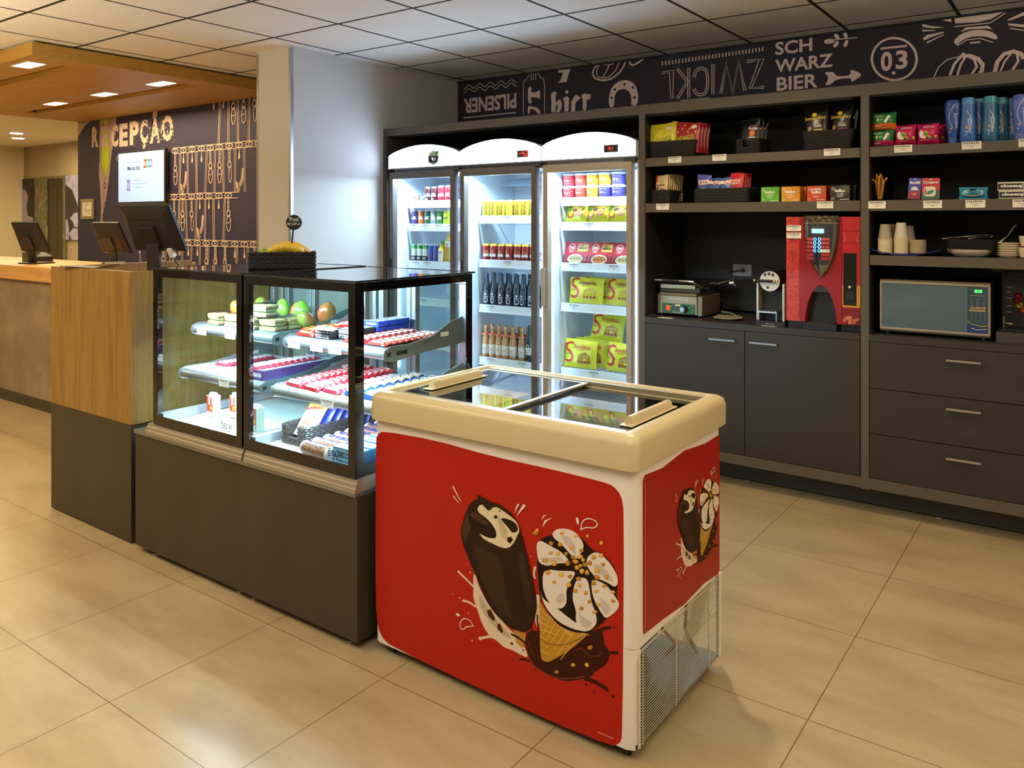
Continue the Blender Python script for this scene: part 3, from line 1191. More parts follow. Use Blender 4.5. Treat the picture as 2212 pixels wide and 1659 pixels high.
def fridge(x0, x1, label, framem, temp, dx0, dx1, shelves, pale):
    t = thing('display_fridge', label, 'fridge', ((x0 + x1) / 2, 4.8, 0))
    FB = M('8f8b84', 0.4) if not pale else M('c8bfae', 0.4)
    b = B()
    yb = 4.505
    b.box(x0 + .002, x0 + .020, yb, 5.15, .03, 2.03, FB)
    b.box(x1 - .020, x1 - .002, yb, 5.15, .03, 2.03, FB)
    b.box(x0 + .0201, x1 - .0201, 5.1, 5.15, .03, 2.03, FB)
    b.box(x0 + .0201, x1 - .0201, yb, 5.099, 1.905, 2.03, FB)
    b.box(x0 + .0201, x1 - .0201, yb, 5.099, .03, .30, FB)
    b.build('cabinet_body', t, bev=0.003)
    b = B()
    ia, ib = x0 + .0205, x1 - .0205
    b.box(ia, ia + .004, yb + .002, 5.098, .302, 1.903, INW)
    b.box(ib - .004, ib, yb + .002, 5.098, .302, 1.903, INW)
    b.box(ia + .0045, ib - .0045, 5.09, 5.098, .302, 1.903, INW)
    b.box(ia + .0045, ib - .0045, yb + .002, 5.089, 1.895, 1.903, INW)
    b.box(ia + .0045, ib - .0045, yb + .002, 5.089, .302, .31, INW)
    b.prism([(ia + .03, 0), (ib - .03, 0), (ib - .06, .06), (ia + .06, .06)], lambda x, q, d: (x, 4.86 + q + d, 1.80 + d * .6), 0, .1, M('b9c6d2', 0.5))
    b.build('liner', t, smooth=False)
    # lit header with arched top
    n = 18
    zl, zr, zt, zb = 2.035, 2.035, 2.108, 1.937
    arc = [(x0, zb), (x1, zb)] + [(x1 + (x0 - x1) * k / n, zl + (zt - zl) * sin(pi * k / n) ** 0.72) for k in range(n + 1)]
    b = B()
    sh = [(x0 + .006 + (p[0] - x0) * (x1 - x0 - .012) / (x1 - x0), zb + .006 + (p[1] - zb) * .94) for p in arc]
    b.prism(sh, lambda x, z, d: (x, d, z), 4.437, 4.50, LEDH)
    b.build('lit_header', t, smooth=False)
    b = B()
    b.prism(arc, lambda x, z, d: (x, d, z), 4.4405, 4.5035, M('c5ccd2', 0.4))
    b.box(x0, x1, 4.43, 4.4365, zb - .004, zb + .004, M('9aa2a8', 0.4))
    b.build('header_case', t, smooth=False)
    # temperature display
    b = B()
    cx_ = x0 + (x1 - x0) * (.66 if temp == '4.1' else .80 if temp == '-4.2' else .76)
    zc = 1.995
    if temp == '4.1':
        a = flat(b, on_y(4.436), 0.0006)
        a.disc(cx_, zc + .01, .052, .052, M('3cb53c', .4), 28)
        a.disc(cx_, zc + .014, .045, .046, M('c9e9c2', .4), 28)
        a.disc(cx_ + .035, zc + .045, .02, .012, M('2f9e3a', .4), 12, .5)
        a.text('economia', cx_ - .03, zc + .03, .06, .01, M('6fae6c', .5))
        b.build('round_sticker', t, smooth=False)
        b = B()
    w = .046 if temp != '-2.1' else .05
    b.box(cx_ - w, cx_ + w, 4.428, 4.4335, zc - .026, zc + .022, BLACK)
    a = flat(b, on_y(4.428), 0.0004)
    if temp == '-4.2':
        seg_digits(a, cx_ - .03, zc - .018, .019, .034, temp, DIG)
    elif temp == '-2.1':
        seg_digits(a, cx_ - .025, zc - .01, .009, .018, temp, DIG)
    else:
        seg_digits(a, cx_ - .01, zc - .012, .012, .022, temp, DIGW)
    b.build('temperature_display', t, smooth=False)
    # door
    b = B()
    fw = .034
    ya, yd = 4.445, 4.4985
    z0, z1 = .14, 1.908
    b.box(dx0, dx0 + fw, ya, yd, z0, z1, framem)
    b.box(dx1 - fw, dx1, ya, yd, z0, z1, framem)
    b.box(dx0 + fw, dx1 - fw, ya, yd, z1 - .048, z1, framem)
    b.box(dx0 + fw, dx1 - fw, ya, yd, z0, z0 + .12, framem)
    door = b.build('door_frame', t, bev=0.003)
    b = B()
    b.box(dx0 + fw - .004, dx1 - fw + .004, ya + .012, ya + .018, z0 + .12, z1 - .048, GLASSD)
    b.build('glass_pane', door, smooth=False)
    b = B()
    if pale:
        b.box(dx0 + .004, dx0 + .028, 4.415, 4.4448, .97, 1.225, framem)
        b.build('handle', door, bev=0.004)
    else:
        b.box(dx0 + .008, dx0 + .022, 4.438, 4.4448, 1.1, 1.25, BLACK)
        b.build('handle', door, bev=0.002)
    b = B()
    b.box(x1 - .10, x1 - .02, 4.46, 4.50, 1.912, 1.925, M('55595c', .4, .6))
    b.build('hinge', t, bev=0.001)
    # light strips
    b = B()
    b.box(ia + .08, ib - .08, 4.53, 4.56, 1.868, 1.888, LED)
    b.build('light_tube', t, smooth=False)
    lamp('tube_light', 'AREA', (0, 4.555 - 4.8, 1.862), 19, COOL, .5, rot=(radians(-18), 0, 0), size_y=.03, parent=t)
    for xx in (ia + .0042, ib - .0192):
        lamp('strip_light', 'AREA', ((xx + .0075) - (x0 + x1) / 2, 4.535 - 4.8, 1.1), 3.5, COOL, .02, rot=(radians(90), 0, radians(-35) * (1 if xx < (x0 + x1) / 2 else -1) + pi), size_y=1.4, parent=t)
        b = B()
        b.box(xx, xx + .015, 4.512, 4.53, .4, 1.86, M('cfe3ff', 0.5, 0, 3.0))
        b.build('light_tube', t, smooth=False)
    # shelves
    for zs, tags in shelves:
        b = B()
        b.box(ia + .02, ib - .02, 4.622, 4.6275, zs - .044, zs + .008, WHITE)
        b.box(ia + .018, ib - .018, 4.618, 4.6219, zs - .05, zs - .042, WHITEG)
        for k in range(15):
            x = ia + .03 + (ib - ia - .06) * k / 14
            b.box(x - .0015, x + .0015, 4.628, 5.04, zs - .006, zs, WHITE)
        for y in (4.7, 4.83, 5.02):
            b.box(ia + .02, ib - .02, y, y + .006, zs - .012, zs - .006, WHITE)
        for xx in (ia + .014, ib - .018):
            b.prism([(4.63, zs - .014), (5.08, zs - .014), (5.08, zs - .05)], lambda y, z, d: (d, y, z), xx, xx + .003, WHITE)
        s_ = b.build('shelf', t, smooth=False)
        for k in tags:
            b = B()
            a = flat(b, on_y(4.6215), 0.0003)
            x = ia + .03 + (ib - ia - .15) * k
            tag_art(a, x, zs - .038, x + .085, zs + .002)
            b.build('price_card', s_, smooth=False)
    return t


DKF = M('5f5a57', 0.35, 0.3)
LTF = M('a79d8e', 0.35, 0.3)
F1 = (-4.413, -3.703)
F2 = (-3.70, -2.992)
F3 = (-2.988, -2.286)
fridge(*F1, 'left glass door fridge with soft drink cans and a round green sticker on its header', DKF, '4.1', -4.408, -3.757, [(1.689, (.05, .3, .55, .8)), (1.508, (.0, .25, .5, .75)), (1.219, (.05, .28, .85)), (.93, (.2,)), (.6, (.2,))], False)
fridge(*F2, 'middle glass door fridge with beer cans and bottles, display reading minus 4.2', DKF, '-4.2', -3.698, -3.04, [(1.568, (.4,)), (1.248, (.4,)), (.918, (.1,)), (.535, (.1, .65))], False)
fridge(*F3, 'right glass door fridge with frozen meals, display reading minus 2.1', LTF, '-2.1', -2.98, -2.32, [(1.69, (.33,)), (1.523, (.33,)), (1.247, (.1, .7)), (.972, (.1,)), (.533, (.4,))], True)

# ================================================================ display cases
CT = 1.322


def rounded(x0, x1, z0, z1, r, n=5):
    P_ = []
    for cx_, cz, a0 in ((x1 - r, z1 - r, 0), (x0 + r, z1 - r, 90), (x0 + r, z0 + r, 180), (x1 - r, z0 + r, 270)):
        for k in range(n + 1):
            a = radians(a0 + 90 * k / n)
            P_.append((cx_ + r * cos(a), cz + r * sin(a)))
    return P_


def case(x0, x1, label, ct):
    y0, y1 = 1.98, 2.665
    t = thing('display_case', label, 'display case', ((x0 + x1) / 2, 2.33, 0))
    b = B()
    ex = .16 if x0 < -3 else .0065
    b.box(x0 - ex, x1 + .005, y0 + .005, y1, .03, .551, DARKP)
    b.build('plinth', t, smooth=False)
    for x in (x0 + .02 - ex * .4, x1 - .07):
        b = B()
        b.lathe([(.018, 0), (.018, .006), (.006, .009), (.006, .0295)], (x, y0 + .045, 0), STEEL, 12)
        b.build('levelling_foot', t)
    # stepped aluminium sill
    b = B()
    xl = x0 - (.045 if x0 < -3 else -.013)
    b.box(x0 - ex, x1 + .005, y0 - .004, y1, .5515, .568, M('8f979f', .3, .85))
    b.prism([(y0 - .012, .5685), (y0 - .012, .583), (y0 - .007, .5855), (y0 - .007, .599), (y0 + .0, .603), (y0 + .0, .612), (y0 + .03, .616), (y1, .616), (y1, .5685)], lambda y, z, d: (d, y, z), xl, x1 + .012, M('a9a295', .3, .6))
    b.build('sill', t, smooth=False)
    z0, z1 = .618, ct
    bw = .036

    def pane(name, horizontal, c, lo, hi):
        b = B()
        th = .006
        if horizontal == 'y':
            f = lambda p, q, d: (p, c + d, q)
        else:
            f = lambda p, q, d: (c + d, p, q)
        for (pa, pb, qa, qb) in ((lo, hi, z0, z0 + bw * 1.1), (lo, hi, z1 - bw * 1.1, z1 - .0065), (lo, lo + bw, z0 + bw * 1.1, z1 - bw * 1.1), (hi - bw, hi, z0 + bw * 1.1, z1 - bw * 1.1)):
            b.prism([(pa, qa), (pb, qa), (pb, qb), (pa, qb)], f, 0, th, BLACKG)
        fr = b.build(name, t, smooth=False)
        b = B()
        b.prism([(lo + bw - .001, z0 + bw * 1.1 - .001), (hi - bw + .001, z0 + bw * 1.1 - .001), (hi - bw + .001, z1 - bw * 1.1 + .001), (lo + bw - .001, z1 - bw * 1.1 + .001)], f, .0015, .0045, GLASS)
        b.build('glass_pane', fr, smooth=False)
        return fr
    fr = pane('front_window', 'y', y0, x0, x1)
    # maker's mark on the lower right of the glass
    b = B()
    a = flat(b, on_y(y0 + .0014), 0.0002)
    xx = x1 - bw - .11
    for k in range(4):
        a.line([(xx, z0 + .062 + k * .009), (xx + .008, z0 + .057 + k * .009), (xx + .016, z0 + .062 + k * .009)], .004, BLACK)
    a.text('ELVI', xx + .022, z0 + .06, .06, .022, BLACK, bold=.02)
    a.rect(xx + .022, z0 + .052, xx + .075, z0 + .0545, BLACK)
    b.build('maker_mark', fr, smooth=False)
    pane('side_window', 'x', x0, y0 + .0065, y1 - .02)
    pane('side_window', 'x', x1 - .006, y0 + .0065, y1 - .02)
    b = B()
    b.box(x0, x1, y0, y1, z1 - .006, z1, TOPG)
    b.build('top_glass', t, smooth=False)
    b = B()
    for q in ((x0, x1, y0, y0 + .006), (x0, x1, y1 - .008, y1), (x0, x0 + .006, y0 + .0061, y1 - .0081), (x1 - .006, x1, y0 + .0061, y1 - .0081)):
        b.box(*q, z1 + .0002, z1 + .0014, M('1a1714', .55))
    b.build('top_edging', t, smooth=False)
    # bottom deck with ribs
    b = B()
    b.box(x0 + .008, x1 - .008, y0 + .0075, y1 - .025, .6165, .628, WHITEG)
    for k in range(14):
        y = y0 + .03 + k * .018
        b.box(x0 + .03, x1 - .03, y, y + .006, .6282, .631, WHITEG)
    b.box(x0 + .012, x0 + .05, y0 + .02, y1 - .03, .6315, .665, M('a9b1ba', .4, .4))
    b.build('deck', t, smooth=False)
    # aluminium rear with sliding doors
    b = B()
    b.box(x0 + .008, x1 - .008, 2.615, 2.64, .6165, .66, ALU)
    b.box(x0 + .008, x1 - .008, 2.615, 2.64, z1 - .05, z1 - .0065, ALU)
    for x, w in ((x0 + .008, .03), (x0 + .085, .022), (x0 + .125, .03), (x0 + .3, .025), (x0 + .33, .025), (x1 - .045, .037)):
        b.box(x, x + w, 2.612, 2.642, .6605, z1 - .0505, ALU)
    b.build('rear_frame', t, bev=0.002)
    b = B()
    b.box(x0 + .01, x1 - .01, 2.648, 2.652, .62, z1 - .007, GLASS)
    b.build('rear_glass', t, smooth=False)
    # shelves on curved side brackets
    for yf, zf, nm in ((2.165, 1.045, 0), (2.10, .848, 1)):
        xa, xb = x0 + .035, x1 - .03
        b = B()
        zr = zf + .03
        b.box(xa, xb, yf + .012, 2.58, zf + .004, zf + .008, STEELB if nm == 0 else WHITEG)
        prof = [(yf + .014, zf + .008), (yf + .004, zf + .006), (yf - .006, zf - .004), (yf - .010, zf - .018), (yf - .006, zf - .028), (yf + .002, zf - .034), (yf + .006, zf - .03), (yf + .0, zf - .02), (yf + .004, zf - .004), (yf + .014, zf + .003)]
        b.prism(prof, lambda y, z, d: (d, y, z), xa, xb, STEELB)
        s_ = b.build('shelf', t)
        for xx in (xa - .004, xb + .0005):
            b = B()
            pts = [(yf - .012, zf - .035), (yf + .03, zf - .045), (yf + .2, zf - .03), (2.61, zf - .02), (2.61, zf + .09), (2.53, zf + .075), (yf + .26, zf + .03), (yf + .12, zf + .014), (yf + .02, zf + .016), (yf - .012, zf + .004), (yf - .018, zf - .015)]
            b.prism(pts, lambda y, z, d: (d, y, z), xx, xx + .0035, STEELB)
            a = Art(b, (lambda X: lambda p, q, k: (X + k, p, q))(xx + .0035), .0003, .0003)
            a.rect(yf + .0, zf - .02, yf + .02, zf - .005, BLACK)
            a.rect(yf + .05, zf - .022, yf + .11, zf - .006, BLACK)
            a.rect(2.47, zf + .02, 2.52, zf + .038, WHITE)
            b.build('side_bracket', s_)
        for x in ((.02, .16, .27) if nm == 0 and x0 > -3 else (.03, .25) if nm == 0 else (.3,)):
            b = B()
            a = flat(b, lambda p, q, k: (p, yf - .0102 - k, zf - .016 + q * .026), .0002)
            tag_art(a, x0 + .04 + x, -.75, x0 + .04 + x + .075, .45)
            b.build('price_card', s_, smooth=False)
        b = B()
        b.box(xa + .02, xb - .02, yf + .03, yf + .045, zf - .014, zf - .006, M('dcecff', 0.5, 0, 9.0))
        b.build('light_strip', s_, smooth=False)
        lamp('shelf_light', 'AREA', (0, yf + .037 - 2.33, zf - .016), 5.5, COOL, xb - xa - .05, rot=(0, 0, 0), size_y=.02, parent=t)
    b = B()
    b.box(x0 + .05, x1 - .05, y0 + .03, y0 + .05, z1 - .03, z1 - .014, LED)
    b.build('light_tube', t, smooth=False)
    lamp('case_light', 'AREA', (0, y0 + .04 - 2.33, z1 - .034), 16, COOL, x1 - x0 - .1, rot=(radians(50), 0, 0), size_y=.02, parent=t, spread=120)
    return t


case(-3.457, -2.797, 'left glass display case with sandwiches and mangoes, beside the oak till counter', 1.325)
case(-2.785, -2.133, 'right glass display case packed with sweets, behind the ice cream freezer', 1.322)

# ================================================================ ice cream freezer
BEIGE = M('c4b48b', 0.35, 0, 0, 0.5, 0.1)
FRW = M('e4dcd6', 0.4)
fz = thing('ice_cream_freezer', 'white chest freezer with red ice cream print and sliding glass lids', 'freezer', (-1.57, 2.35, 0))
FX0, FX1, FY0, FY1 = -2.09, -1.045, 2.03, 2.67


def freezer():
    b = B()
    b.prism(rounded(FX0, FX1, FY0, FY1, .03), lambda x, y, d: (x, y, d), .322, .842, FRW)
    b.build('body', fz, bev=0.002)
    # machinery bay: skins with open ends
    b = B()
    b.prism([(FX0, FY0 + .03), (FX0 + .009, FY0 + .009), (FX0 + .03, FY0), (FX1 - .03, FY0), (FX1 - .009, FY0 + .009), (FX1, FY0 + .03), (FX1 - .006, FY0 + .03), (FX1 - .03, FY0 + .012), (FX0 + .03, FY0 + .012), (FX0 + .012, FY0 + .03)],
            lambda x, y, d: (x, y, d), .035, .3215, FRW)
    b.build('front_skirt', fz, bev=0.001)
    b = B()
    b.box(FX0, FX0 + .01, FY0 + .0305, FY1, .035, .3215, FRW)
    b.box(FX1 - .012, FX1, FY1 - .02, FY1, .035, .3215, FRW)
    b.build('corner_post', fz, smooth=False)
    b = B()
    b.box(FX0 + .012, FX1 - .004, FY0 + .013, FY1 - .022, .036, .05, M('4b4a3a', .6, .3))
    b.build('base_tray', fz, smooth=False)
    # compressor and condenser
    b = B()
    b.ell((-1.2, 2.25, .13), (.09, .075, .08), M('141416', .35))
    b.tube([(-1.2, 2.25, .2), (-1.17, 2.28, .26), (-1.12, 2.35, .24), (-1.1, 2.42, .16), (-1.15, 2.45, .1)], .006, M('8a5a38', .4, .8), 6)
    b.tube([(-1.1, 2.5, .28), (-1.09, 2.47, .2), (-1.1, 2.52, .14), (-1.08, 2.55, .08)], .007, BLACK, 6)
    b.build('compressor', fz)
    b = B()
    b.box(-1.42, -1.36, 2.06, 2.40, .052, .31, M('1a1712', .7))
    b.build('condenser', fz, smooth=False)
    # diamond mesh behind the grille
    b = B()
    mm = M('9a8f70', .5, .4)
    ya, yb, za, zb = 2.36, 2.64, .17, .31
    for k in range(-10, 30):
        for s in (1, -1):
            y = ya + k * .0125
            p0, p1 = [y, za], [y + s * (zb - za) * .9, zb]
            if min(p0[0], p1[0]) > ya and max(p0[0], p1[0]) < yb:
                b.tube([(FX1 - .02, p0[0], p0[1]), (FX1 - .02, p1[0], p1[1])], .0011, mm, 4)
    b.build('guard_mesh', fz, smooth=False)
    # wire grille
    b = B()
    wm = M('cfc6ae', .4, .3)
    n = 32
    for k in range(n):
        z = .042 + k * .0084
        c0 = .03 if k > n - 4 else 0
        b.tube([(FX1 - .003, 2.05 + c0 * (k - n + 4) * .2, z), (FX1 - .003, 2.645, z)], .0013, wm, 5)
    for y in (2.075, 2.30, 2.56):
        b.tube([(FX1 - .0005, y, .038), (FX1 - .0005, y, .306)], .0022, wm, 6)
    b.tube([(FX1 - .002, 2.05, .04), (FX1 - .002, 2.05, .29), (FX1 - .002, 2.065, .31), (FX1 - .002, 2.635, .31), (FX1 - .002, 2.648, .3), (FX1 - .002, 2.648, .04)], .0025, wm, 6)
    b.build('wire_grille', fz)
    for x in (FX0 + .07, FX1 - .045):
        for y in (FY0 + .035, FY1 - .06):
            b = B()
            b.cyl((x - .011, y, .0185), (x + .011, y, .0185), .018, .018, BLACK, 16)
            b.box(x - .016, x + .016, y - .004, y + .004, .022, .0355, M('55514a', .4, .6))
            b.build('caster', fz)
    # lid frame with rounded outer edge
    LX0, LX1, LY0, LY1 = -2.094, -1.032, 2.005, 2.705
    b = B()
    outer = []
    prof = [(0, .835), (0, .905), (.006, .922), (.018, .931), (.034, .934), (.052, .934), (.058, .926), (.058, .90), (.03, .88), (.014, .835)]
    rings = []
    for d, z in prof:
        R_ = rounded(LX0 + d, LX1 - d, LY0 + d, LY1 - d, max(.032 - d * .4, .006), 4)
        rings.append([b.bm.verts.new((p[0], p[1], z)) for p in R_])
    i = b.mi(BEIGE)
    m = len(rings[0])
    for q in range(len(rings)):
        A_, C_ = rings[q], rings[(q + 1) % len(rings)]
        for k in range(m):
            f = b.bm.faces.new((A_[k], A_[(k + 1) % m], C_[(k + 1) % m], C_[k]))
            f.material_index = i
    b.build('lid_frame', fz, ang=50)
    # inner tank
    b = B()
    tk = M('8e949a', .5)
    b.box(-2.03, -1.1, 2.07, 2.075, .8425, .9, tk)
    b.box(-2.03, -1.1, 2.635, 2.64, .8425, .9, tk)
    b.box(-2.035, -2.03, 2.07, 2.64, .8425, .9, tk)
    b.box(-1.1, -1.095, 2.07, 2.64, .8425, .9, tk)
    b.box(-2.03, -1.1, 2.075, 2.635, .8425, .85, M('33363c', .6))
    b.build('tank_rim', fz, smooth=False)
    # runners
    rn = M('8d8468', .35, .4)
    for y in (2.072, 2.625):
        b = B()
        b.box(-2.03, -1.10, y, y + .012, .902, .929, rn)
        b.build('slide_rail', fz, bev=0.001)
    # two sliding lids
    for (xa, xb, z, hx) in ((-2.035, -1.548, .918, -1.955), (-1.585, -1.097, .906, -1.15)):
        b = B()
        fw = .014
        fm = M('a3987a', .35, .3)
        b.box(xa, xb, 2.086, 2.086 + fw, z, z + .008, fm)
        b.box(xa, xb, 2.622 - fw, 2.622, z, z + .008, fm)
        b.box(xa, xa + fw * 1.4, 2.1001, 2.6079, z, z + .008, fm)
        b.box(xb - fw * 1.4, xb, 2.1001, 2.6079, z, z + .008, fm)
        fr = b.build('lid_rim', fz, bev=0.0015)
        b = B()
        b.box(xa + fw, xb - fw, 2.1, 2.608, z + .003, z + .0065, GLASSF)
        b.build('glass_pane', fr, smooth=False)
        b = B()
        b.prism([(hx - .018, z + .0085), (hx + .018, z + .0085), (hx + .013, z + .028), (hx + .006, z + .036), (hx - .006, z + .036), (hx - .013, z + .028)], lambda x, zz, d: (x, d, zz), 2.19, 2.47, BEIGE)
        b.box(hx - .022, hx + .022, 2.165, 2.495, z + .0082, z + .0125, BEIGE)
        b.build('grip', fr, bev=0.003)
    return


freezer()
# ================================================================ goods
def place(src, loc, rot, label, cat, group=None, first=[None]):
    """first call moves the source itself, later calls copy it"""
    if not src.get('used'):
        o = src
        o['used'] = 1
    else:
        o = src.copy()
        COL.objects.link(o)
    o.location = loc
    o.rotation_euler = rot if isinstance(rot, tuple) else (0, 0, rot)
    tag(o, label, cat, group)
    return o


def pillow(w, h, t, colf, art=None, seed=0, nx=12, nz=14, crimp=.07, rough=.3, lean=0.0, top=1.0):
    """sealed bag standing on its lower edge, front towards -Y"""
    R_ = random.Random(seed)
    ph = [R_.uniform(0, 6) for _ in range(4)]

    def bulge(u, v):
        q = max(0.0, 1 - abs(2 * u - 1) ** 2.6) ** .6
        r = 0.0 if v < crimp or v > 1 - crimp else max(0.0, sin(pi * (v - crimp) / (1 - 2 * crimp))) ** .55
        return t / 2 * q * r + .002 + .0016 * sin(9 * u + ph[0]) * sin(7 * v + ph[1]) * r

    def X(u, v):
        e = sin(pi * v) * w * .02 + (.012 * w * sin(24 * v + ph[2]) if False else 0)
        return (u - .5) * (w - 2 * e * (1 if abs(u - .5) > .4 else 1))

    def Z(u, v):
        return v * h + h * .018 * sin(5 * u + ph[3]) * (v > .9)
    b = B()
    for side in (-1, 1):
        G = [[b.bm.verts.new((X(i / nx, j / nz), side * bulge(i / nx, j / nz) + lean * (j / nz) ** 2, Z(i / nx, j / nz))) for i in range(nx + 1)] for j in range(nz + 1)]
        for j in range(nz):
            for i in range(nx):
                f = b.bm.faces.new((G[j][i], G[j][i + 1], G[j + 1][i + 1], G[j + 1][i]))
                f.material_index = b.mi(colf((i + .5) / nx, (j + .5) / nz, side))
    bmesh.ops.remove_doubles(b.bm, verts=b.bm.verts, dist=.0008)
    if art:
        a = Art(b, lambda x, z, k: (x, -bulge(x / w + .5, z / h) - k - .0006 + lean * (z / h) ** 2, z), .0004)
        art(a)
    return b


def mP(c, r=.35, s=.5):
    return M(c, r, 0, 0, s)


YEL, YEL2, RED, RED2 = mP('d9cf2e'), mP('b8b21e'), mP('a81c26'), mP('7d121b')
WHT, BLK, GRN = mP('efeeea', .4), mP('121214', .28), mP('2f8f3a')
BLU, ORG = mP('2350b0'), mP('e0762a')


def wicker(w, d, h, taper=0.0, col='2c2a2b', rows=None, notch=False):
    """woven basket: rings of strands that weave over upright stakes"""
    b = B()
    m = M(col, .38, 0, 0, .6)
    n = rows or max(5, int(h / .0085))
    per = 2 * (w + d)
    stakes = int(per / .03) * 2
    for j in range(n):
        v = (j + .5) / n
        W, D = w * (1 - taper * (1 - v)), d * (1 - taper * (1 - v))
        pts = []
        cnt = int(per / .0075)
        cor = rounded(-W / 2, W / 2, 0, D, .012, 3)
        # walk round the rounded rectangle
        seg = []
        for k in range(len(cor)):
            p, q = cor[k], cor[(k + 1) % len(cor)]
            seg.append((p, q, math.hypot(q[0] - p[0], q[1] - p[1])))
        tot = sum(s_[2] for s_ in seg)
        for k in range(cnt):
            s0 = tot * k / cnt
            for p, q, L in seg:
                if s0 <= L or (p, q, L) == seg[-1]:
                    f = min(1, s0 / max(L, 1e-9))
                    x, y = p[0] + (q[0] - p[0]) * f, p[1] + (q[1] - p[1]) * f
                    break
                s0 -= L
            dx, dy = x, y - D / 2
            ln = math.hypot(dx / W, dy / D) or 1
            off = .0022 * sin(pi * stakes * k / cnt + pi * (j % 2))
            dip = 0
            if notch and abs(x) < W * .17 and (y < .02) and v > .35:
                continue
            nx_ = (1 if dx > 0 else -1) if abs(abs(x) - W / 2) < .004 else 0
            ny_ = (1 if dy > 0 else -1) if abs(abs(dy) - D / 2) < .004 else 0
            pts.append((x + nx_ * off, y + ny_ * off, .0025 + v * h + .0015 * sin(pi * stakes * k / cnt)))
        if notch and v > .35:
            # start just after the gap
            gi = max(range(len(pts)), key=lambda k: math.dist(pts[k], pts[k - 1]))
            pts = pts[gi:] + pts[:gi]
            b.tube(pts, h / n * .55, m, 5)
        else:
            b.tube(pts, h / n * .55, m, 5, closed=True)
    W0, D0 = w * (1 - taper), d * (1 - taper)
    b.box(-W0 / 2 + .004, W0 / 2 - .004, .004 + (d - D0) * 0, D0 - .004, .0, .004, m)
    return b


def shelf_goods(zs):
    pass


S1, S2, S3, WT = 1.9235, 1.6455, 1.3605, 0.946
# --- baskets
for (x0, x1, z, h, d, tp, lab, nt) in (
        (-2.233, -1.925, S1, .10, .22, .12, 'wide black wicker basket of yellow and red snack bags, top shelf left', False),
        (-1.678, -1.542, S1, .085, .20, .0, 'narrow black basket of black snack bags, in the middle of the top shelf', True),
        (-1.301, -1.035, S1, .105, .24, .10, 'black wicker basket of black crisp bags, right end of the top shelf', False),
        (-2.214, -2.094, S2, .08, .22, .0, 'small black wicker basket of beige snack sachets, left end of the second shelf', False),
        (-1.935, -1.607, S2, .082, .20, .0, 'black wicker basket of blue and red sachets, left of the tea boxes', False)):
    o = wicker(x1 - x0, d, h, tp, notch=nt).build('wicker_basket', local=True, ang=60)
    o.location = ((x0 + x1) / 2, CF + .04, z + .0005)
    tag(o, lab, 'basket')

# --- snack bags
def fand(bodym, bandc, txtm):
    def art(a):
        a.disc(-.01, .05, .075, .035, bandc, 18, .15)
        a.text('FANDANGOS', -.075, .062, .135, .034, M('3a1a14', .4), bold=.05, rot=.12)
        a.up(3)
        a.text('FANDANGOS', -.073, .064, .131, .031, txtm, bold=.02, rot=.12)
        for k in range(7):
            a.disc(-.06 + .02 * k + .01 * (k % 2), .125 + .02 * (k % 3), .008, .006, M('d8b23a', .4), 8, up=False)
        a.up()
        a.disc(.045, .155, .02, .012, M('e8dcc0', .4), 12)
    return art


yb = pillow(.185, .195, .045, lambda u, v, s: YEL if v > .12 else YEL2, fand(YEL, GRN, YEL), 1).build('snack_bag', local=True)
place(yb, (-2.14, CF + .075, S1 + .025), (-.12, -.12, .12), 'yellow snack bag at the left front of the top left basket', 'snack bag', 'snack bags in the top left basket')
place(yb, (-2.085, CF + .12, S1 + .03), (-.2, .22, -.1), 'tilted yellow snack bag behind the front yellow one, top left basket', 'snack bag', 'snack bags in the top left basket')
rb = pillow(.17, .185, .034, lambda u, v, s: RED, fand(RED, M('c8a22c', .4), YEL), 2).build('snack_bag', local=True)
for i in range(4):
    place(rb, (-2.0 + i * .006, CF + .075 + i * .034, S1 + .028), (-.1, .04, -.12), '%s red snack bag in the top left basket' % nth(i, 4), 'snack bag', 'snack bags in the top left basket')


def dork(a):
    a.disc(.03, .13, .026, .018, M('c8323c', .4), 12)
    a.text('Doritos', .006, .122, .05, .016, WHT, bold=.02)
    a.disc(.03, .10, .016, .018, ORG, 12)
    a.rect(.012, .075, .05, .080, WHT)
    a.poly([(-.055, .05), (-.02, .062), (.02, .055), (.055, .07), (.045, .03), (.0, .01), (-.04, .025)], M('2e2620', .3))


kb = pillow(.125, .19, .05, lambda u, v, s: BLK, dork, 3).build('snack_bag', local=True)
for i in range(3):
    place(kb, (-1.612 + i * .008, CF + .07 + i * .055, S1 + .015 + .004 * i), (-.12, 0, -.25 - .1 * i), '%s black snack bag with a red emblem, narrow basket' % nth(i, 3), 'snack bag', 'black snack bags in the narrow basket')


def sens(acc):
    def art(a):
        a.disc(.0, .178, .014, .012, M('d9c534', .4), 10)
        a.text('Sensações', -.058, .142, .116, .026, M('e2c93a', .4), bold=.01, shear=.25, rot=.04)
        a.text('BATATA', .0, .118, .035, .008, WHT)
        a.text('CHIPS', .0, .106, .04, .010, WHT, bold=.03)
        a.rect(.0, .078, .045, .096, acc)
        a.text('POUTINE', .003, .083, .038, .006, BLK)
        a.rect(.0, .062, .045, .067, WHT)
        a.disc(-.03, .055, .028, .016, M('d6bd3e', .5), 14, .2)
        a.disc(-.036, .075, .02, .012, M('b9a050', .5), 12, .5)
        a.disc(-.022, .095, .012, .018, M('a88c5a', .5), 10)
    return art


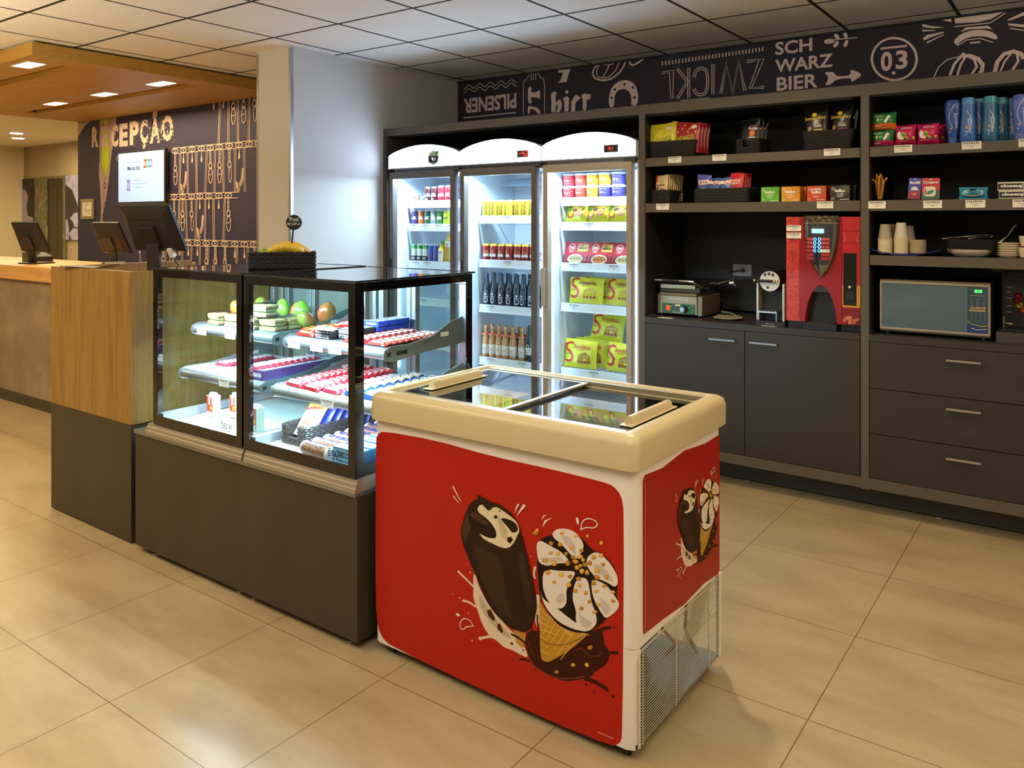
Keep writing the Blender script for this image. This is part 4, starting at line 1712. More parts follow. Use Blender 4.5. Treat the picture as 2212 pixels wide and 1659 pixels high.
s1 = pillow(.135, .235, .06, lambda u, v, s: BLK, sens(M('d6b93a', .4)), 4).build('crisp_bag', local=True)
s2 = pillow(.125, .235, .06, lambda u, v, s: BLK, sens(M('b5347c', .4)), 5).build('crisp_bag', local=True)
place(s1, (-1.24, CF + .085, S1 + .02), (-.1, -.03, -.1), 'black crisp bag with yellow panel, left in the right hand top basket', 'crisp bag')
place(s2, (-1.12, CF + .10, S1 + .02), (-.08, .05, -.25), 'black crisp bag with magenta panel, right hand top basket', 'crisp bag')
place(s2, (-1.085, CF + .17, S1 + .02), (-.05, .12, -.9), 'black crisp bag turned sideways behind the magenta panelled one', 'crisp bag')


def cookie(a):
    a.rect(-.04, .04, -.024, .13, M('d8602c', .4))
    a.rect(-.036, .045, -.012, .12, WHT)
    a.text('BONO', -.018, .05, .06, .018, M('232f7a', .4), bold=.03, rot=1.45)
    for k in range(9):
        a.disc(.0 + .013 * (k % 3), .05 + .025 * (k // 3), .006, .006, M('8e6a3c', .5), 8, up=False)


ck = pillow(.105, .165, .02, lambda u, v, s: M('cdb98c', .35) if u > .2 and s < 0 else M('b23a22', .35) if s < 0 else M('7d1d1a', .35), cookie, 6).build('snack_sachet', local=True)
for i in range(8):
    place(ck, (-2.155 + i * .003, CF + .055 + i * .024, S2 + .012), (-.12, -.06, -.3), '%s beige and red sachet in the small basket' % nth(i, 8), 'sachet', 'sachets in the small basket')


def toddy(txt, c2):
    def art(a):
        a.disc(.0, .05, .034, .022, c2, 14)
        a.text(txt, -.036, .085, .072, .036, M('c02430', .4), bold=.07, rot=.1)
        a.up(3)
        a.text(txt, -.034, .088, .068, .03, WHT, bold=.02, rot=.1)
        a.disc(.02, .03, .018, .01, M('8a5a2a', .4), 10)
    return art


tb = pillow(.085, .155, .03, lambda u, v, s: mP('28479c') if v < .8 else mP('4a55b8'), toddy('TODDY', WHT), 7).build('snack_sachet', local=True)
tg = pillow(.088, .135, .03, lambda u, v, s: mP('1f56a8'), toddy('Magic', mP('d9c63a')), 8).build('snack_sachet', local=True)
tr = pillow(.09, .16, .026, lambda u, v, s: mP('c3262c'), toddy('TODDY', mP('8a1820')), 9).build('snack_sachet', local=True)
GB = 'sachets in the wide basket on the second shelf'
place(tb, (-1.885, CF + .07, S2 + .015), (-.1, 0, .1), 'blue sachet with red lettering, far left in the basket before the tea', 'sachet', GB)
place(tg, (-1.825, CF + .06, S2 + .012), (-.12, .06, -.05), 'blue and yellow sachet, second from left in the basket before the tea', 'sachet', GB)
place(tg, (-1.74, CF + .06, S2 + .012), (-.1, -.08, .1), 'blue and yellow sachet tucked against the red ones', 'sachet', GB)
for i in range(4):
    place(tr, (-1.69 + i * .004, CF + .06 + i * .03, S2 + .012), (-.1, .05, -.2), '%s red sachet at the right of the wide basket' % nth(i, 4), 'sachet', GB)


# --- tea boxes
def tea(c, c2, l1, l2, name):
    b = B()
    b.box(-.0505, .0505, 0, .07, 0, .083, M(c, .45))
    a = flat(b, lambda x, z, k: (x, -k, z), .0003)
    for k in range(9):
        an = k * .7
        a.poly([(.022, .06), (.022 + .03 * cos(an), .06 + .026 * sin(an)), (.022 + .03 * cos(an + .14), .06 + .026 * sin(an + .14))], M(c2, .5), up=False)
    a.up()
    a.ring(-.036, .065, .006, .007, .0018, WHT, 12)
    if l1:
        a.text(l1, -.026, .06, .05, .012, WHT, bold=.02)
    a.text('leão', -.026, .042 if l1 else .047, .052, .017, WHT, bold=.03)
    if l2:
        a.text(l2, -.016, .034, .034, .007, WHT, bold=.02, shear=.2)
    a.rect(-.02, .026, .02, .028, WHT, up=False)
    a.rect(-.012, .021, .012, .0225, WHT, up=False)
    a.rect(.0, .006, .045, .009, WHT, up=False)
    a.ring(-.037, .012, .006, .006, .0015, WHT, 10)
    return b.build('tea_box', local=True, smooth=False)


for (c, c2, l1, l2, x, lab, n) in (('5fb52a', '2d6e22', '', 'FUZE', -1.48, 'green tea box', 1), ('d8952a', '9a6418', '', 'FUZE', -1.365, 'orange tea box', 2),
                                   ('c8402a', '3f9a36', 'matte', '', -1.226, 'red tea box', 2), ('2e2420', '5ba33a', '', 'FUZE', -1.103, 'dark brown tea box', 2)):
    o = tea(c, c2, l1, l2, lab)
    for i in range(n):
        place(o, (x + .012 * i, CF + .04 + i * .075, S2 + .0005), -.02, lab + (' at the front of the second shelf' if i == 0 else ' standing behind the front one of its colour'), 'tea box', 'tea boxes on the second shelf')


# --- pads
def pads(w, h, c1, c2, txt, kind):
    def colf(u, v, s):
        return M(c1, .3) if v > .33 or not c2 else M(c2, .3)

    def art(a):
        if kind == 0:
            a.text(txt, -.038, h * .74, .045, h * .12, M('dfe9d8', .4), bold=.01)
            a.line([(.012, h * .42), (.022, h * .55), (.026, h * .7), (.034, h * .78)], [.014, .011, .013, .016], WHT)
            a.disc(-.022, h * .58, .006, .01, M('b9e07a', .4), 8)
            a.rect(-.035, h * .2, -.005, h * .24, WHT)
            a.rect(-.038, h * .1, .03, h * .12, WHT)
        else:
            a.rect(-w * .32, h * .8, -w * .2, h * .86, M('2a3a9a', .4))
            a.text('intimus', -w * .18, h * .78, w * .5, h * .12, WHT, shear=.3, rot=.05)
            a.disc(-w * .26, h * .5, .01, .02, WHT, 12)
            a.disc(-w * .18, h * .38, .016, .009, WHT, 12, -.4)
            a.ring(-w * .04, h * .5, .011, .011, .003, M('e8c030', .4), 16)
            a.disc(-w * .04, h * .5, .009, .009, M('2f8f3a', .4), 16)
            a.rect(w * .05, h * .36, w * .44, h * .42, M('e6d22e', .4))
            a.rect(w * .05, h * .27, w * .44, h * .355, M('55a52e', .4))
            a.rect(-w * .3, h * .2, w * .1, h * .215, WHT)
    b = pillow(w, h, .075, colf, art, 11, crimp=.02)
    return b.build('sanitary_pad_pack', local=True)


g = 'pad packs on the top right shelf'
up_ = pads(.125, .089, '237a3c', 'e06a1f', 'BASIC', 0)
lo_ = pads(.115, .089, '237a3c', 'c21f6a', 'BASIC', 0)
place(lo_, (-.897, CF + .075, S1 + .0015), -.03, 'green pad pack with pink band, lower of the two stacked', 'pad pack', g)
place(up_, (-.892, CF + .075, S1 + .092), -.03, 'green pad pack with orange band, stacked on top', 'pad pack', g)
pk = pads(.1, .108, 'c51d63', None, '', 1)
place(pk, (-.787, CF + .075, S1 + .0015), 0.0, 'pink pad pack next to the green stack', 'pad pack', g)
place(pk, (-.682, CF + .07, S1 + .0015), -.05, 'pink pad pack, front one nearest the shampoo', 'pad pack', g)
place(pk, (-.662, CF + .155, S1 + .0015), -.05, 'pink pad pack behind the one nearest the shampoo', 'pad pack', g)


# --- shampoo bottles
def shampoo(inv, c, c2, cap):
    b = B()
    mm, m2, mc = M(c, .25), M(c2, .25), M(cap, .3)
    if inv:
        prof = [(.02, 0), (.021, .03), (.021, .0305), (.023, .04), (.028, .08), (.034, .13), (.037, .17), (.036, .2), (.028, .217), (.008, .222)]
        mats = [mc, mc] + [mm] * 7
        H = .222
    else:
        prof = [(.034, 0), (.036, .006), (.036, .06), (.033, .10), (.030, .14), (.029, .19), (.029, .1905), (.028, .205), (.027, .222), (.02, .2235)]
        mats = [mm] * 5 + [mc] * 4
        H = .223
    b.lathe(prof, (0, 0, 0), mats, 24, None, 1.0, .62)

    def rad(z):
        for (r0, z0), (r1, z1) in zip(prof, prof[1:]):
            if z0 <= z <= z1:
                return r0 + (r1 - r0) * (z - z0) / max(z1 - z0, 1e-6)
        return prof[-1][0]
    a = Art(b, lambda x, z, k: (x, -.62 * math.sqrt(max(rad(z) ** 2 - x * x, 0)) - k, z), .0004, .0006)
    L = [(-.012 + .026 * sin(q * pi * .9), .035 + .12 * q) for q in [k / 14 for k in range(15)]]
    if inv:
        L = [(p[0] * -1, .2 - p[1] + .03) for p in L]
    a.line(L, .0022, M('b9d4ee', .3, .3))
    a.text('Palmolive', -.004 + (.01 if inv else 0), .15 if inv else .12, .075, .012, M('c7dcf2', .4), shear=.2, rot=-pi / 2 + .12)
    a.disc(-.006, .075, .004, .006, M('e0b04a', .4), 8)
    a.disc(-.010, .055, .003, .004, M('bcd8ee', .4), 8)
    return b.build('shampoo_bottle', local=True, ang=50)


shA = shampoo(True, '1f4ea0', '3a6ec0', '2a5cb0')
shB = shampoo(False, '2a62b4', '3a6ec0', '3f86c8')
shC = shampoo(False, '20608f', '2f86a8', '2f8cb0')
shD = shampoo(True, '4a62c0', '3a6ec0', '5a70c8')
g = 'shampoo bottles on the top right shelf'
for o, x, y, r, lab in ((shA, -.571, .06, .0, 'blue bottle standing on its cap, leftmost of the shampoos'), (shB, -.503, .05, .1, 'blue shampoo bottle, front of the left pair'),
                        (shB, -.466, .12, .0, 'blue shampoo bottle behind the left pair front one'), (shC, -.409, .055, .15, 'teal blue shampoo bottle, front of its row'),
                        (shC, -.372, .14, .1, 'teal blue shampoo bottle, second of its row'), (shC, -.333, .20, .05, 'teal blue shampoo bottle, last of its row'),
                        (shC, -.452, .19, 0, 'dark teal bottle half hidden between the blue and teal rows'), (shD, -.284, .05, .1, 'violet blue bottle standing on its cap at the right picture edge')):
    place(o, (x, CF + y, S1 + .0005), r, lab, 'shampoo bottle', g)

# --- second shelf, right bay
t = thing('straw_glass', 'clear glass holding orange sachets at the left of the right bay shelf', 'glass', (-.911, CF + .07, S2 + .001))
b = B()
b.lathe([(.026, 0), (.029, .06), (.031, .085)], (0, 0, 0), PLASTIC, 18)
b.build('vessel', t, local=True)
stk = None
for i in range(6):
    b = B()
    an = i * 1.05
    p0 = (.008 * cos(an), .008 * sin(an), .007)
    p1 = (.022 * cos(an + .5), .02 * sin(an + .5), .1)
    p2 = (.03 * cos(an + .4) - (.02 if i % 2 else -.006), .024 * sin(an + .5), .118 + .01 * (i % 3))
    b.tube([p0, p1, p2], [.0045, .005, .0055], M('d08a2c', .4), 6)
    o = b.build('sugar_stick', local=True)
    o.location = (-.911, CF + .07, S2 + .001)
    tag(o, '%s orange sugar stick in the clear glass' % ['short', 'bent', 'leaning', 'tall', 'crooked', 'rear'][i], 'sachet', 'orange sticks in the clear glass')


def blister(w, h, c1, c2, l, inner):
    b = B()
    b.prism(rounded(-w / 2, w / 2, 0, h, .006, 3), lambda x, z, d: (x, d, z), 0, .002, M(c1, .35))
    a = flat(b, lambda x, z, k: (x, -k, z), .0003)
    a.rect(-w / 2 + .001, .001, w / 2 - .001, h * .42, M(c2, .35))
    inner(a, w, h)
    a.text(l, -w * .42, h * .72, w * .84, h * .13, WHT, bold=.03)
    a.ring(0, h * .93, .006, .003, .0015, WHT, 10)
    return b


def in1(a, w, h):
    a.disc(0, h * .4, w * .3, h * .2, M('d8d6d2', .3), 18)
    a.rect(-w * .28, h * .25, w * .28, h * .36, M('b01f2a', .3))
    a.rect(-w * .28, h * .36, w * .28, h * .42, M('2a2f8a', .3))


def in2(a, w, h):
    a.poly([(p[0] - w * .08, p[1]) for p in rounded(-w * .3, w * .36, h * .14, h * .6, .014, 5)], M('d9d3bf', .35))
    a.disc(-w * .02, h * .34, .018, .009, M('2f7a52', .4), 14, .4)
    a.rect(-w * .33, h * .22, -w * .24, h * .5, M('c02a2a', .4))


o = blister(.058, .11, '3a3fb0', '8c1a2a', 'Sanifill', in1).build('dental_floss_pack', local=True, smooth=False)
o.location = (-.746, CF + .05, S2 + .004)
o.rotation_euler = (-.12, .05, .0)
tag(o, 'blue and dark red dental floss blister pack leaning on the shelf', 'blister pack')
o = blister(.082, .11, 'b8202a', '2a5f48', 'Colgate', in2).build('dental_floss_pack', local=True, smooth=False)
o.location = (-.668, CF + .04, S2 + .001)
o.rotation_euler = (-.12, .0, .0)
tag(o, 'red and green dental floss blister pack with white dispenser', 'blister pack')
b = B()
b.box(-.01, .01, 0, .02, 0, .11, M('c8c2b4', .5))


def wip(a):
    a.disc(0, .028, .045, .018, M('cfc7a8', .4), 24)
    a.disc(0, .043, .015, .006, M('22304f', .4), 14)
    a.text('Lenço', -.018, .022, .036, .013, M('4a5a50', .5))


o = pillow(.125, .058, .05, lambda u, v, s: M('2f8fb8', .25), wip, 12, crimp=.12).build('wet_wipes_pack', local=True)
place(o, (-.482, CF + .06, S2 + .001), (-.15, 0, 0), 'small turquoise packet of wet wipes lying on the shelf', 'wipes packet')
b = B()
b.box(0, .16, 0, .045, 0, .0395, M('d8d2c0', .45))
a = flat(b, lambda x, z, k: (x, -k, z), .0003)
a.rect(.002, .004, .158, .032, M('1b1a1c', .4))
a.text('closeup', .012, .009, .095, .02, WHT, bold=.04)
a.ring(.125, .02, .022, .02, .006, M('9aa6b8', .3, .3), 16, .5, 4.0)
o = b.build('toothpaste_box', local=True, smooth=False)
place(o, (-.373, CF + .05, S2 + .0005), .03, 'black and cream toothpaste box, lower of the two stacked', 'toothpaste box')
place(o, (-.378, CF + .05, S2 + .041), .02, 'black and cream toothpaste box, stacked on top', 'toothpaste box')

# --- cups, plates and tray on the third shelf
b = B()
b.prism([(-.165, .03), (-.12, .016), (-.06, .004), (.06, .004), (.12, .016), (.165, .03), (.165, .034), (.12, .021), (.06, .009), (-.06, .009), (-.12, .021), (-.165, .034)], lambda x, z, d: (x, d, z), 0, .3, M('16257e', .3))
b.box(-.058, .058, 0.002, .298, 0.0005, .0045, M('16257e', .3))
o = b.build('serving_tray', local=True, smooth=True, ang=60)
o.location = (-.785, CF + .02, S3 + .0005)
tag(o, 'dark blue curved plastic tray under the stacks of paper cups', 'tray')
CUPM, CUPT = M('c9b99c', .5), M('948a7a', .4)


def cup_stack(n, cap, r0=.024, r1=.036, h=.085, step=.008):
    """upturned paper cups nested in one another"""
    t_ = []
    for i in range(n):
        b = B()
        top = i == n - 1
        b.lathe([(r1 + .0015, 0), (r1 + .0015, .004), (r1, .0045), (r0, h), (r0 - .003, h), (r0 - .003, h - .004)], (0, 0, 0), [CUPM, CUPM, cap if top else CUPM, cap if top else CUPM, CUPM], 20)
        t_.append(b)
    return t_


TR = S3 + .0105
for (x, y, n, cap, lab) in ((-.882, .055, 9, CUPT, 'front left cup stack'), (-.866, .14, 9, M('8a7350', .5), 'rear left cup stack'), (-.806, .06, 10, M('b9b4a4', .3), 'front right cup stack'), (-.786, .14, 8, CUPT, 'rear right cup stack')):
    src = B()
    src.lathe([(.0345, .0003), (.0355, 0), (.0355, .004), (.0345, .0045), (.023, .082), (.0005, .082), (.0005, .0812), (.0224, .0812), (.0339, .0045), (.0345, .0003)], (0, 0, 0), CUPM, 20, caps=False)
    so = src.build('paper_cup', local=True, ang=50)
    for i in range(n):
        if i == n - 1:
            tp = B()
            tp.lathe([(.0345, .0003), (.0355, 0), (.0355, .004), (.0345, .0045), (.023, .082), (.0005, .082), (.0005, .0812), (.0224, .0812), (.0339, .0045), (.0345, .0003)], (0, 0, 0), [CUPM, CUPM, CUPM, cap, cap, CUPM, CUPM, CUPM, CUPM], 20, caps=False)
            o = tp.build('paper_cup', local=True, ang=50)
            o.location = (x, CF + y, TR + i * .0085)
            tag(o, 'topmost upturned cup with darker wall, ' + lab, 'cup', 'upturned cups on the blue tray')
        else:
            place(so, (x, CF + y, TR + i * .0085), 0, '%s upturned cup from the tray up, %s' % (['lowest', 'second', 'third', 'fourth', 'fifth', 'sixth', 'seventh', 'eighth', 'ninth'][i], lab), 'cup', 'upturned cups on the blue tray')
b = B()
b.lathe([(.036, 0), (.038, .002), (.038, .004), (.034, .0042)], (0, 0, 0), M('b9a886', .5), 20)
lid = b.build('cup_lid', local=True)
for i in range(15):
    place(lid, (-.728, CF + .06, TR + .002 + i * .0046), 0, '%s beige cup lid of the short stack on the blue tray' % (['lowest', 'second lowest', 'third lowest', 'fourth lowest', 'fifth lowest', 'sixth lowest', 'seventh lowest', 'middle', 'seventh highest', 'sixth highest', 'fifth highest', 'fourth highest', 'third highest', 'second highest', 'topmost'][i]), 'cup lid', 'stack of cup lids on the blue tray')

b = B()
b.lathe([(.07, 0), (.075, .004), (.10, .022), (.105, .036), (.101, .036), (.096, .026), (.07, .012)], (0, 0, 0), M('d0c8ba', .3), 28)
o = b.build('serving_dish', local=True, ang=50)
o.location = (-.50, CF + .125, S3 + .0005)
tag(o, 'round white dish carrying the stack of dark trays', 'dish')
b = B()
b.prism(rounded(-.105, .105, -.07, .07, .02, 4), lambda x, y, d: (x, y, d), 0, .004, M('131214', .35))
b.prism(rounded(-.112, .112, -.077, .077, .02, 4), lambda x, y, d: (x, y, d), .0042, .0065, M('1c1a1c', .3))
pl = b.build('dark_plate', local=True, smooth=False)
for i in range(6):
    place(pl, (-.49, CF + .12, S3 + .037 + i * .0085), .01 * (i % 3), '%s black tray on the white dish' % ['lowest', 'second lowest', 'third lowest', 'fourth lowest', 'fifth lowest', 'topmost'][i], 'tray', 'black trays stacked on the white dish')
fk = M('c6c9cc', .2, 1.0)


def fork(kind):
    b = B()
    b.tube([(-.07, 0, 0), (-.02, 0, .004), (.03, 0, .001)], [.0035, .002, .0025], fk, 6)
    if kind == 'spoon':
        b.ell((.048, 0, 0), (.022, .013, .004), fk, None, 12, 6)
    else:
        for k in (-1.5, -.5, .5, 1.5):
            b.tube([(.03, k * .002, .001), (.045, k * .0045, .004), (.066, k * .004, .0)], .0013, fk, 4)
        b.box(.028, .04, -.006, .006, .0, .002, fk)
    return b.build(kind, local=True)


fo, sp = fork('fork'), fork('spoon')
for i, (o, x, y, dz, r, lab) in enumerate(((sp, -.55, .06, 0, .3, 'steel spoon lying on the left of the black trays'), (fo, -.52, .10, .004, -.4, 'steel fork lying crosswise at the left of the black trays'),
                                        (sp, -.49, .07, .006, .15, 'steel spoon in the middle of the black trays'), (fo, -.46, .09, .010, -.2, 'steel fork on the heap over the black trays'),
                                        (fo, -.44, .06, .002, .5, 'steel fork at the right front of the black trays'), (sp, -.50, .13, .010, .9, 'steel spoon at the rear of the cutlery heap'))):
    place(o, (x, CF + y, S3 + .0935 + dz), (0, -.08, r), lab, o.name.split('.')[0], 'cutlery on the black trays')
b = B()
b.lathe([(.035, 0), (.04, .006), (.05, .012), (.05, .0145), (.045, .0145), (.03, .008)], (0, 0, 0), M('cfc4ae', .35), 24)
so = b.build('saucer', local=True)
for i in range(6):
    place(so, (-.333, CF + .075, S3 + .0005 + i * .0115), 0, '%s cream saucer in the stack beside the black trays' % ['lowest', 'second', 'third', 'fourth', 'fifth', 'topmost'][i], 'saucer', 'cream saucers on the third shelf')
b = B()
for k in range(4):
    b.tube([(-.03 + .004 * k, 0, .0), (.01, .002 * k, .03), (.035 + .004 * k, .003 * k, .075 + .004 * k)], .0016, fk, 5)
b.box(-.032, -.012, -.003, .009, -.001, .002, fk)
o = b.build('cutlery_bundle', local=True)
o.location = (-.35, CF + .07, S3 + .0735)
tag(o, 'slanting bundle of thin steel spoons on the saucer stack', 'cutlery')
b = B()
b.lathe([(.02, 0), (.026, .004), (.031, .03), (.034, .052), (.031, .052), (.028, .03), (.02, .008)], (0, 0, 0), M('cdbf9f', .35), 20)
cu = b.build('coffee_cup', local=True)
for i in range(2):
    place(cu, (-.262 + .004 * i, CF + .06, S3 + .0005 + i * .0535), 0, ['cream cup on the shelf at the right picture edge', 'cream cup stacked on top at the right picture edge'][i], 'cup')

# ---------------------------------------------------------------- appliances on the worktops
# socket plates on the back panels
for x, z, w, lab, plug in ((-1.834, 1.22, .062, 'grey socket plate with black plug behind the sandwich grill', True), (-.36, 1.30, .09, 'grey socket plate behind the microwave', False)):
    t = thing('wall_socket', lab, 'socket', (x, 5.048, z))
    b = B()
    b.prism(rounded(x - w, x + w, z - .038, z + .038, .008, 3), lambda p, q, d: (p, d, q), 5.042, 5.0492, M('8d9096', .5))
    b.build('plate', t, bev=0.001)
    if plug:
        b = B()
        b.cyl((x + .005, 5.041, z), (x + .005, 5.015, z), .014, .011, BLACK, 12)
        b.tube([(x + .005, 5.02, z), (x - .03, 5.02, z - .004), (x - .07, 5.02, z - .01)], .005, BLACK, 6)
        b.build('plug', t)

# sandwich grill
GS = M('9d9177', .35, .6)
t = thing('sandwich_grill', 'steel contact sandwich grill with green control panel on the worktop', 'sandwich grill', (-2.06, 4.8, WT))
b = B()
b.box(-2.20, -1.955, 4.60, 4.90, .962, 1.075, GS)
b.box(-2.222, -2.2, 4.61, 4.9, .957, 1.078, M('857b66', .35, .6))
b.box(-1.955, -1.926, 4.61, 4.9, .957, 1.078, M('857b66', .35, .6))
b.prism([(4.585, 1.078), (4.60, 1.095), (4.90, 1.095), (4.90, 1.078)], lambda y, z, d: (d, y, z), -2.20, -1.957, GS)
b.build('body', t, bev=0.003)
b = B()
a = flat(b, on_y(4.5995), .0004)
a.rect(-2.183, .962 + .003, -1.965, 1.027, M('1f5a3c', .4))
for p, q in ((-2.14, 1.005), (-2.02, 1.005), (-2.0, .99), (-2.0, 1.015), (-2.0, .975)):
    a.rect(p + .01, q, p + .022, q + .002, M('a8c8b0', .5), up=False)
a.text('Panini Perfecto', -2.115, .969, .08, .010, M('d8d4bc', .5), shear=.2)
a.rect(-2.098, 1.012, -2.062, 1.022, M('d8d4bc', .5))
a.ring(-2.08, .998, .006, .006, .005, M('7a1c18', .4), 12)
a.text('WARING', -2.14, 1.046, .13, .022, M('c9c2ae', .3, .6), bold=.02)
a.line([(-2.145, 1.04), (-2.08, 1.036), (-2.01, 1.04)], .002, M('c9c2ae', .3, .6))
b.build('control_panel', t, smooth=False)
b = B()
b.box(-2.155, -2.13, 4.592, 4.5985, .985, 1.012, M('ff3a1c', .3, 0, 1.5))
b.build('rocker_switch', t, bev=0.002)
b = B()
b.cyl((-2.035, 4.598, .995), (-2.035, 4.575, .995), .022, .018, BLACK, 20)
b.cyl((-2.04, 4.575, .995), (-2.04, 4.572, .995), .015, .015, STEEL, 16)
b.build('dial', t)
b = B()
b.prism([(4.59, 1.098), (4.60, 1.13), (4.66, 1.15), (4.9, 1.155), (4.9, 1.098)], lambda y, z, d: (d, y, z), -2.195, -1.935, M('1a1a1a', .4))
b.box(-2.19, -1.96, 4.586, 4.5899, 1.12, 1.145, GS)
b.build('upper_plate', t, bev=0.004)
b = B()
b.tube([(-2.21, 4.70, 1.135), (-2.225, 4.60, 1.155), (-2.21, 4.55, 1.172), (-2.0, 4.55, 1.172), (-1.965, 4.56, 1.168), (-1.93, 4.62, 1.13), (-1.925, 4.7, 1.12)], .006, STEEL, 8)
b.tube([(-2.155, 4.55, 1.172), (-2.05, 4.55, 1.172)], .011, BLACK, 10)
b.build('handle', t)
b = B()
b.cyl((-1.84, 4.85, 1.15), (-1.81, 4.85, 1.15), .02, .02, STEEL, 14)
b.tube([(-1.93, 4.86, 1.14), (-1.86, 4.86, 1.16), (-1.82, 4.85, 1.17), (-1.81, 4.85, 1.13)], .006, STEEL, 8)
b.build('hinge_arm', t)
for x in (-2.2, -1.95):
    for y in (4.63, 4.87):
        b = B()
        b.cyl((x, y, WT + .0005), (x, y, .9615), .009, .008, BLACK, 10)
        b.build('foot', t)

b = B()
b.lathe([(.05, 0), (.055, .003), (.085, .013), (.083, .015), (.052, .006)], (0, 0, 0), M('b5ab93', .3), 28)
o = b.build('plate', local=True, ang=60)
o.location = (-1.775, 4.64, WT + .0005)
tag(o, 'round white plate carrying steel tongs, between grill and capsule coffee maker', 'plate')
b = B()
for s in (-1, 1):
    b.tube([(-.09, s * .02, .02 + .01 * s), (-.02, s * .012, .018 + .008 * s), (.05, s * .004, .012), (.07, 0, .01)], [.008, .006, .005, .006], M('9c927c', .3, .8), 6)
b.cyl((.07, -.012, .01), (.07, .012, .01), .006, .006, STEEL, 8)
o = b.build('tongs', local=True)
o.location = (-1.745, 4.635, WT + .012)
o.rotation_euler = (0, 0, -.25)
tag(o, 'pair of steel serving tongs resting on the white plate', 'tongs')
for x, w in ((-2.16, .09), (-1.52, .08)):
    b = B()
    b.box(x, x + w, CF + .012, CF + .05, WT + .0004, WT + .0012, PAPER)
    tag(b.build('paper_note', loc=(x, CF + .02, WT)), 'thin white card lying flat on the worktop edge, %s' % ('in front of the grill' if x < -2 else 'in front of the capsule coffee maker'), 'card')

# capsule coffee maker
t = thing('capsule_coffee_maker', 'small black and silver capsule coffee maker left of the red machine', 'coffee maker', (-1.475, 4.6, WT))
SIL = M('b9b3a6', .35, .5)
b = B()
b.box(-1.548, -1.425, 4.56, 4.80, .975, 1.15, BLACKM)
b.prism(rounded(-1.556, -1.39, .9465, .975, .008, 3), lambda x, z, d: (x, d, z), 4.49, 4.8, BLACK)
b.build('body', t, bev=0.004)
b = B()
b.cyl((-1.475, 4.495, 1.199), (-1.475, 4.78, 1.199), .057, .055, BLACK, 32)
b.cyl((-1.475, 4.489, 1.199), (-1.475, 4.4945, 1.199), .0565, .057, M('c9c3b8', .35, .3), 32)
b.build('brew_head', t)
b = B()
a = flat(b, on_y(4.489), .0004)
for x, z in ((-1.500, 1.235), (-1.478, 1.240), (-1.456, 1.235), (-1.485, 1.163)):
    a.disc(x, z, .0075, .0085, BLACK, 14)
a.rect(-1.53, 1.183, -1.42, 1.185, M('6a665e', .4))
b.build('button_face', t, smooth=False)
b = B()
b.tube([(-1.55, 4.475, 1.20), (-1.43, 4.475, 1.20)], .0085, BLACK, 10)
for p, q in ((-1.56, -1.551), (-1.448, -1.44), (-1.434, -1.426)):
    b.tube([(p, 4.475, 1.20), (q, 4.475, 1.20)], .009, SIL, 10)
b.build('lever', t)
for x in (-1.548, -1.402):
    b = B()
    b.box(x - .007, x + .007, 4.50, 4.79, .9755, 1.185, SIL)
    b.build('side_column', t, bev=0.003)
b = B()
b.box(-1.536, -1.43, 4.47, 4.555, 1.022, 1.03, STEEL)
for k in range(6):
    b.box(-1.532 + k * .018, -1.526 + k * .018, 4.474, 4.55, 1.0302, 1.033, STEEL)
b.box(-1.534, -1.53, 4.475, 4.485, .9755, 1.022, STEEL)
b.box(-1.436, -1.432, 4.475, 4.485, .9755, 1.022, STEEL)
b.build('cup_grid', t, smooth=False)
b = B()
a = flat(b, on_y(4.49), .0003)
a.text('NESPRESSO', -1.50, .955, .05, .006, M('b9b3a6', .4))
b.build('lettering', t, smooth=False)

# red hot drinks machine
MR = M('b3222a', .3)
MR2 = M('8e1219', .3)
MR3 = noise_mat('red_bean_print', [(0.35, 'a82a2a'), (0.5, 'c4453c'), (0.62, 'ab2c2c'), (0.75, 'cf5246')], (1, 1, 1), 26, detail=1, rough=.3)
t = thing('drinks_machine', 'tall red coffee vending machine with chrome shield panel and blue lit buttons', 'coffee machine', (-1.19, 4.75, WT))
x0, x1, yf = -1.386, -0.998, 4.50
b = B()
b.box(x0, x1, yf + .14, 4.98, .985, 1.56, MR2)
b.box(x0, -1.314, yf, yf + .139, .985, 1.56, MR3)
b.box(-1.091, x1, yf, yf + .139, .985, 1.56, MR)
arch = [(-1.282, .985), (-1.28, 1.028), (-1.268, 1.091), (-1.244, 1.15), (-1.222, 1.178), (-1.202, 1.188), (-1.18, 1.182), (-1.158, 1.158), (-1.137, 1.111), (-1.122, 1.047), (-1.116, .985)]
b.prism([(-1.3135, .985)] + arch[:6] + [(-1.202, 1.56), (-1.3135, 1.56)], lambda x, z, d: (x, d, z), yf - .004, yf + .139, MR2)
b.prism([(-1.0915, .985), (-1.0915, 1.56), (-1.202, 1.56)] + arch[5:], lambda x, z, d: (x, d, z), yf - .004, yf + .139, MR2)
b.build('body', t, bev=0.001)
b = B()
b.box(-1.285, -1.112, yf + .05, yf + .1395, .985, 1.19, M('060607', .5))
b.box(-1.285, -1.112, yf - .03, yf + .05, .947, .984, BLACK)
b.box(-1.27, -1.13, yf - .026, yf + .045, .9842, .988, M('55524c', .3, .8))
b.box(-1.24, -1.15, yf + .0, yf + .049, 1.15, 1.185, M('2a2a2c', .35))
b.build('cup_bay', t, bev=0.002)
b = B()
b.box(x0 + .005, x1 - .005, yf + .02, 4.97, .9465, .9845, BLACKG)
b.build('base', t, smooth=False)
# chrome shield, bowed outwards
vis = [(-1.289, 1.566), (-1.286, 1.463), (-1.277, 1.40), (-1.262, 1.345), (-1.24, 1.29), (-1.215, 1.25), (-1.195, 1.232), (-1.175, 1.247), (-1.15, 1.285), (-1.128, 1.335), (-1.112, 1.39), (-1.103, 1.45), (-1.100, 1.566)]
CHR = M('8f8c86', .12, .9)
b = B()


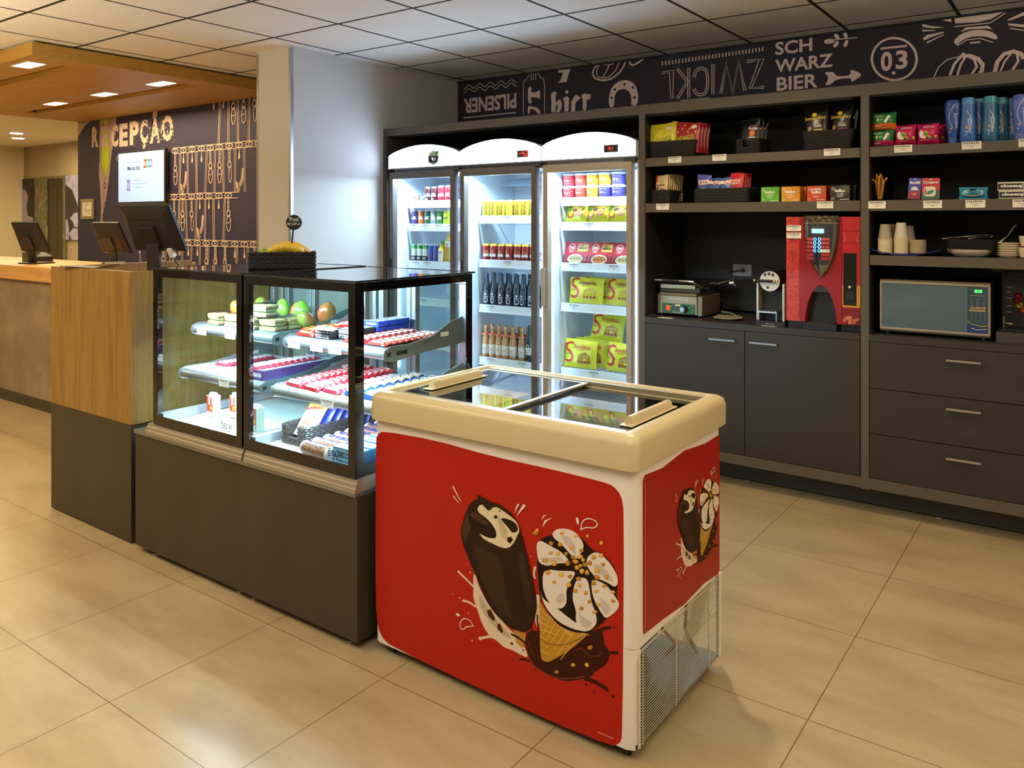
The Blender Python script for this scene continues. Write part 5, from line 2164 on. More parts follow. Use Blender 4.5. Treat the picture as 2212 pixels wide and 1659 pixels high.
def bow(x, s=1.0):
    return yf - .006 - .045 * max(0, 1 - ((x + 1.195) / .1) ** 2) * s


nseg = 14
zs_ = [1.232, 1.25, 1.29, 1.345, 1.40, 1.463, 1.566]


def edge(z, left):
    pts = sorted([p for p in vis if (p[0] <= -1.195) == left or abs(p[0] + 1.195) < .001], key=lambda p: p[1])
    for (xa, za), (xb, zb) in zip(pts, pts[1:]):
        if za <= z <= zb:
            return xa + (xb - xa) * (z - za) / max(zb - za, 1e-6)
    return pts[-1][0]


rowsv = []
NZ = 22
for j in range(NZ + 1):
    z = 1.2325 + (1.566 - 1.2325) * (j / NZ) ** .8
    L_, R__ = edge(z, True), edge(z, False)
    rowsv.append([(L_ + (R__ - L_) * i / nseg, z) for i in range(nseg + 1)])


def bowz(x, z):
    L_, R__ = edge(z, True), edge(z, False)
    u = (x - L_) / max(R__ - L_, 1e-6) * 2 - 1
    k = min(1, (z - 1.2325) / .18)
    return yf - .008 - .045 * max(0, 1 - u * u) ** .7 * (.35 + .65 * k)


V = [[b.bm.verts.new((x, bowz(x, z), z)) for x, z in r] for r in rowsv]
V2 = [[b.bm.verts.new((x, yf - .0045, z)) for x, z in r] for r in rowsv]
i_c, i_d = b.mi(CHR), b.mi(M('4a525c', .15, .5))
i_t = b.mi(noise_mat('hopper_beans', [(0.3, '2c2620'), (0.5, '4a4136'), (0.7, '8a7c68')], (1, 1, 1), 60, rough=.2))
for j in range(NZ):
    for i in range(nseg):
        f = b.bm.faces.new((V[j][i], V[j][i + 1], V[j + 1][i + 1], V[j + 1][i]))
        zc_ = rowsv[j][0][1]
        f.material_index = i_t if zc_ > 1.527 else i_c if (i < 2 or i > nseg - 3 or zc_ < 1.30) else i_d
b.bm.faces.new(V[-1] + V2[-1][::-1])
for j in range(NZ):
    b.bm.faces.new((V[j][0], V[j + 1][0], V2[j + 1][0], V2[j][0]))
    b.bm.faces.new((V[j][-1], V[j + 1][-1], V2[j + 1][-1], V2[j][-1]))
b.build('shield_panel', t, ang=60)
b = B()
a = Art(b, lambda x, z, k: (x, bowz(x, z) - k, z), .0006, .001)
a.rectg(-1.285, 1.525, -1.104, 1.529, M('c9c6be', .2, .8), 14)
a.ellg(-1.203, 1.485, .045, .028, M('7d7a72', .2, .9), 16)
a.rectg(-1.235, 1.472, -1.170, 1.496, M('7fb4ee', .4, 0, 1.6), 8)
RL = M('b23a44', .4)
BLr = M('3f8cff', .4, 0, 9.0)
for k in range(6):
    z = 1.440 - k * .0207
    for s in (-1, 1):
        xc = -1.2035 + s * .0125
        a.rectg(min(xc + s * .008, xc + s * .05), z - .0085, max(xc + s * .008, xc + s * .05), z + .0085, RL if not (k == 3 and s == 1) else PAPER, 4)
        if k < 4:
            a.rect(min(xc + s * .016, xc + s * .042), z - .001, max(xc + s * .016, xc + s * .042), z + .002, M('e0c9b8', .5), up=False)
        a.disc(xc, z, .008, .0085, BLACK, 14)
        a.ring(xc, z, .0068, .0072, .0028, BLr if k < 4 else M('4a4a8a', .4), 16)
b.build('button_panel', t, smooth=False)
# right hand column details
b = B()
a = flat(b, on_y(yf), .0005)
a.rect(-1.088, 1.078, -.999, 1.195, M('c98f2a', .35))
a.rect(-1.0835, 1.088, -1.017, 1.366, M('151a18', .1))
a.disc(-1.052, 1.186, .007, .007, M('c9c6bc', .3), 14)
a.rect(-1.07, 1.12, -1.03, 1.16, M('22301f', .2))
for s, x in ((1, -1.078), (-1, -1.01)):
    a.line([(x - s * .004, 1.475), (x + s * .004, 1.452), (x - s * .002, 1.42)], .0025, M('e08a7c', .4))
a.rect(-1.09, 1.485, -1.0, 1.487, M('7a1016', .4), up=False)
a.rect(-1.09, 1.42, -1.0, 1.422, M('7a1016', .4))
a.rect(-1.09, .987, -.999, 1.076, M('7a1016', .3))
for k, (p, q, r1_, r2_, an) in enumerate(((-1.075, 1.01, .016, .009, .9), (-1.055, 1.022, .018, .011, .1), (-1.035, 1.01, .018, .010, -.5), (-1.015, 1.015, .016, .008, .4), (-1.05, 1.0, .012, .008, 1.4), (-1.03, .998, .016, .008, .2))):
    a.disc(p, q, r1_, r2_, M(['b8664a', 'c67a58', 'a8563e'][k % 3], .4), 14, an)
    a.line([(p - r1_ * .6 * cos(an), q - r1_ * .6 * sin(an)), (p + r1_ * .6 * cos(an), q + r1_ * .6 * sin(an))], .0012, M('7d3a2a', .4))
b.build('side_panel_print', t, smooth=False)
for z in (1.514, 1.473):
    b = B()
    b.box(-1.382, -1.302, yf - .0075, yf - .0045, z - .032, z, TAGW)
    a = flat(b, on_y(yf - .0075), .0003)
    tag_art(a, -1.381, z - .031, -1.303, z - .001)
    b.build('price_tag', t)

# microwave
t = thing('microwave', 'silver microwave oven with grey blue door and green clock in the right bay', 'microwave', (-.66, 4.75, WT))
MWS = M('a59a8a', .35, .5)
b = B()
b.box(-.908, -.412, 4.553, 4.90, .962, 1.230, M('20201f', .4))
b.build('case', t, bev=0.004)
b = B()
for q in ((-.910, -.410, .972, .984), (-.910, -.410, 1.213, 1.225), (-.910, -.9005, .984, 1.213), (-.4195, -.410, .984, 1.213)):
    b.box(q[0], q[1], 4.538, 4.5525, q[2], q[3], MWS)
b.box(-.910, -.410, 4.544, 4.5525, 1.2252, 1.234, M('7d6f58', .35, .5))
b.box(-.910, -.410, 4.544, 4.5525, .963, .9718, M('5f5442', .35, .5))
b.build('front_frame', t, bev=0.0015)
b = B()
b.box(-.9003, -.5085, 4.541, 4.5525, .9845, 1.2125, M('5d7284', .12, .35, 0, .8))
b.build('door', t, smooth=False)
b = B()
b.box(-.508, -.4198, 4.541, 4.5525, .9845, 1.2125, M('3d5161', .2, .2))
a = flat(b, on_y(4.541), .0004)
seg_digits(a, -.482, 1.185, .0065, .013, '18:32', M('39ff4a', .4, 0, 6.0))
a.rect(-.5, 1.168, -.428, 1.171, M('8d7c66', .5))
for r_ in range(3):
    for c_ in range(3):
        a.ring(-.49 + c_ * .026, 1.152 - r_ * .016, .006, .005, .0012, M('6f8797', .5), 8, up=False)
for r_ in range(4):
    for c_ in range(4):
        a.disc(-.49 + c_ * .019, 1.083 - r_ * .011, .002, .002, M('8fa3ae', .5), 6, up=False)
a.rect(-.495, 1.104, -.43, 1.113, M('b59a6e', .5))
a.rect(-.5, 1.091, -.43, 1.100, M('a08a66', .5))
a.rect(-.49, 1.107, -.47, 1.110, BLACK, up=False)
a.rect(-.455, 1.107, -.44, 1.110, BLACK, up=False)
a.poly([(-.506, .986), (-.421, .986), (-.421, 1.016), (-.45, 1.012), (-.48, 1.018), (-.506, 1.03)], M('1c2f7c', .4))
a.line([(-.507, 1.042), (-.495, 1.03), (-.47, 1.024), (-.445, 1.018), (-.422, 1.026)], .003, M('a8b03a', .4))
a.line([(-.49, 1.008), (-.465, 1.0), (-.425, 1.008)], .003, M('c0bd5a', .4))
b.build('control_panel', t, smooth=False)
for x in (-.88, -.44):
    for y in (4.58, 4.87):
        b = B()
        b.cyl((x, y, WT + .0005), (x, y, .9615), .012, .011, BLACK, 10)
        b.build('foot', t)

# capsule stand at the right picture edge
b = B()
b.box(-.388, -.12, 4.56, 4.86, WT + .0005, .997, M('3d3733', .5))
tag(b.build('storage_box', loc=(-.25, 4.7, WT)), 'low dark grey box on the worktop, under the capsule stand at the right edge', 'box')
t = thing('capsule_stand', 'black capsule display stand with round coloured capsules at the right edge', 'capsule stand', (-.26, 4.7, .998))
b = B()
b.box(-.378, -.14, 4.72, 4.76, .9985, 1.285, BLACK)
b.box(-.378, -.14, 4.58, 4.76, .9985, 1.008, BLACK)
b.build('frame', t, bev=0.004)
cps = ((-.305, 1.165, 'a01c34'), (-.312, 1.142, '8e1a30'), (-.303, 1.115, 'b8963a'), (-.285, 1.093, 'b86a3a'), (-.28, 1.18, '3a7a5a'), (-.265, 1.13, '6a3a7a'))
for x, z, c in cps:
    b = B()
    b.lathe([(.017, 0), (.017, .002), (.013, .004), (.011, .022), (.006, .026)], (0, 0, 0), M(c, .3, .6), 16, Matrix.Translation((x, 4.7195, z)) @ Matrix.Rotation(pi / 2, 4, 'X'))
    b.build('capsule', t)
b = B()
a = flat(b, on_y(4.7195), .0004)
for z in (1.205, 1.18, 1.15, 1.11, 1.08):
    a.rect(-.355, z, -.335, z + .002, PAPER, up=False)
b.build('lettering', t, smooth=False)
b = B()
b.cyl((-.362, 4.64, 1.0085), (-.362, 4.64, 1.065), .005, .005, M('b9a67c', .3, .8), 10)
b.tube([(-.362, 4.64, 1.03), (-.345, 4.63, 1.032), (-.325, 4.63, 1.03)], .007, M('b9a67c', .3, .8), 8)
b.build('tap', t)
# ================================================================ goods in the fridges
def can(r, h, body, paint=None, rim=None, shoulder=None):
    b = B()
    mb = M(body, .3, .25)
    ms = M(shoulder, .3, .25) if shoulder else mb
    rm = rim or M('c9ccd0', .3, .8)
    b.lathe([(r * .8, 0), (r * .97, .004), (r, .01), (r, h - .016), (r * .93, h - .008), (r * .82, h - .002), (r * .82, h), (r * .74, h - .003), (.002, h - .003)], (0, 0, 0), [rm, mb, mb, ms, rm, rm, rm, rm], 20)
    if paint:
        paint(Art(b, lambda x, z, k: ((r + k) * sin(x / r), -(r + k) * cos(x / r), z), .0003, .0003))
    return b.build('drink_can', local=True, ang=45)


def row(src, xs, y, z, rots, lab, cat, grp=None, back=0, dy=.07):
    for i, x in enumerate(xs):
        place(src, (x, y, z), rots if not isinstance(rots, (list, tuple)) else rots[i], lab(i, len(xs)), cat, grp)
    for q in range(1, back + 1):
        for i, x in enumerate(xs):
            place(src, (x, y + dy * q, z), 0, lab(i, len(xs)).replace(' in the front row', '') + ', one row behind' if True else '', cat, grp)


def vtext(txt, m, hgt, wid, x=0.008, z0=.02, bold=.03):
    return lambda a: a.text(txt, x, z0, hgt, wid, m, bold=bold, rot=pi / 2)


YF = 4.662
# left fridge, top shelf
z = 1.690
b = B()
b.box(-.024, .024, 0, .045, 0, .05, M('b04a4a', .45))
a = flat(b, lambda x, zz, k: (x, -k, zz), .0003)
a.poly([(-.022, .004), (.022, .004), (.022, .03), (-.022, .018)], M('e08a3a', .4))
a.disc(.006, .028, .012, .01, M('e8d8b8', .4), 14, .4)
a.text('Toddynho', -.02, .037, .04, .009, WHT, bold=.03)
b.box(-.005, .005, .01, .02, .0505, .06, WHT)
place(b.build('drink_carton', local=True), (-4.325, YF, z), 0, 'small red and white drink carton, left end of the top fridge shelf', 'carton')
b = B()
b.box(-.027, .027, 0, .045, 0, .05, M('2f6ab8', .45))
a = flat(b, lambda x, zz, k: (x, -k, zz), .0003)
a.disc(-.006, .02, .018, .012, WHT, 14, .3)
a.disc(.012, .034, .01, .008, M('8ac4e8', .4), 12)
a.text('achoc', -.022, .036, .03, .008, WHT, bold=.03)
place(b.build('drink_carton', local=True), (-4.265, YF, z), 0, 'small blue and white drink carton beside the red one', 'carton')


def cola(a):
    a.text('Coca-Cola', -.03, .03, .06, .03, WHT, bold=.02, shear=.3, rot=.12)
    a.line([(-.03, .028), (0, .024), (.03, .034)], .002, WHT)


dk = can(.031, .112, '3a1218', lambda a: (a.rect(-.03, .0, .03, .03, M('b0202a', .3)), cola(a), a.text('zero', -.012, .012, .024, .01, WHT, bold=.03)))
rd = can(.033, .118, 'c01c28', cola)
z = 1.690
row(dk, (-4.197, -4.13), YF, z, [.1, -.1], lambda i, n: ['left', 'right'][i] + ' one of two dark cola cans on the top shelf', 'drink can', 'cola cans in the left fridge')
row(rd, (-4.057, -3.985), YF, z, [.15, -.1], lambda i, n: ['left', 'right'][i] + ' one of two bright red cola cans on the top shelf', 'drink can', 'cola cans in the left fridge')
# second shelf
z = 1.509


def soda(body, sh, txt, tc, acc=None, ac='2f9a4a'):
    def p(a):
        if acc:
            a.disc(.012, .068, .012, .011, M(ac, .3), 14)
        a.disc(-.004, .035, .024, .014, M(sh, .3), 16, .3) if sh else None
        a.text(txt, -.027, .035, .054, .024, M(tc, .4), bold=.05, rot=.12)
    return can(.031, .112, body, p)


G_ = 'soft drink cans on the second fridge shelf'
for x, o, l in ((-4.334, soda('4a2a78', None, 'FANTA', 'f2f0ee', 1), 'purple grape soda can'), (-4.264, soda('e06a1f', '3a8a2f', 'FANTA', 'f4f2ee'), 'orange soda can'),
                (-4.197, soda('1f5a36', '123a22', 'KUAT', 'e8eee4'), 'dark green soda can'), (-4.135, soda('9fb4a8', 'c02a2f', 'ANTARCTICA', 'f2f2ee'), 'silver and red soda can'),
                (-4.072, soda('2a7a3f', 'b02a2f', 'GUARANA', 'f2f2ee'), 'green soda can with red label'), (-4.005, soda('c4c42a', None, 'Schweppes', '2a5a2a'), 'yellow green citrus soda can')):
    place(o, (x, YF, z), .05, l + ' on the second shelf of the left fridge', 'drink can', G_)
# third shelf
z = 1.220
jc = can(.028, .135, 'cfd8c8', lambda a: (a.rectg(-.08, .0, .08, .045, M('23241f', .3), 20), a.rectg(-.08, .1, .08, .128, M('3f8f3a', .3), 20), a.disc(0, .06, .016, .016, M('c25a3a', .4), 14), a.text('suco', -.016, .02, .032, .012, WHT, bold=.02)))
for i, x in enumerate((-4.342, -4.281, -4.222)):
    place(jc, (x, YF, z), .1 - .1 * i, '%s green, white and black juice can on the third shelf' % ['leftmost', 'middle', 'rightmost'][i], 'drink can', 'juice cans in the left fridge')
ec = can(.0265, .135, '26418f', lambda a: (a.poly([(-.026, .1), (.02, .125), (.026, .04), (-.02, .02)], M('b8bfcc', .3, .5)), a.disc(0, .07, .012, .01, M('d83a2a', .4), 12), a.text('Red Bull', -.02, .035, .04, .012, M('c0202a', .4), bold=.02)))
for i, x in enumerate((-4.166, -4.111)):
    place(ec, (x, YF, z), 0, '%s slim blue and silver energy drink can' % ['left', 'right'][i], 'drink can', 'energy drink cans in the left fridge')


def bottle(r, h, body, cap, neck=.4, label=None, lz=(.15, .5), capc=None, m=None, art=None, rn=.013):
    mb = m or M(body, .15, 0, 0, .6)
    ml = M(label, .45) if label else mb
    mc = M(cap, .35)
    z1_, z2_ = h * lz[0], h * lz[1]
    zn = h * (1 - neck)
    prof = [(r * .85, 0), (r, .006), (r, z1_), (r * 1.008, z1_ + .0004), (r * 1.008, z2_), (r, z2_ + .0004), (r, zn * .97), (r * .75, zn + (h - zn) * .22), (rn * 1.1, zn + (h - zn) * .5), (rn, h - .022), (rn + .002, h - .0218), (rn + .002, h - .001), (rn * .6, h)]
    b = B()
    b.lathe(prof, (0, 0, 0), [mb, mb, ml, ml, ml, mb, mb, mb, mb, mc, mc, mc], 18)
    if art:
        art(Art(b, lambda x, zz, k: ((r + k + .0005) * sin(x / r), -(r + k + .0005) * cos(x / r), zz), .0003, .0003))
    return b.build('bottle', local=True, ang=50)


o = bottle(.034, .165, 'd8b01f', '2a8a3a', .38, 'd8b01f', art=lambda a: (a.rectg(-.024, .01, .024, .095, M('e8e4d4', .4), 8), a.disc(0, .035, .012, .014, M('e08a1f', .4), 12), a.text('suco', -.018, .07, .036, .014, M('2a4a9a', .4), bold=.03)), rn=.017)
place(o, (-4.052, YF, z), 0, 'orange juice bottle with green cap on the third fridge shelf', 'bottle')
o = bottle(.032, .215, 'c89a2a', 'b07a2a', .35, 'e2e0d8', (.55, .75), art=lambda a: a.text('G', -.014, .125, .026, .03, M('c05a1f', .4), bold=.05), rn=.012)
place(o, (-3.99, YF, z), 0, 'tall golden sports drink bottle at the right of the third shelf', 'bottle')

# middle fridge: yellow cans
z = 1.569


def skol(a):
    for k in range(7):
        a.line([(-.1 + .03 * k, .01), (-.085 + .03 * k, .055), (-.06 + .03 * k, .1)], .003, M('e8dc7a', .35), up=False)
    a.up()
    a.up(2)
    a.text('SKOL', .014, .016, .088, .03, M('7a1c14', .4), bold=.025, rot=pi / 2)


sk = can(.0325, .12, 'c9c034', skol, M('e0dc8a', .3, .5))
SX = (-3.622, -3.553, -3.48, -3.408, -3.333, -3.266, -3.198)
row(sk, SX, YF, z, [.35, .1, .2, 1.6, .15, 0, -.2], lambda i, n: '%s yellow beer can on the upper shelf of the middle fridge' % ordn(i, n), 'drink can', 'yellow beer cans in the middle fridge')
z = 1.249


def brah(a):
    a.disc(0, .07, .022, .026, M('d8b86a', .4), 18)
    a.disc(0, .066, .015, .018, M('8a2418', .4), 14)
    a.disc(0, .06, .012, .016, M('c8a050', .4), 12)
    a.rectg(-.1, .022, .1, .024, M('6a1018', .4), 20)
    a.text('BRAHMA', -.029, .028, .058, .022, WHT, bold=.06)


br = can(.0325, .122, '8a1a22', brah, M('d8b84a', .3, .5), 'c8a83a')
row(br, SX, YF, z, [.6, .1, -.1, -.4, .2, .1, .3], lambda i, n: '%s red and gold beer can on the middle fridge shelf' % ordn(i, n), 'drink can', 'red beer cans in the middle fridge')
# green beer bottles
z = .919


def heine(a):
    a.disc(0, .075, .022, .03, M('d8dce0', .4), 20)
    a.disc(0, .078, .018, .022, M('1f3a5a', .4), 18)
    a.disc(0, .082, .009, .009, M('d8dce0', .4), 12)
    a.rect(-.022, .062, .022, .070, M('1f3a5a', .4))
    a.text('Heineken', -.02, .063, .04, .006, WHT, bold=.03)
    a.disc(0, .04, .018, .02, M('c8ccd0', .4), 16)
    a.ring(0, .04, .012, .013, .002, M('3a5a6a', .4), 14)


gb = bottle(.0295, .235, '12283a', '16304a', .46, art=heine, rn=.0125)
GXs = (-3.618, -3.552, -3.483, -3.41, -3.345, -3.285, -3.22)
row(gb, GXs, YF, z, [.2, 0, .1, 0, .4, -.1, .1], lambda i, n: '%s dark beer bottle with round white label in the front row' % ordn(i, n), 'bottle', 'dark beer bottles in the middle fridge', back=1, dy=.075)
z = .536
ab = bottle(.0285, .235, 'a8743f', 'c8864a', .44, 'd8c8b4', (.12, .42), art=lambda a: (a.rect(-.02, .05, .02, .053, M('a06a4a', .4)), a.text('ale', -.012, .06, .024, .014, M('8a5a3a', .4)), a.rectg(-.1, .165, .1, .18, M('c8643a', .4), 20)), rn=.0125)
row(ab, (-3.628, -3.566, -3.505, -3.446, -3.38, -3.302), YF, z, .1, lambda i, n: '%s amber bottle with pale label in the front row' % ordn(i, n), 'bottle', 'amber bottles in the middle fridge', back=1, dy=.075)
o = bottle(.031, .26, '1a2420', '2a3a2f', .42, 'b8b0a0', (.2, .4), art=lambda a: (a.rect(-.02, .068, .02, .082, M('8a1a22', .4)), a.disc(0, .11, .012, .02, M('d8d4c8', .4), 12)), rn=.0135)
place(o, (-3.235, YF, z), 0, 'dark green bottle with red banded label, right end of the lowest row', 'bottle')

# right fridge: tubs
def tub(c1, c2, c3, txt):
    b = B()
    r0, r1, h = .040, .047, .082
    b.lathe([(r0, 0), (r0 + .002, .004), (r1, h - .012), (r1 + .003, h - .0118), (r1 + .003, h), (r1 - .004, h + .002)], (0, 0, 0), [M(c2, .35), M(c1, .35), M('b9bcd0', .3), M('b9bcd0', .3), M('b9bcd0', .3)], 20)

    def R_(zz):
        return r0 + (r1 - r0) * zz / h
    a = Art(b, lambda x, zz, k: ((R_(zz) + k) * sin(x / .044), -(R_(zz) + k) * cos(x / .044), zz), .0003, .0004)
    for k in range(8):
        xa = -.06 + k * .015
        a.poly([(xa, .005), (xa + .015, .005), (xa + .015, .022 + .02 * ((xa + .075) / .12)), (xa, .022 + .02 * ((xa + .06) / .12))], M(c2, .35), False)
    a.up()
    a.text('Häagen', -.026, .055, .05, .010, M(c3, .4), bold=.02)
    a.text(txt, -.022, .03, .04, .014, WHT, bold=.05)
    a.disc(.018, .028, .01, .01, M('e2c84a', .4), 10)
    return b.build('ice_cream_tub', local=True, ang=45)


TX = (-2.911, -2.816, -2.725, -2.63, -2.532)
TA = [tub('b8323a', '3f2f7a', 'f0e0a0', 'EQ'), tub('c23a34', '3f2f7a', 'f0e0a0', 'DE'), tub('d8a02a', '3f2f7a', '5a1a1a', 'EQ'), tub('d8a82a', '35308a', '5a1a1a', 'DA'), tub('3f3590', 'b8c42a', 'd8d8e8', 'DO')]
for i, x in enumerate(TX):
    nm = ['red and violet', 'red and violet', 'yellow and violet', 'yellow and violet', 'violet and lime'][i]
    place(TA[[0, 1, 2, 4, 4][i]], (x, YF + .012, 1.691), 0, '%s tub in the lower layer of the top shelf' % ordn(i, 5), 'ice cream tub', 'ice cream tubs in the right fridge')
    place(TA[i], (x, YF + .012, 1.775), 0, '%s tub in the upper layer, %s' % (ordn(i, 5), nm), 'ice cream tub', 'ice cream tubs in the right fridge')


# snack packs
def hp(a):
    a.poly([(-.03, .03), (.085, .03), (.09, .135), (.0, .14)], M('e06a2a', .35))
    a.disc(.02, .095, .05, .03, M('c27a3a', .4), 18, .1)
    a.disc(.02, .085, .05, .012, M('5a2a1f', .4), 16, .1)
    a.disc(.03, .06, .035, .02, M('e8a07a', .4), 16)
    a.text('HOT', -.075, .1, .05, .022, M('2a7a2a', .4), bold=.08, shear=.2)
    a.text('HIT', -.07, .075, .04, .02, M('2a7a2a', .4), bold=.08, shear=.2)
    a.ring(-.04, .05, .024, .018, .009, M('c0201f', .4), 16, 2.2, 6.9)


hpb = pillow(.19, .145, .05, lambda u, v, s: M('d8cf2a', .3), hp, 21, crimp=.05).build('snack_pack', local=True)
for i, x in enumerate((-2.866, -2.705, -2.545)):
    place(hpb, (x, YF + .02, 1.525), (-.3, .0, -.12), '%s yellow and orange toasted snack pack on the second shelf' % ['leftmost', 'middle', 'rightmost'][i], 'snack pack', 'toasted snack packs in the right fridge')


def menu(c):
    b = B()
    b.box(-.095, .095, 0, .028, 0, .145, M('a8202a', .4))
    a = flat(b, lambda x, zz, k: (x, -k, zz), .0003)
    a.ring(-.045, .105, .024, .024, .004, WHT, 20)
    a.disc(-.053, .103, .006, .012, WHT, 10, .3)
    a.disc(-.037, .103, .006, .012, WHT, 10, -.3)
    a.rect(-.062, .07, -.028, .074, WHT)
    a.rect(.005, .075, .085, .13, M('c8a84a', .4))
    a.text('MEU', .015, .112, .04, .012, M('8a1a1f', .4), bold=.03)
    a.text('MENU', .012, .09, .065, .018, BLK, bold=.05)
    a.disc(.0, .02, .062, .034, WHT, 24)
    a.disc(.0, .018, .05, .026, M(c, .5), 24)
    for k in range(6):
        a.disc(-.03 + .012 * k, .02 + .008 * (k % 2), .007, .005, M('d8c070' if k % 2 else '8a3a1f', .5), 8, up=False)
    a.up()
    a.line([(.075, .005), (.085, .05)], .004, M('c8c8cc', .3, .5))
    a.line([(-.085, .005), (-.075, .05)], .004, M('c8c8cc', .3, .5))
    return b.build('frozen_meal_box', local=True, smooth=False)


for i, (x, c) in enumerate(((-2.862, 'd8cc8a'), (-2.675, 'c8762a'), (-2.49, 'd8cc8a'))):
    o = menu(c)
    place(o, (x, YF - .004, 1.2605), (-.42, 0, .0), '%s red frozen meal box leaning back on the third shelf' % ['leftmost', 'middle', 'rightmost'][i], 'frozen meal box', 'red meal boxes in the right fridge')


def sadia(title, tcol, food):
    def art(a, w=.0):
        a.poly([(-.11, .17), (-.025, .17), (.10, .155), (.10, .03), (-.02, .03)], M('ddd6b8', .4))
        a.line([(-.045, .165), (-.08, .17), (-.105, .155), (-.1, .125), (-.065, .105), (-.045, .08), (-.055, .05), (-.085, .04), (-.11, .05)], [.012, .018, .02, .02, .02, .02, .02, .018, .014], M('b8261f', .4))
        a.up(2)
        a.text(title, -.045, .132, .13, .028, M(tcol, .4), bold=.02, shear=.2, rot=-.05)
        a.text('Sadia', -.105, .085, .032, .014, M('2a3a5a', .4), shear=.2)
        a.rect(-.02, .12, .04, .123, M('4a3a2a', .4))
        a.poly([(-.015, .03), (.085, .03), (.085, .085), (.05, .11), (.0, .09)], M(food, .4))
        for k in range(10):
            a.disc(.0 + .0085 * k, .045 + .018 * ((k * 7) % 3), .009, .006, M(['8a1f1a', 'c8963a', 'b8b04a'][k % 3], .4), 8, up=False)
        a.up()
    return art


las = pillow(.265, .175, .075, lambda u, v, s: YEL, sadia('Lasanha', '7a2a1f', 'c8a04a'), 22, crimp=.04).build('frozen_meal_bag', local=True)
place(las, (-2.80, YF + .045, .974), (-.12, 0, .04), 'yellow frozen lasagne bag, left one on the fourth shelf', 'frozen meal bag', 'yellow bags in the right fridge')
place(las, (-2.54, YF + .07, .974), (-.16, 0, -.12), 'yellow frozen lasagne bag, right one on the fourth shelf', 'frozen meal bag', 'yellow bags in the right fridge')
place(las, (-2.76, YF + .12, .974), (-.06, 0, .02), 'yellow frozen lasagne bag behind the left one on the fourth shelf', 'frozen meal bag', 'yellow bags in the right fridge')
esc = pillow(.25, .19, .07, lambda u, v, s: YEL, sadia('Escondidinho', 'c0522a', 'a87a3a'), 23, crimp=.04).build('frozen_meal_bag', local=True)
for (x, y, zz, r, l) in ((-2.836, .03, .535, (-.1, 0, .05), 'yellow frozen meal bag at the left front of the lowest shelf'), (-2.80, .12, .535, (-.05, 0, .03), 'second yellow frozen bag from the front on the lowest shelf'),
                         (-2.785, .20, .535, (-.04, 0, .03), 'third yellow frozen bag from the front on the lowest shelf'), (-2.71, .16, .715, (-.3, .05, .05), 'yellow frozen meal bag lying on top of the lowest row'),
                         (-2.53, .05, .535, (-.12, 0, -.12), 'yellow frozen meal bag at the right front of the lowest shelf')):
    place(esc, (x, YF + y, zz), r, l, 'frozen meal bag', 'yellow bags in the right fridge')

# ================================================================ goods in the display cases
YS = 2.19      # front of the upper shelves


def wrap(w, l, t, c1, c2, txt, tcol, seed=0, endc=None):
    """flat wrapped bar: length along X, crimped ends, lies on Z=0"""
    b = B()
    nx, ny = 12, 6
    m1, m2, me = M(c1, .3), M(c2, .3), M(endc or c1, .3)

    def hgt(u, v):
        e = 1.0 if .09 < u < .91 else .12
        return t * e * max(0, 1 - abs(2 * v - 1) ** 3) ** .6 + .0008

    V = [[b.bm.verts.new(((i / nx - .5) * l, (j / ny - .5) * w * (1 if .05 < i / nx < .95 else 1.12), hgt(i / nx, j / ny) + (.0012 if i in (0, nx) and j % 2 else 0))) for i in range(nx + 1)] for j in range(ny + 1)]
    D = [[b.bm.verts.new((v.co.x, v.co.y, 0)) for v in r] for r in V]
    for j in range(ny):
        for i in range(nx):
            f = b.bm.faces.new((V[j][i], V[j][i + 1], V[j + 1][i + 1], V[j + 1][i]))
            u = (i + .5) / nx
            f.material_index = b.mi(me if u < .12 or u > .88 else m2 if .25 < u < .8 and 0 < j < ny - 1 else m1)
            f = b.bm.faces.new((D[j][i], D[j + 1][i], D[j + 1][i + 1], D[j][i + 1]))
            f.material_index = b.mi(m1)
    bmesh.ops.remove_doubles(b.bm, verts=b.bm.verts, dist=.0006)
    a = Art(b, lambda x, y, k: (x, y, t + .0012 + k), .0003, 0)
    a.text(txt, -l * .28, -w * .2, l * .56, w * .42, M(tcol, .4), bold=.05, shear=.2)
    return b


def stripe_row(src, x, y0, dy, z0, dz, n, rot, lab, cat, grp, slope=.075):
    for i in range(n):
        place(src, (x, y0 + dy * i, z0 + dz * i), rot, '%s %s' % (nth(i, n), lab), cat, grp)


def sbox(w, d, h, c1, c2, txt, tcol, name='sweet_box'):
    b = B()
    b.box(-w / 2, w / 2, 0, d, 0, h, M(c1, .4))
    a = flat(b, lambda x, z, k: (x, -k, z), .0003)
    a.rect(-w * .45, h * .15, w * .45, h * .85, M(c2, .4))
    a.text(txt, -w * .36, h * .3, w * .72, h * .42, M(tcol, .4), bold=.04)
    a = flat(b, lambda x, y, k: (x, y, h + k), .0003)
    a.rect(-w * .42, d * .08, w * .42, d * .92, M('dfe3e8', .4))
    a.text(txt, -w * .33, d * .25, w * .66, d * .4, M(c1, .4), bold=.04)
    return b.build(name, local=True, smooth=False)


ZU, ZL, ZD = 1.0535, .857, .632
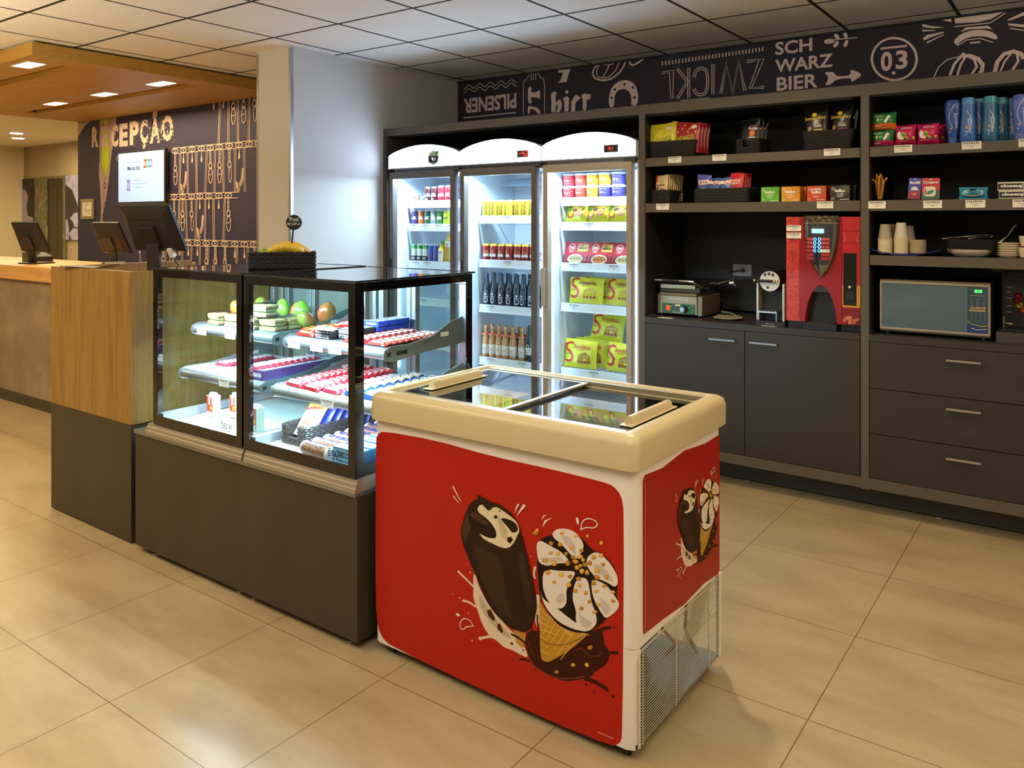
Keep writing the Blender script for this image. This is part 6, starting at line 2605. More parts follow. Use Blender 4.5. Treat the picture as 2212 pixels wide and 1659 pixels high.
# right case, upper shelf
w1 = wrap(.05, .115, .014, '8f1f1a', 'b98a3f', 'KitKat', '5a1410', 1, 'a8241c').build('chocolate_bar', local=True)
w2 = wrap(.05, .115, .013, 'b01820', 'c4242a', 'KitKat', 'f2ece4', 2).build('chocolate_bar', local=True)
w3 = wrap(.036, .12, .012, '7a2420', 'ded4c8', 'Twix', '5a2a20', 3).build('chocolate_bar', local=True)
w4 = wrap(.038, .12, .012, 'b01a2a', 'e4dcd8', 'KitKat', 'b01a2a', 4).build('chocolate_bar', local=True)
w5 = wrap(.032, .11, .014, 'c23048', 'd8c0c4', 'bis', 'e8e0e0', 5).build('chocolate_bar', local=True)
w6 = wrap(.05, .105, .018, '24589f', 'c8a04a', 'Club', 'e4e8ee', 6).build('biscuit_pack', local=True)
w7 = wrap(.034, .11, .012, 'd8d4cc', '3a3434', 'Charge', 'e8e0d0', 7).build('chocolate_bar', local=True)
stripe_row(w1, -2.675, YS + .03, .033, ZU + .0155, .0005, 5, (.55, 0, 0), 'gold and red wrapped bar, left row, upper shelf', 'chocolate bar', 'wrapped bars on the upper shelf')
stripe_row(w2, -2.675, YS + .195, .033, ZU + .0155, .0005, 6, (.55, 0, 0), 'red wrapped bar in the left row behind the gold ones', 'chocolate bar', 'wrapped bars on the upper shelf')
stripe_row(w2, -2.56, YS + .12, .033, ZU + .0145, .0005, 8, (.5, 0, .05), 'red wrapped bar in the second row, upper shelf', 'chocolate bar', 'wrapped bars on the upper shelf')
bk_ = sbox(.085, .06, .02, '1c1e24', 'd8dce0', 'BIS', '22262e')
bl_ = sbox(.085, .06, .02, '2340a8', '2340a8', 'OREO', 'eef2f8')
for i in range(3):
    for q in range(2):
        place(bk_, (-2.565 + .0 * i, YS + .01 + i * .033 * 0 + q * .0, ZU + .001 + .0205 * q) if i == 0 else (-2.475, YS + .055 + (i - 1) * .065, ZU + .001 + .0205 * q), 0.02, '%s black and white sweet box, %s' % (['left front', 'right front', 'right rear'][i], ['lower', 'upper'][q]), 'sweet box', 'black and white boxes on the upper shelf')
for i in range(3):
    for q in range(3):
        place(bl_, (-2.475 + .005 * q, YS + .188 + i * .064, ZU + .001 + .0205 * q), 0, '%s blue biscuit box of the upper shelf stacks, %s layer' % (['front', 'middle', 'rear'][i], ['bottom', 'middle', 'top'][q]), 'biscuit box', 'blue boxes on the upper shelf')
stripe_row(w3, -2.375, YS + .02, .036, ZU + .007, .0005, 9, (.2, 0, .03), 'white and brown bar, third row, upper shelf', 'chocolate bar', 'white and brown bars')
stripe_row(w3, -2.25, YS + .02, .036, ZU + .007, .0005, 9, (.2, 0, -.03), 'white and brown bar along the right bracket, upper shelf', 'chocolate bar', 'white and brown bars')
stripe_row(w7, -2.53, YS - .003, .033, ZU + .0435, 0, 1, (.1, 0, .1), 'dark centred bar lying on the front black box', 'chocolate bar', 'white and brown bars')
# lower shelf
YL = 2.125
stripe_row(w4, -2.665, YL + .02, .035, ZL + .011, .0005, 12, (.45, 0, -.12), 'white and red bar, left row, lower shelf', 'chocolate bar', 'white and red bars on the lower shelf')
stripe_row(w4, -2.545, YL + .01, .036, ZL + .011, .0005, 12, (.45, 0, -.12), 'white and red bar, second row, lower shelf', 'chocolate bar', 'white and red bars on the lower shelf')
stripe_row(w5, -2.44, YL + .02, .034, ZL + .0045, .0, 11, (.1, 0, -.1), 'pink and white bar, third row, lower shelf', 'chocolate bar', 'pink bars on the lower shelf')
stripe_row(w6, -2.325, YL + .035, .049, ZL + .0125, .0005, 8, (.4, 0, -.1), 'blue biscuit pack, fourth row, lower shelf', 'biscuit pack', 'blue biscuit packs on the lower shelf')
stripe_row(w6, -2.218, YL + .035, .049, ZL + .0125, .0005, 8, (.4, 0, -.1), 'blue biscuit pack along the right bracket, lower shelf', 'biscuit pack', 'blue biscuit packs on the lower shelf')
# deck: basket with biscuit bags
o = wicker(.15, .40, .075, 0, '3a3a3e', rows=8, notch=True).build('wicker_basket', local=True, ang=60)
o.location = (-2.625, 2.10, ZD)
tag(o, 'long grey black wicker basket of biscuit bags at the bottom of the right case', 'basket')


def bag1(a):
    a.text('Bauducco', -.05, .10, .1, .02, M('c02a2f', .4), bold=.03, rot=.3)
    for k in range(9):
        a.disc(-.03 + .018 * (k % 3) + .01, .035 + .02 * (k // 3), .007, .006, M('8a5a2a', .5), 7, up=False)


c1_ = pillow(.13, .15, .04, lambda u, v, s: M('e07a3a', .3) if v > .8 else M('e4dccb', .3), bag1, 31).build('biscuit_bag', local=True)
c2_ = pillow(.13, .15, .04, lambda u, v, s: M('d8422a', .3) if v > .86 else M('3344b8', .3) if v > .35 or u > .6 else M('d8d8dc', .3), lambda a: (a.disc(-.01, .05, .03, .02, M('e4dccb', .4), 14, .4), a.disc(.0, .05, .016, .012, M('6a3a1f', .4), 10)), 32).build('biscuit_bag', local=True)
place(c1_, (-2.63, 2.150, ZD + .02), (-.62, 0, -.12), 'cream and orange biscuit bag at the front of the wicker basket', 'biscuit bag', 'biscuit bags in the case basket')
for i in range(6):
    place(c2_, (-2.62 + .004 * i, 2.205 + i * .044, ZD + .024), (-.6, 0, -.1), '%s blue and red biscuit bag in the basket' % nth(i, 6), 'biscuit bag', 'biscuit bags in the case basket')


def roll(a_):
    pass


b = B()
mC = noise_mat('biscuit_roll_wrap', [(0.42, '7a4a34'), (0.5, 'b08a70'), (0.58, '8a5a40')], (1, 8, 8), 30, rough=.25)
b.tube([(-.001, 0, .026), (.0, 0, .026), (.012, 0, .026)], [.022, .026, .027], M('e2e4ea', .25), 16)
b.tube([(.012, 0, .026), (.15, 0, .026)], .0268, mC, 16)
b.tube([(.15, 0, .026), (.162, 0, .026), (.163, 0, .026)], [.027, .026, .022], M('e2e4ea', .25), 16)
a = Art(b, lambda x, y, k: (x, (.027 + k) * sin(y / .027) * -1, .026 + (.027 + k) * cos(y / .027)), .0003, .0003)
for k in range(5):
    a.poly([(.015 + .03 * k, -.02), (.03 + .03 * k, -.02), (.024 + .03 * k, .02), (.012 + .03 * k, .02)], M('d8dce8', .3), False)
a.up()
a.text('OREO', .02, -.012, .12, .028, M('24328a', .35), bold=.08)
rl = b.build('biscuit_roll', local=True, ang=50)
for i in range(9):
    for q in range(1):
        place(rl, (-2.485 + .0 * i, 2.045 + i * .0555, ZD + .001), (0, 0, -.05), '%s rolled biscuit packet beside the wicker basket, case floor' % nth(i, 9), 'biscuit roll', 'biscuit rolls on the case floor')
cb = sbox(.15, .055, .03, '2f7ab8', '8ac8e0', 'biscoito', '1f4a9a', 'biscuit_box')
for i in range(6):
    for q in range(2):
        place(cb, (-2.235, 2.03 + i * .062, ZD + .001 + .0305 * q), -.04, '%s turquoise biscuit box at the right of the case floor, %s layer' % (nth(i, 6), ['lower', 'upper'][q]), 'biscuit box', 'turquoise biscuit boxes')
# left case
b = B()
b.box(-.024, .024, 0, .04, 0, .10, M('d8ccc0', .45))
a = flat(b, lambda x, z, k: (x, -k, z), .0003)
a.rect(-.022, .03, .022, .06, M('c8452a', .4))
a.disc(-.008, .043, .011, .011, M('d8261f', .4), 14)
a.disc(.01, .045, .011, .011, M('e8a02a', .4), 14)
a.rect(-.022, .06, -.008, .098, M('b8402a', .4))
a.rect(.006, .062, .018, .095, M('b8402a', .4))
a.rect(-.016, .004, .018, .026, WHT)
b.box(-.02, .02, .012, .028, .1005, .112, WHT)
ct = b.build('drink_carton', local=True)
for i, (x, y, l) in enumerate(((-3.296, 2.162, 'white and orange drink carton on the floor of the left case, the left one'), (-3.205, 2.22, 'white and orange drink carton on the left case floor, second from left'),
                               (-2.93, 2.13, 'white and orange drink carton near the right end of the left case'))):
    place(ct, (x, y, ZD), 0, l, 'drink carton', 'drink cartons in the left case')
pb = sbox(.085, .06, .042, '3a3578', '4a4aa0', 'BIS', 'e4e4f0')
for i in range(8):
    place(pb, (-2.985 + .0 * (i % 2), YL + .0 + i * .0 + .055 * i, ZL + .001), 0, '%s violet sweet box in the left case, lower shelf row' % nth(i, 8), 'sweet box', 'violet boxes in the left case')
    place(pb, (-2.895, YL + .0 + .055 * i, ZL + .001), 0, '%s violet sweet box in the right hand row, left case' % nth(i, 8), 'sweet box', 'violet boxes in the left case')
stripe_row(w5, -2.94, YL + .02, .034, ZL + .044, 0, 10, (.1, 0, 0), 'pink bar lying on the violet boxes', 'chocolate bar', 'pink bars in the left case')
b = B()
b.box(-3.40, -3.07, YL - .005, 2.5, ZL + .0005, ZL + .004, PAPER)
a = flat(b, lambda x, y, k: (x, y, ZL + .004 + k), .0003)
for k in range(9):
    a.rect(-3.36, YL + .06 + k * .03, -3.12 - .02 * (k % 3), YL + .068 + k * .03, M('3a3a42', .5) if k < 5 else M('b0444a', .5), up=False)
tag(b.build('printed_sheet', loc=(-3.23, 2.3, ZL)), 'white printed sheet covering the lower shelf of the left case', 'paper sheet')
for i in range(10):
    place(w5, (-3.30 + .0 * i, 2.24 + i * .027, ZL + .006), (.1, 0, 0), '%s pink bar on the printed sheet, left case' % nth(i, 10), 'chocolate bar', 'pink bars in the left case')
# sandwiches
BREAD = noise_mat('bread', [(0.3, '9c7a4c'), (0.7, 'b8986a')], (1, 1, 1), 30, rough=.9)
CRUST = M('9a6a3a', .8)


def sandwich():
    t = thing('wrapped_sandwich', '-', 'sandwich', (0, 0, 0))
    b = B()
    b.prism(rounded(-.05, .05, 0, .018, .006, 3), lambda x, z, d: (x, d, z), 0, .07, BREAD)
    b.build('lower_bread', t, local=True)
    b = B()
    for k in range(5):
        b.ell((-.036 + .018 * k, .035, .022), (.014, .034, .004), M('5a9a3a', .6), None, 8, 5)
    b.box(-.046, .046, .003, .067, .0245, .028, M('c87a7a', .6))
    b.box(-.047, .047, .002, .068, .0282, .031, M('e4d48a', .6))
    b.build('filling', t, local=True)
    b = B()
    b.prism(rounded(-.05, .05, .0315, .05, .008, 3), lambda x, z, d: (x, d, z), 0, .07, BREAD)
    b.build('upper_bread', t, local=True)
    b = B()
    R_ = random.Random(5)
    prof = rounded(-.056, .056, -.0005, .057, .016, 5)
    rings = []
    for k, y in enumerate((-.004, -.003, .015, .035, .055, .073, .074)):
        s_ = .55 if k in (0, 6) else 1
        rings.append([b.bm.verts.new((p[0] * s_ + R_.uniform(-.002, .002), y + R_.uniform(-.001, .001), max(.0, .027 + (p[1] - .027) * s_ + R_.uniform(-.0015, .0025)))) for p in prof])
    i = b.mi(glass_mat('cling_film', 'f0f4f6', 1.3, 3.0, .18) if 'cling' not in MATS else MATS['cling'])
    for r0, r1 in zip(rings, rings[1:]):
        for k in range(len(prof)):
            f = b.bm.faces.new((r0[k], r0[(k + 1) % len(prof)], r1[(k + 1) % len(prof)], r1[k]))
            f.material_index = i
    b.build('cling_film', t, local=True)
    return t


sw = sandwich()
SWS = ((-3.33, 2.20, 0, -.1), (-3.20, 2.21, 0, .05), (-3.065, 2.20, 0, 0), (-2.94, 2.21, 0, .1), (-3.08, 2.29, 0, .3), (-2.94, 2.30, .0, -.1), (-3.0, 2.21, .059, .05))
SL = ('leftmost wrapped sandwich on the upper shelf of the left case', 'second wrapped sandwich from left on the upper shelf', 'third wrapped sandwich from left on the upper shelf', 'rightmost wrapped sandwich at the shelf front, left case',
      'wrapped sandwich in the second row, left of two', 'wrapped sandwich in the second row, before the mangoes', 'wrapped sandwich stacked on top at the shelf front')
for i, (x, y, dz, r) in enumerate(SWS):
    if i == 0:
        sw.location = (x, y, ZU + dz + .001)
        sw.rotation_euler = (0, 0, r)
        sw['label'] = SL[0]
        sw['group'] = 'wrapped sandwiches in the left case'
    else:
        dup(sw, (x, y, ZU + dz + .001), (0, 0, r), SL[i], 'wrapped sandwiches in the left case')


# mangoes
def mango(name, c1, c2, sc=1.0):
    m, nt, bs = nodes_mat('mango_skin_' + name)
    v = coords(nt, (9, 9, 9), rot=(0, .6, 0))
    gr = N(nt, 'ShaderNodeTexNoise', _Scale=.9, _Detail=3)
    nt.links.new(v, gr.inputs['Vector'])
    r = ramp(nt, gr.outputs['Fac'], [(.35, c1), (.62, c2)])
    nt.links.new(r.outputs[0], bs.inputs['Base Color'])
    bs.inputs['Roughness'].default_value = .3
    b = B()
    prof = [(.003, 0), (.022, .003), (.036, .018), (.043, .04), (.040, .065), (.028, .088), (.012, .1), (.003, .102)]
    b.lathe([(p * sc, q * sc) for p, q in prof], (0, 0, 0), m, 20, None, 1.0, .82)
    b.cyl((0, 0, .101 * sc), (.002, 0, .107 * sc), .003, .002, M('4a3a22', .7), 6)
    return b.build('mango', local=True, ang=80)


mg, mr, my = mango('green', '4f8a26', '86a83a'), mango('red', 'a83028', 'b87a38'), mango('mixed', 'b8503a', '6a9a30')
GM = 'mangoes on the upper shelf of the left case'
for (o, x, y, r, l) in ((my, -3.30, 2.44, (0, .1, 0), 'large green and red mango, leftmost on the shelf'), (mr, -3.34, 2.37, (.5, 0, 0), 'red mango lying before the leftmost green one'), (mg, -3.14, 2.45, (0, .05, 0), 'upright green mango, second from left'),
                        (mr, -3.06, 2.47, (.2, .5, 0), 'orange red mango leaning between two green ones'), (mg, -2.98, 2.44, (0, -.05, 1), 'upright bright green mango in the middle'), (mr, -2.90, 2.50, (.3, .2, 1), 'red mango right of the middle green one'),
                        (my, -2.87, 2.40, (.9, .3, 0), 'yellow green mango lying at the right bracket')):
    place(o, (x, y, ZU + .012), r, l, 'mango', GM)

# ================================================================ basket of fruit on the case
bx = -2.905
t0 = Vector((-2.945, 2.30, 1.3225))
BR = math.atan2(.22, .19)
o = wicker(.29, .115, .072, 0, '232324', rows=8).build('wicker_basket', local=True, ang=60)
ux, uy = cos(BR), sin(BR)
cx_, cy2 = (-2.999 - 2.808) / 2, (2.151 + 2.371) / 2
o.location = (cx_, cy2, 1.3268)
o.rotation_euler = (0, 0, BR)
tag(o, 'black wicker basket of loose fruit on top of the display cases', 'basket')


def inb(x, y, z):
    return (cx_ + x * ux - y * uy, cy2 + x * uy + y * ux, 1.3268 + z)


gl = noise_mat('green_fruit_skin', [(0.3, '6f8f2a'), (0.7, '9ab03f')], (1, 1, 1), 20, rough=.45)
b = B()
b.lathe([(.003, 0), (.025, .004), (.037, .03), (.034, .05), (.02, .066), (.004, .07)], (0, 0, 0), gl, 18, None, 1.15, 1)
b.cyl((0, 0, .068), (0, 0, .074), .003, .003, M('4a3a22', .7), 6)
pe = b.build('green_pear', local=True, ang=80)
place(pe, inb(-.075, .06, .02), (.3, .3, 0), 'round green fruit at the left end of the fruit basket', 'fruit')
b = B()
b.ell((0, 0, .035), (.036, .036, .034), M('b85a2f', .4), None, 18, 10)
ap = b.build('orange_fruit', local=True, ang=80)
place(ap, inb(.08, .045, .012), 0, 'reddish fruit low at the right end of the fruit basket', 'fruit')
place(ap, inb(.0, .07, .004), 0, 'reddish fruit beneath the bananas', 'fruit')
BAN = noise_mat('banana_skin', [(0.3, 'b08a1f'), (0.5, 'cfae2f'), (0.75, 'c2a43a')], (1, 1, 1), 18, rough=.45)


def banana(s=1.0):
    b = B()
    pts, rr = [], []
    for k in range(13):
        u = k / 12
        an = -.75 + 1.5 * u
        pts.append((.115 * s * sin(an), 0, .115 * s * (cos(an) - .72)))
        rr.append(.019 * s * (1 - abs(2 * u - 1) ** 3.2) ** .5 + .004)
    b.tube(pts, rr, BAN, 7)
    b.tube([pts[-1], (pts[-1][0] + .014, 0, pts[-1][2] - .012)], [.006, .005], M('4a3f22', .7), 6)
    b.tube([pts[0], (pts[0][0] - .006, 0, pts[0][2] - .006)], [.005, .004], M('2a2418', .7), 6)
    return b.build('banana', local=True, ang=80)


bn = banana()
for x, y, z, r, l in ((.015, .035, .062, (.35, 0, BR), 'front banana of the bunch in the fruit basket'), (.03, .06, .066, (.0, .05, BR + .15), 'middle banana of the bunch in the fruit basket'), (.045, .085, .06, (-.3, .1, BR - .1), 'rear banana of the bunch in the fruit basket')):
    place(bn, inb(x, y, z), r, l, 'banana', 'bananas in the fruit basket')
t = thing('price_sign', 'round black hand lettered fruit price sign on a stem in the basket', 'sign', inb(.04, .05, 0))
b = B()
p0 = Vector((-.004, -.003, .03))
FR = Matrix.Rotation(.55, 4, 'Z')
b.tube([Vector((-.006, .0, .03)), Vector((.004, .0, .13)), Vector((.012, .0, .178))], .0035, BLACK, 8)
b.build('stem', t, local=True)
b = B()
C_ = Vector((.016, 0, .205))
b.prism([(.036 * cos(q * pi / 14), .034 * sin(q * pi / 14)) for q in range(28)], lambda x, z, d: FR @ Vector((x, d, z)) + C_, -.003, .003, BLACK)
a = Art(b, lambda x, z, k: FR @ Vector((x, -.003 - k, z)) + C_, .0003, .0004)
a.text('Fruta', -.02, .004, .042, .018, WHT, bold=.0, shear=.3, rot=.05)
a.text('R$ 2,00 un', -.030, -.014, .06, .012, WHT, bold=.0, shear=.2, rot=.03)
a.text('"', -.024, .018, .006, .006, WHT)
a.text('"', .022, .02, .006, .006, WHT)
b.build('disc', t, local=True, smooth=False)
# ================================================================ printed artwork (coordinates in millimetres on the panel)
ICE_PANEL = [(-2080,755),(-2070,776),(-2043,792),(-1798,799),(-1561,787),(-1348,787),(-1155,783),(-1117,778),(-1091,756),(-1082,705),(-1087,70),(-1097,45),(-1121,28),(-1331,22),(-1777,31),(-1970,40),(-2033,46),(-2068,82),(-2082,174)]
ICE = [('p','d6c6ae',[(-1632,391),(-1621,393),(-1616,370),(-1597,340),(-1565,303),(-1521,276),(-1490,256),(-1460,245),(-1436,228),(-1412,190),(-1436,187),(-1472,193),(-1509,191),(-1533,203),(-1565,208),(-1597,239),(-1613,275),(-1632,310),(-1632,340)]),
('p','b9a588',[(-1606,337),(-1577,300),(-1533,268),(-1503,252),(-1472,227),(-1509,226),(-1552,247),(-1590,276),(-1609,301)]),
('l','d6c6ae',7,[(-1695,382),(-1668,369),(-1629,349)]),
('l','d6c6ae',7,[(-1676,292),(-1652,295),(-1621,287)]),
('l','d6c6ae',8,[(-1604,190),(-1565,209),(-1527,212)]),
('l','d6c6ae',7,[(-1389,472),(-1395,453),(-1389,440)]),
('d','d6c6ae',5,(-1694,382)),
('d','d6c6ae',3,(-1676,292)),
('d','d6c6ae',3,(-1690,297)),
('d','d6c6ae',3,(-1645,393)),
('d','d6c6ae',3,(-1637,173)),
('d','d6c6ae',6,(-1604,190)),
('d','d6c6ae',2,(-1658,415)),
('d','d6c6ae',2,(-1720,302)),
('d','d6c6ae',2,(-1405,504)),
('d','d6c6ae',5,(-1389,473)),
('p','d6c6ae',[(-1383,393),(-1373,394),(-1370,320),(-1380,286),(-1389,310)]),
('p','4a2413',[(-1577,287),(-1562,297),(-1543,275),(-1546,261),(-1568,270)]),
('p','4a2413',[(-1535,255),(-1524,263),(-1510,240),(-1518,233),(-1533,243)]),
('p','4a2413',[(-1485,215),(-1472,217),(-1472,210),(-1481,209)]),
('p','b8843a',[(-1472,261),(-1424,266),(-1424,237),(-1436,211),(-1460,221)]),
('p','3a1509',[(-1427,241),(-1418,263),(-1401,278),(-1375,281),(-1343,305),(-1190,337),(-1158,360),(-1148,336),(-1145,310),(-1132,305),(-1127,284),(-1143,252),(-1174,228),(-1190,204),(-1222,187),(-1254,171),(-1292,158),(-1332,161),(-1366,164),(-1389,171),(-1412,192),(-1421,214)]),
('l','3a1509',9,[(-1163,345),(-1148,359),(-1127,368)]),
('l','3a1509',9,[(-1148,293),(-1127,295),(-1104,303)]),
('l','3a1509',13,[(-1216,193),(-1184,195),(-1158,192),(-1135,186)]),
('l','3a1509',7,[(-1407,180),(-1427,180),(-1445,174)]),
('l','3a1509',7,[(-1424,230),(-1448,239),(-1477,242)]),
('l','3a1509',6,[(-1377,280),(-1380,308),(-1380,329)]),
('l','3a1509',5,[(-1398,274),(-1404,291)]),
('d','3a1509',5,(-1127,368)),
('d','3a1509',5,(-1104,303)),
('d','3a1509',5,(-1135,186)),
('d','3a1509',5,(-1117,173)),
('d','3a1509',4,(-1207,176)),
('d','3a1509',4,(-1477,242)),
('d','3a1509',3,(-1113,373)),
('d','3a1509',3,(-1180,164)),
('d','3a1509',3,(-1472,164)),
('d','3a1509',3,(-1387,160)),
('d','3a1509',3,(-1433,206)),
('d','3a1509',3,(-1445,174)),
('d','3a1509',3,(-1380,330)),
('l','6e3620',4,[(-1401,174),(-1354,161),(-1298,162),(-1243,183),(-1211,199)]),
('l','6e3620',3,[(-1412,240),(-1407,218),(-1389,200)]),
('l','5a2a18',5,[(-1243,265),(-1222,281),(-1200,265),(-1169,270),(-1153,289)]),
('p','b5872c',[(-1375,381),(-1349,351),(-1320,330),(-1270,322),(-1216,322),(-1195,331),(-1265,258),(-1332,204),(-1346,197),(-1369,199),(-1372,320)]),
('l','d9b457',2.2,[(-1370,354),(-1343,336)]),
('l','8a621f',1.6,[(-1370,350),(-1343,332)]),
('l','d9b457',2.2,[(-1370,332),(-1333,321)]),
('l','8a621f',1.6,[(-1370,328),(-1333,317)]),
('l','d9b457',2.2,[(-1370,311),(-1323,306)]),
('l','8a621f',1.6,[(-1370,307),(-1323,302)]),
('l','d9b457',2.2,[(-1370,289),(-1313,291)]),
('l','8a621f',1.6,[(-1370,285),(-1313,287)]),
('l','d9b457',2.2,[(-1370,268),(-1341,263)]),
('l','8a621f',1.6,[(-1370,264),(-1341,259)]),
('l','d9b457',2.2,[(-1370,246),(-1337,242)]),
('l','8a621f',1.6,[(-1370,242),(-1337,239)]),
('l','d9b457',2.2,[(-1370,225),(-1334,222)]),
('l','8a621f',1.6,[(-1370,221),(-1334,218)]),
('l','d9b457',2.0,[(-1360,331),(-1370,292)]),
('l','d9b457',2.0,[(-1354,344),(-1265,305)]),
('l','d9b457',2.0,[(-1336,329),(-1358,280)]),
('l','d9b457',2.0,[(-1332,341),(-1259,304)]),
('l','d9b457',2.0,[(-1313,328),(-1345,268)]),
('l','d9b457',2.0,[(-1309,337),(-1254,303)]),
('l','d9b457',2.0,[(-1289,327),(-1333,256)]),
('l','d9b457',2.0,[(-1287,334),(-1249,303)]),
('l','d9b457',2.0,[(-1266,326),(-1320,244)]),
('l','d9b457',2.0,[(-1265,331),(-1211,321)]),
('l','d9b457',2.0,[(-1243,325),(-1308,233)]),
('l','d9b457',2.0,[(-1243,328),(-1203,324)]),
('l','d9b457',2.0,[(-1220,324),(-1296,221)]),
('l','d9b457',2.0,[(-1222,324),(-1195,326)]),
('l','7d5518',2.4,[(-1354,254),(-1298,262),(-1243,293),(-1222,313)]),
('p','22130a',[(-1383,547),(-1354,577),(-1320,590),(-1298,609),(-1259,620),(-1222,604),(-1184,576),(-1148,576),(-1107,541),(-1102,497),(-1107,465),(-1097,445),(-1143,385),(-1169,355),(-1211,326),(-1254,317),(-1304,321),(-1343,352),(-1373,391),(-1380,485)]),
('p','ddd3c8',[(-1326,594),(-1309,611),(-1276,620),(-1243,617),(-1219,595),(-1214,578),(-1232,546),(-1243,536),(-1259,544),(-1281,562),(-1304,575),(-1320,581)]),
('p','ddd3c8',[(-1383,552),(-1366,563),(-1332,554),(-1298,548),(-1265,528),(-1276,516),(-1309,508),(-1343,490),(-1372,492),(-1380,509)]),
('p','ddd3c8',[(-1203,553),(-1179,573),(-1158,575),(-1127,554),(-1104,528),(-1100,502),(-1112,488),(-1138,497),(-1169,498),(-1190,511),(-1206,529)]),
('p','ddd3c8',[(-1360,466),(-1337,482),(-1298,487),(-1249,500),(-1243,492),(-1270,452),(-1276,428),(-1273,400),(-1287,378),(-1309,371),(-1343,385),(-1360,419)]),
('p','ddd3c8',[(-1243,469),(-1227,487),(-1203,489),(-1195,463),(-1190,428),(-1174,396),(-1169,370),(-1190,341),(-1222,327),(-1243,353),(-1240,382),(-1254,415),(-1251,444)]),
('p','ddd3c8',[(-1190,488),(-1169,493),(-1138,488),(-1107,460),(-1096,446),(-1102,426),(-1140,388),(-1158,405),(-1179,431),(-1187,456)]),
('p','ddd3c8',[(-1373,420),(-1360,385),(-1320,378),(-1281,361),(-1243,348),(-1198,344),(-1211,331),(-1254,326),(-1309,334),(-1354,366)]),
('p','c3b7ac',[(-1298,598),(-1265,598),(-1243,576),(-1240,548),(-1259,558),(-1281,576)]),
('p','c3b7ac',[(-1372,511),(-1337,515),(-1298,530),(-1281,522),(-1309,512),(-1343,495),(-1366,497)]),
('p','c3b7ac',[(-1184,539),(-1158,541),(-1127,522),(-1112,499),(-1143,507),(-1174,515)]),
('p','c3b7ac',[(-1298,421),(-1281,421),(-1279,401),(-1298,389),(-1315,393)]),
('p','c3b7ac',[(-1232,379),(-1211,372),(-1184,366),(-1195,349),(-1222,341)]),
('p','c3b7ac',[(-1158,446),(-1132,435),(-1122,420),(-1140,399),(-1158,419)]),
('p','c08a2a',[(-1282,603),(-1288,598),(-1297,597),(-1298,603),(-1291,608),(-1285,608)]),
('p','d9b25a',[(-1287,605),(-1290,602),(-1294,602),(-1295,605),(-1292,607),(-1289,607)]),
('p','d2a13c',[(-1249,602),(-1247,608),(-1239,613),(-1232,611),(-1233,605),(-1242,599)]),
('p','e2c06a',[(-1245,606),(-1245,609),(-1241,611),(-1238,610),(-1238,607),(-1242,605)]),
('p','a87420',[(-1321,561),(-1329,554),(-1337,557),(-1339,564),(-1329,571),(-1321,567)]),
('p','c2933c',[(-1326,563),(-1330,560),(-1334,561),(-1334,564),(-1330,568),(-1326,566)]),
('p','c08a2a',[(-1296,561),(-1306,561),(-1305,567),(-1300,574),(-1291,574),(-1286,568)]),
('p','d9b25a',[(-1298,566),(-1303,566),(-1302,569),(-1300,572),(-1296,572),(-1294,569)]),
('p','d2a13c',[(-1249,566),(-1257,560),(-1264,563),(-1265,569),(-1256,574),(-1248,573)]),
('p','e2c06a',[(-1254,568),(-1258,566),(-1261,567),(-1262,570),(-1257,572),(-1254,572)]),
('p','a87420',[(-1218,563),(-1224,560),(-1231,564),(-1226,572),(-1219,572),(-1212,570)]),
('p','c2933c',[(-1221,567),(-1224,565),(-1227,567),(-1225,571),(-1221,571),(-1218,570)]),
('p','c08a2a',[(-1338,529),(-1335,536),(-1327,540),(-1321,538),(-1323,532),(-1330,528)]),
('p','d9b25a',[(-1334,533),(-1333,536),(-1329,538),(-1326,537),(-1327,534),(-1331,533)]),
('p','d2a13c',[(-1299,533),(-1311,529),(-1312,536),(-1307,543),(-1297,545),(-1296,539)]),
('p','e2c06a',[(-1303,537),(-1308,535),(-1309,538),(-1306,541),(-1302,542),(-1301,540)]),
('p','a87420',[(-1282,542),(-1282,548),(-1272,551),(-1269,547),(-1272,540),(-1279,537)]),
('p','c2933c',[(-1280,545),(-1280,547),(-1275,549),(-1274,547),(-1275,544),(-1278,542)]),
('p','c08a2a',[(-1351,499),(-1359,500),(-1360,508),(-1352,512),(-1341,513),(-1339,505)]),
('p','d9b25a',[(-1352,504),(-1356,505),(-1356,508),(-1353,510),(-1348,511),(-1347,507)]),
('p','d2a13c',[(-1322,496),(-1328,502),(-1323,512),(-1312,516),(-1308,509),(-1310,501)]),
('p','e2c06a',[(-1321,503),(-1324,506),(-1321,510),(-1316,512),(-1314,509),(-1315,505)]),
('p','a87420',[(-1271,509),(-1278,511),(-1281,518),(-1270,528),(-1261,523),(-1260,517)]),
('p','c2933c',[(-1272,515),(-1275,516),(-1276,520),(-1271,524),(-1267,522),(-1267,519)]),
('p','c08a2a',[(-1246,522),(-1255,526),(-1250,536),(-1239,536),(-1230,533),(-1236,525)]),
('p','d9b25a',[(-1246,528),(-1249,529),(-1247,534),(-1242,534),(-1238,532),(-1241,529)]),
('p','d2a13c',[(-1235,539),(-1239,546),(-1230,553),(-1218,556),(-1217,547),(-1225,542)]),
('p','e2c06a',[(-1232,545),(-1233,548),(-1229,552),(-1224,552),(-1224,549),(-1227,546)]),
('p','a87420',[(-1210,521),(-1217,523),(-1220,529),(-1211,536),(-1202,534),(-1202,527)]),
('p','c2933c',[(-1211,526),(-1215,527),(-1216,530),(-1212,533),(-1208,532),(-1208,529)]),
('p','c08a2a',[(-1233,507),(-1243,505),(-1246,509),(-1245,517),(-1234,522),(-1226,516)]),
('p','d9b25a',[(-1236,511),(-1241,510),(-1242,512),(-1242,516),(-1237,518),(-1234,515)]),
('p','d2a13c',[(-1214,504),(-1222,497),(-1229,501),(-1229,509),(-1221,515),(-1212,514)]),
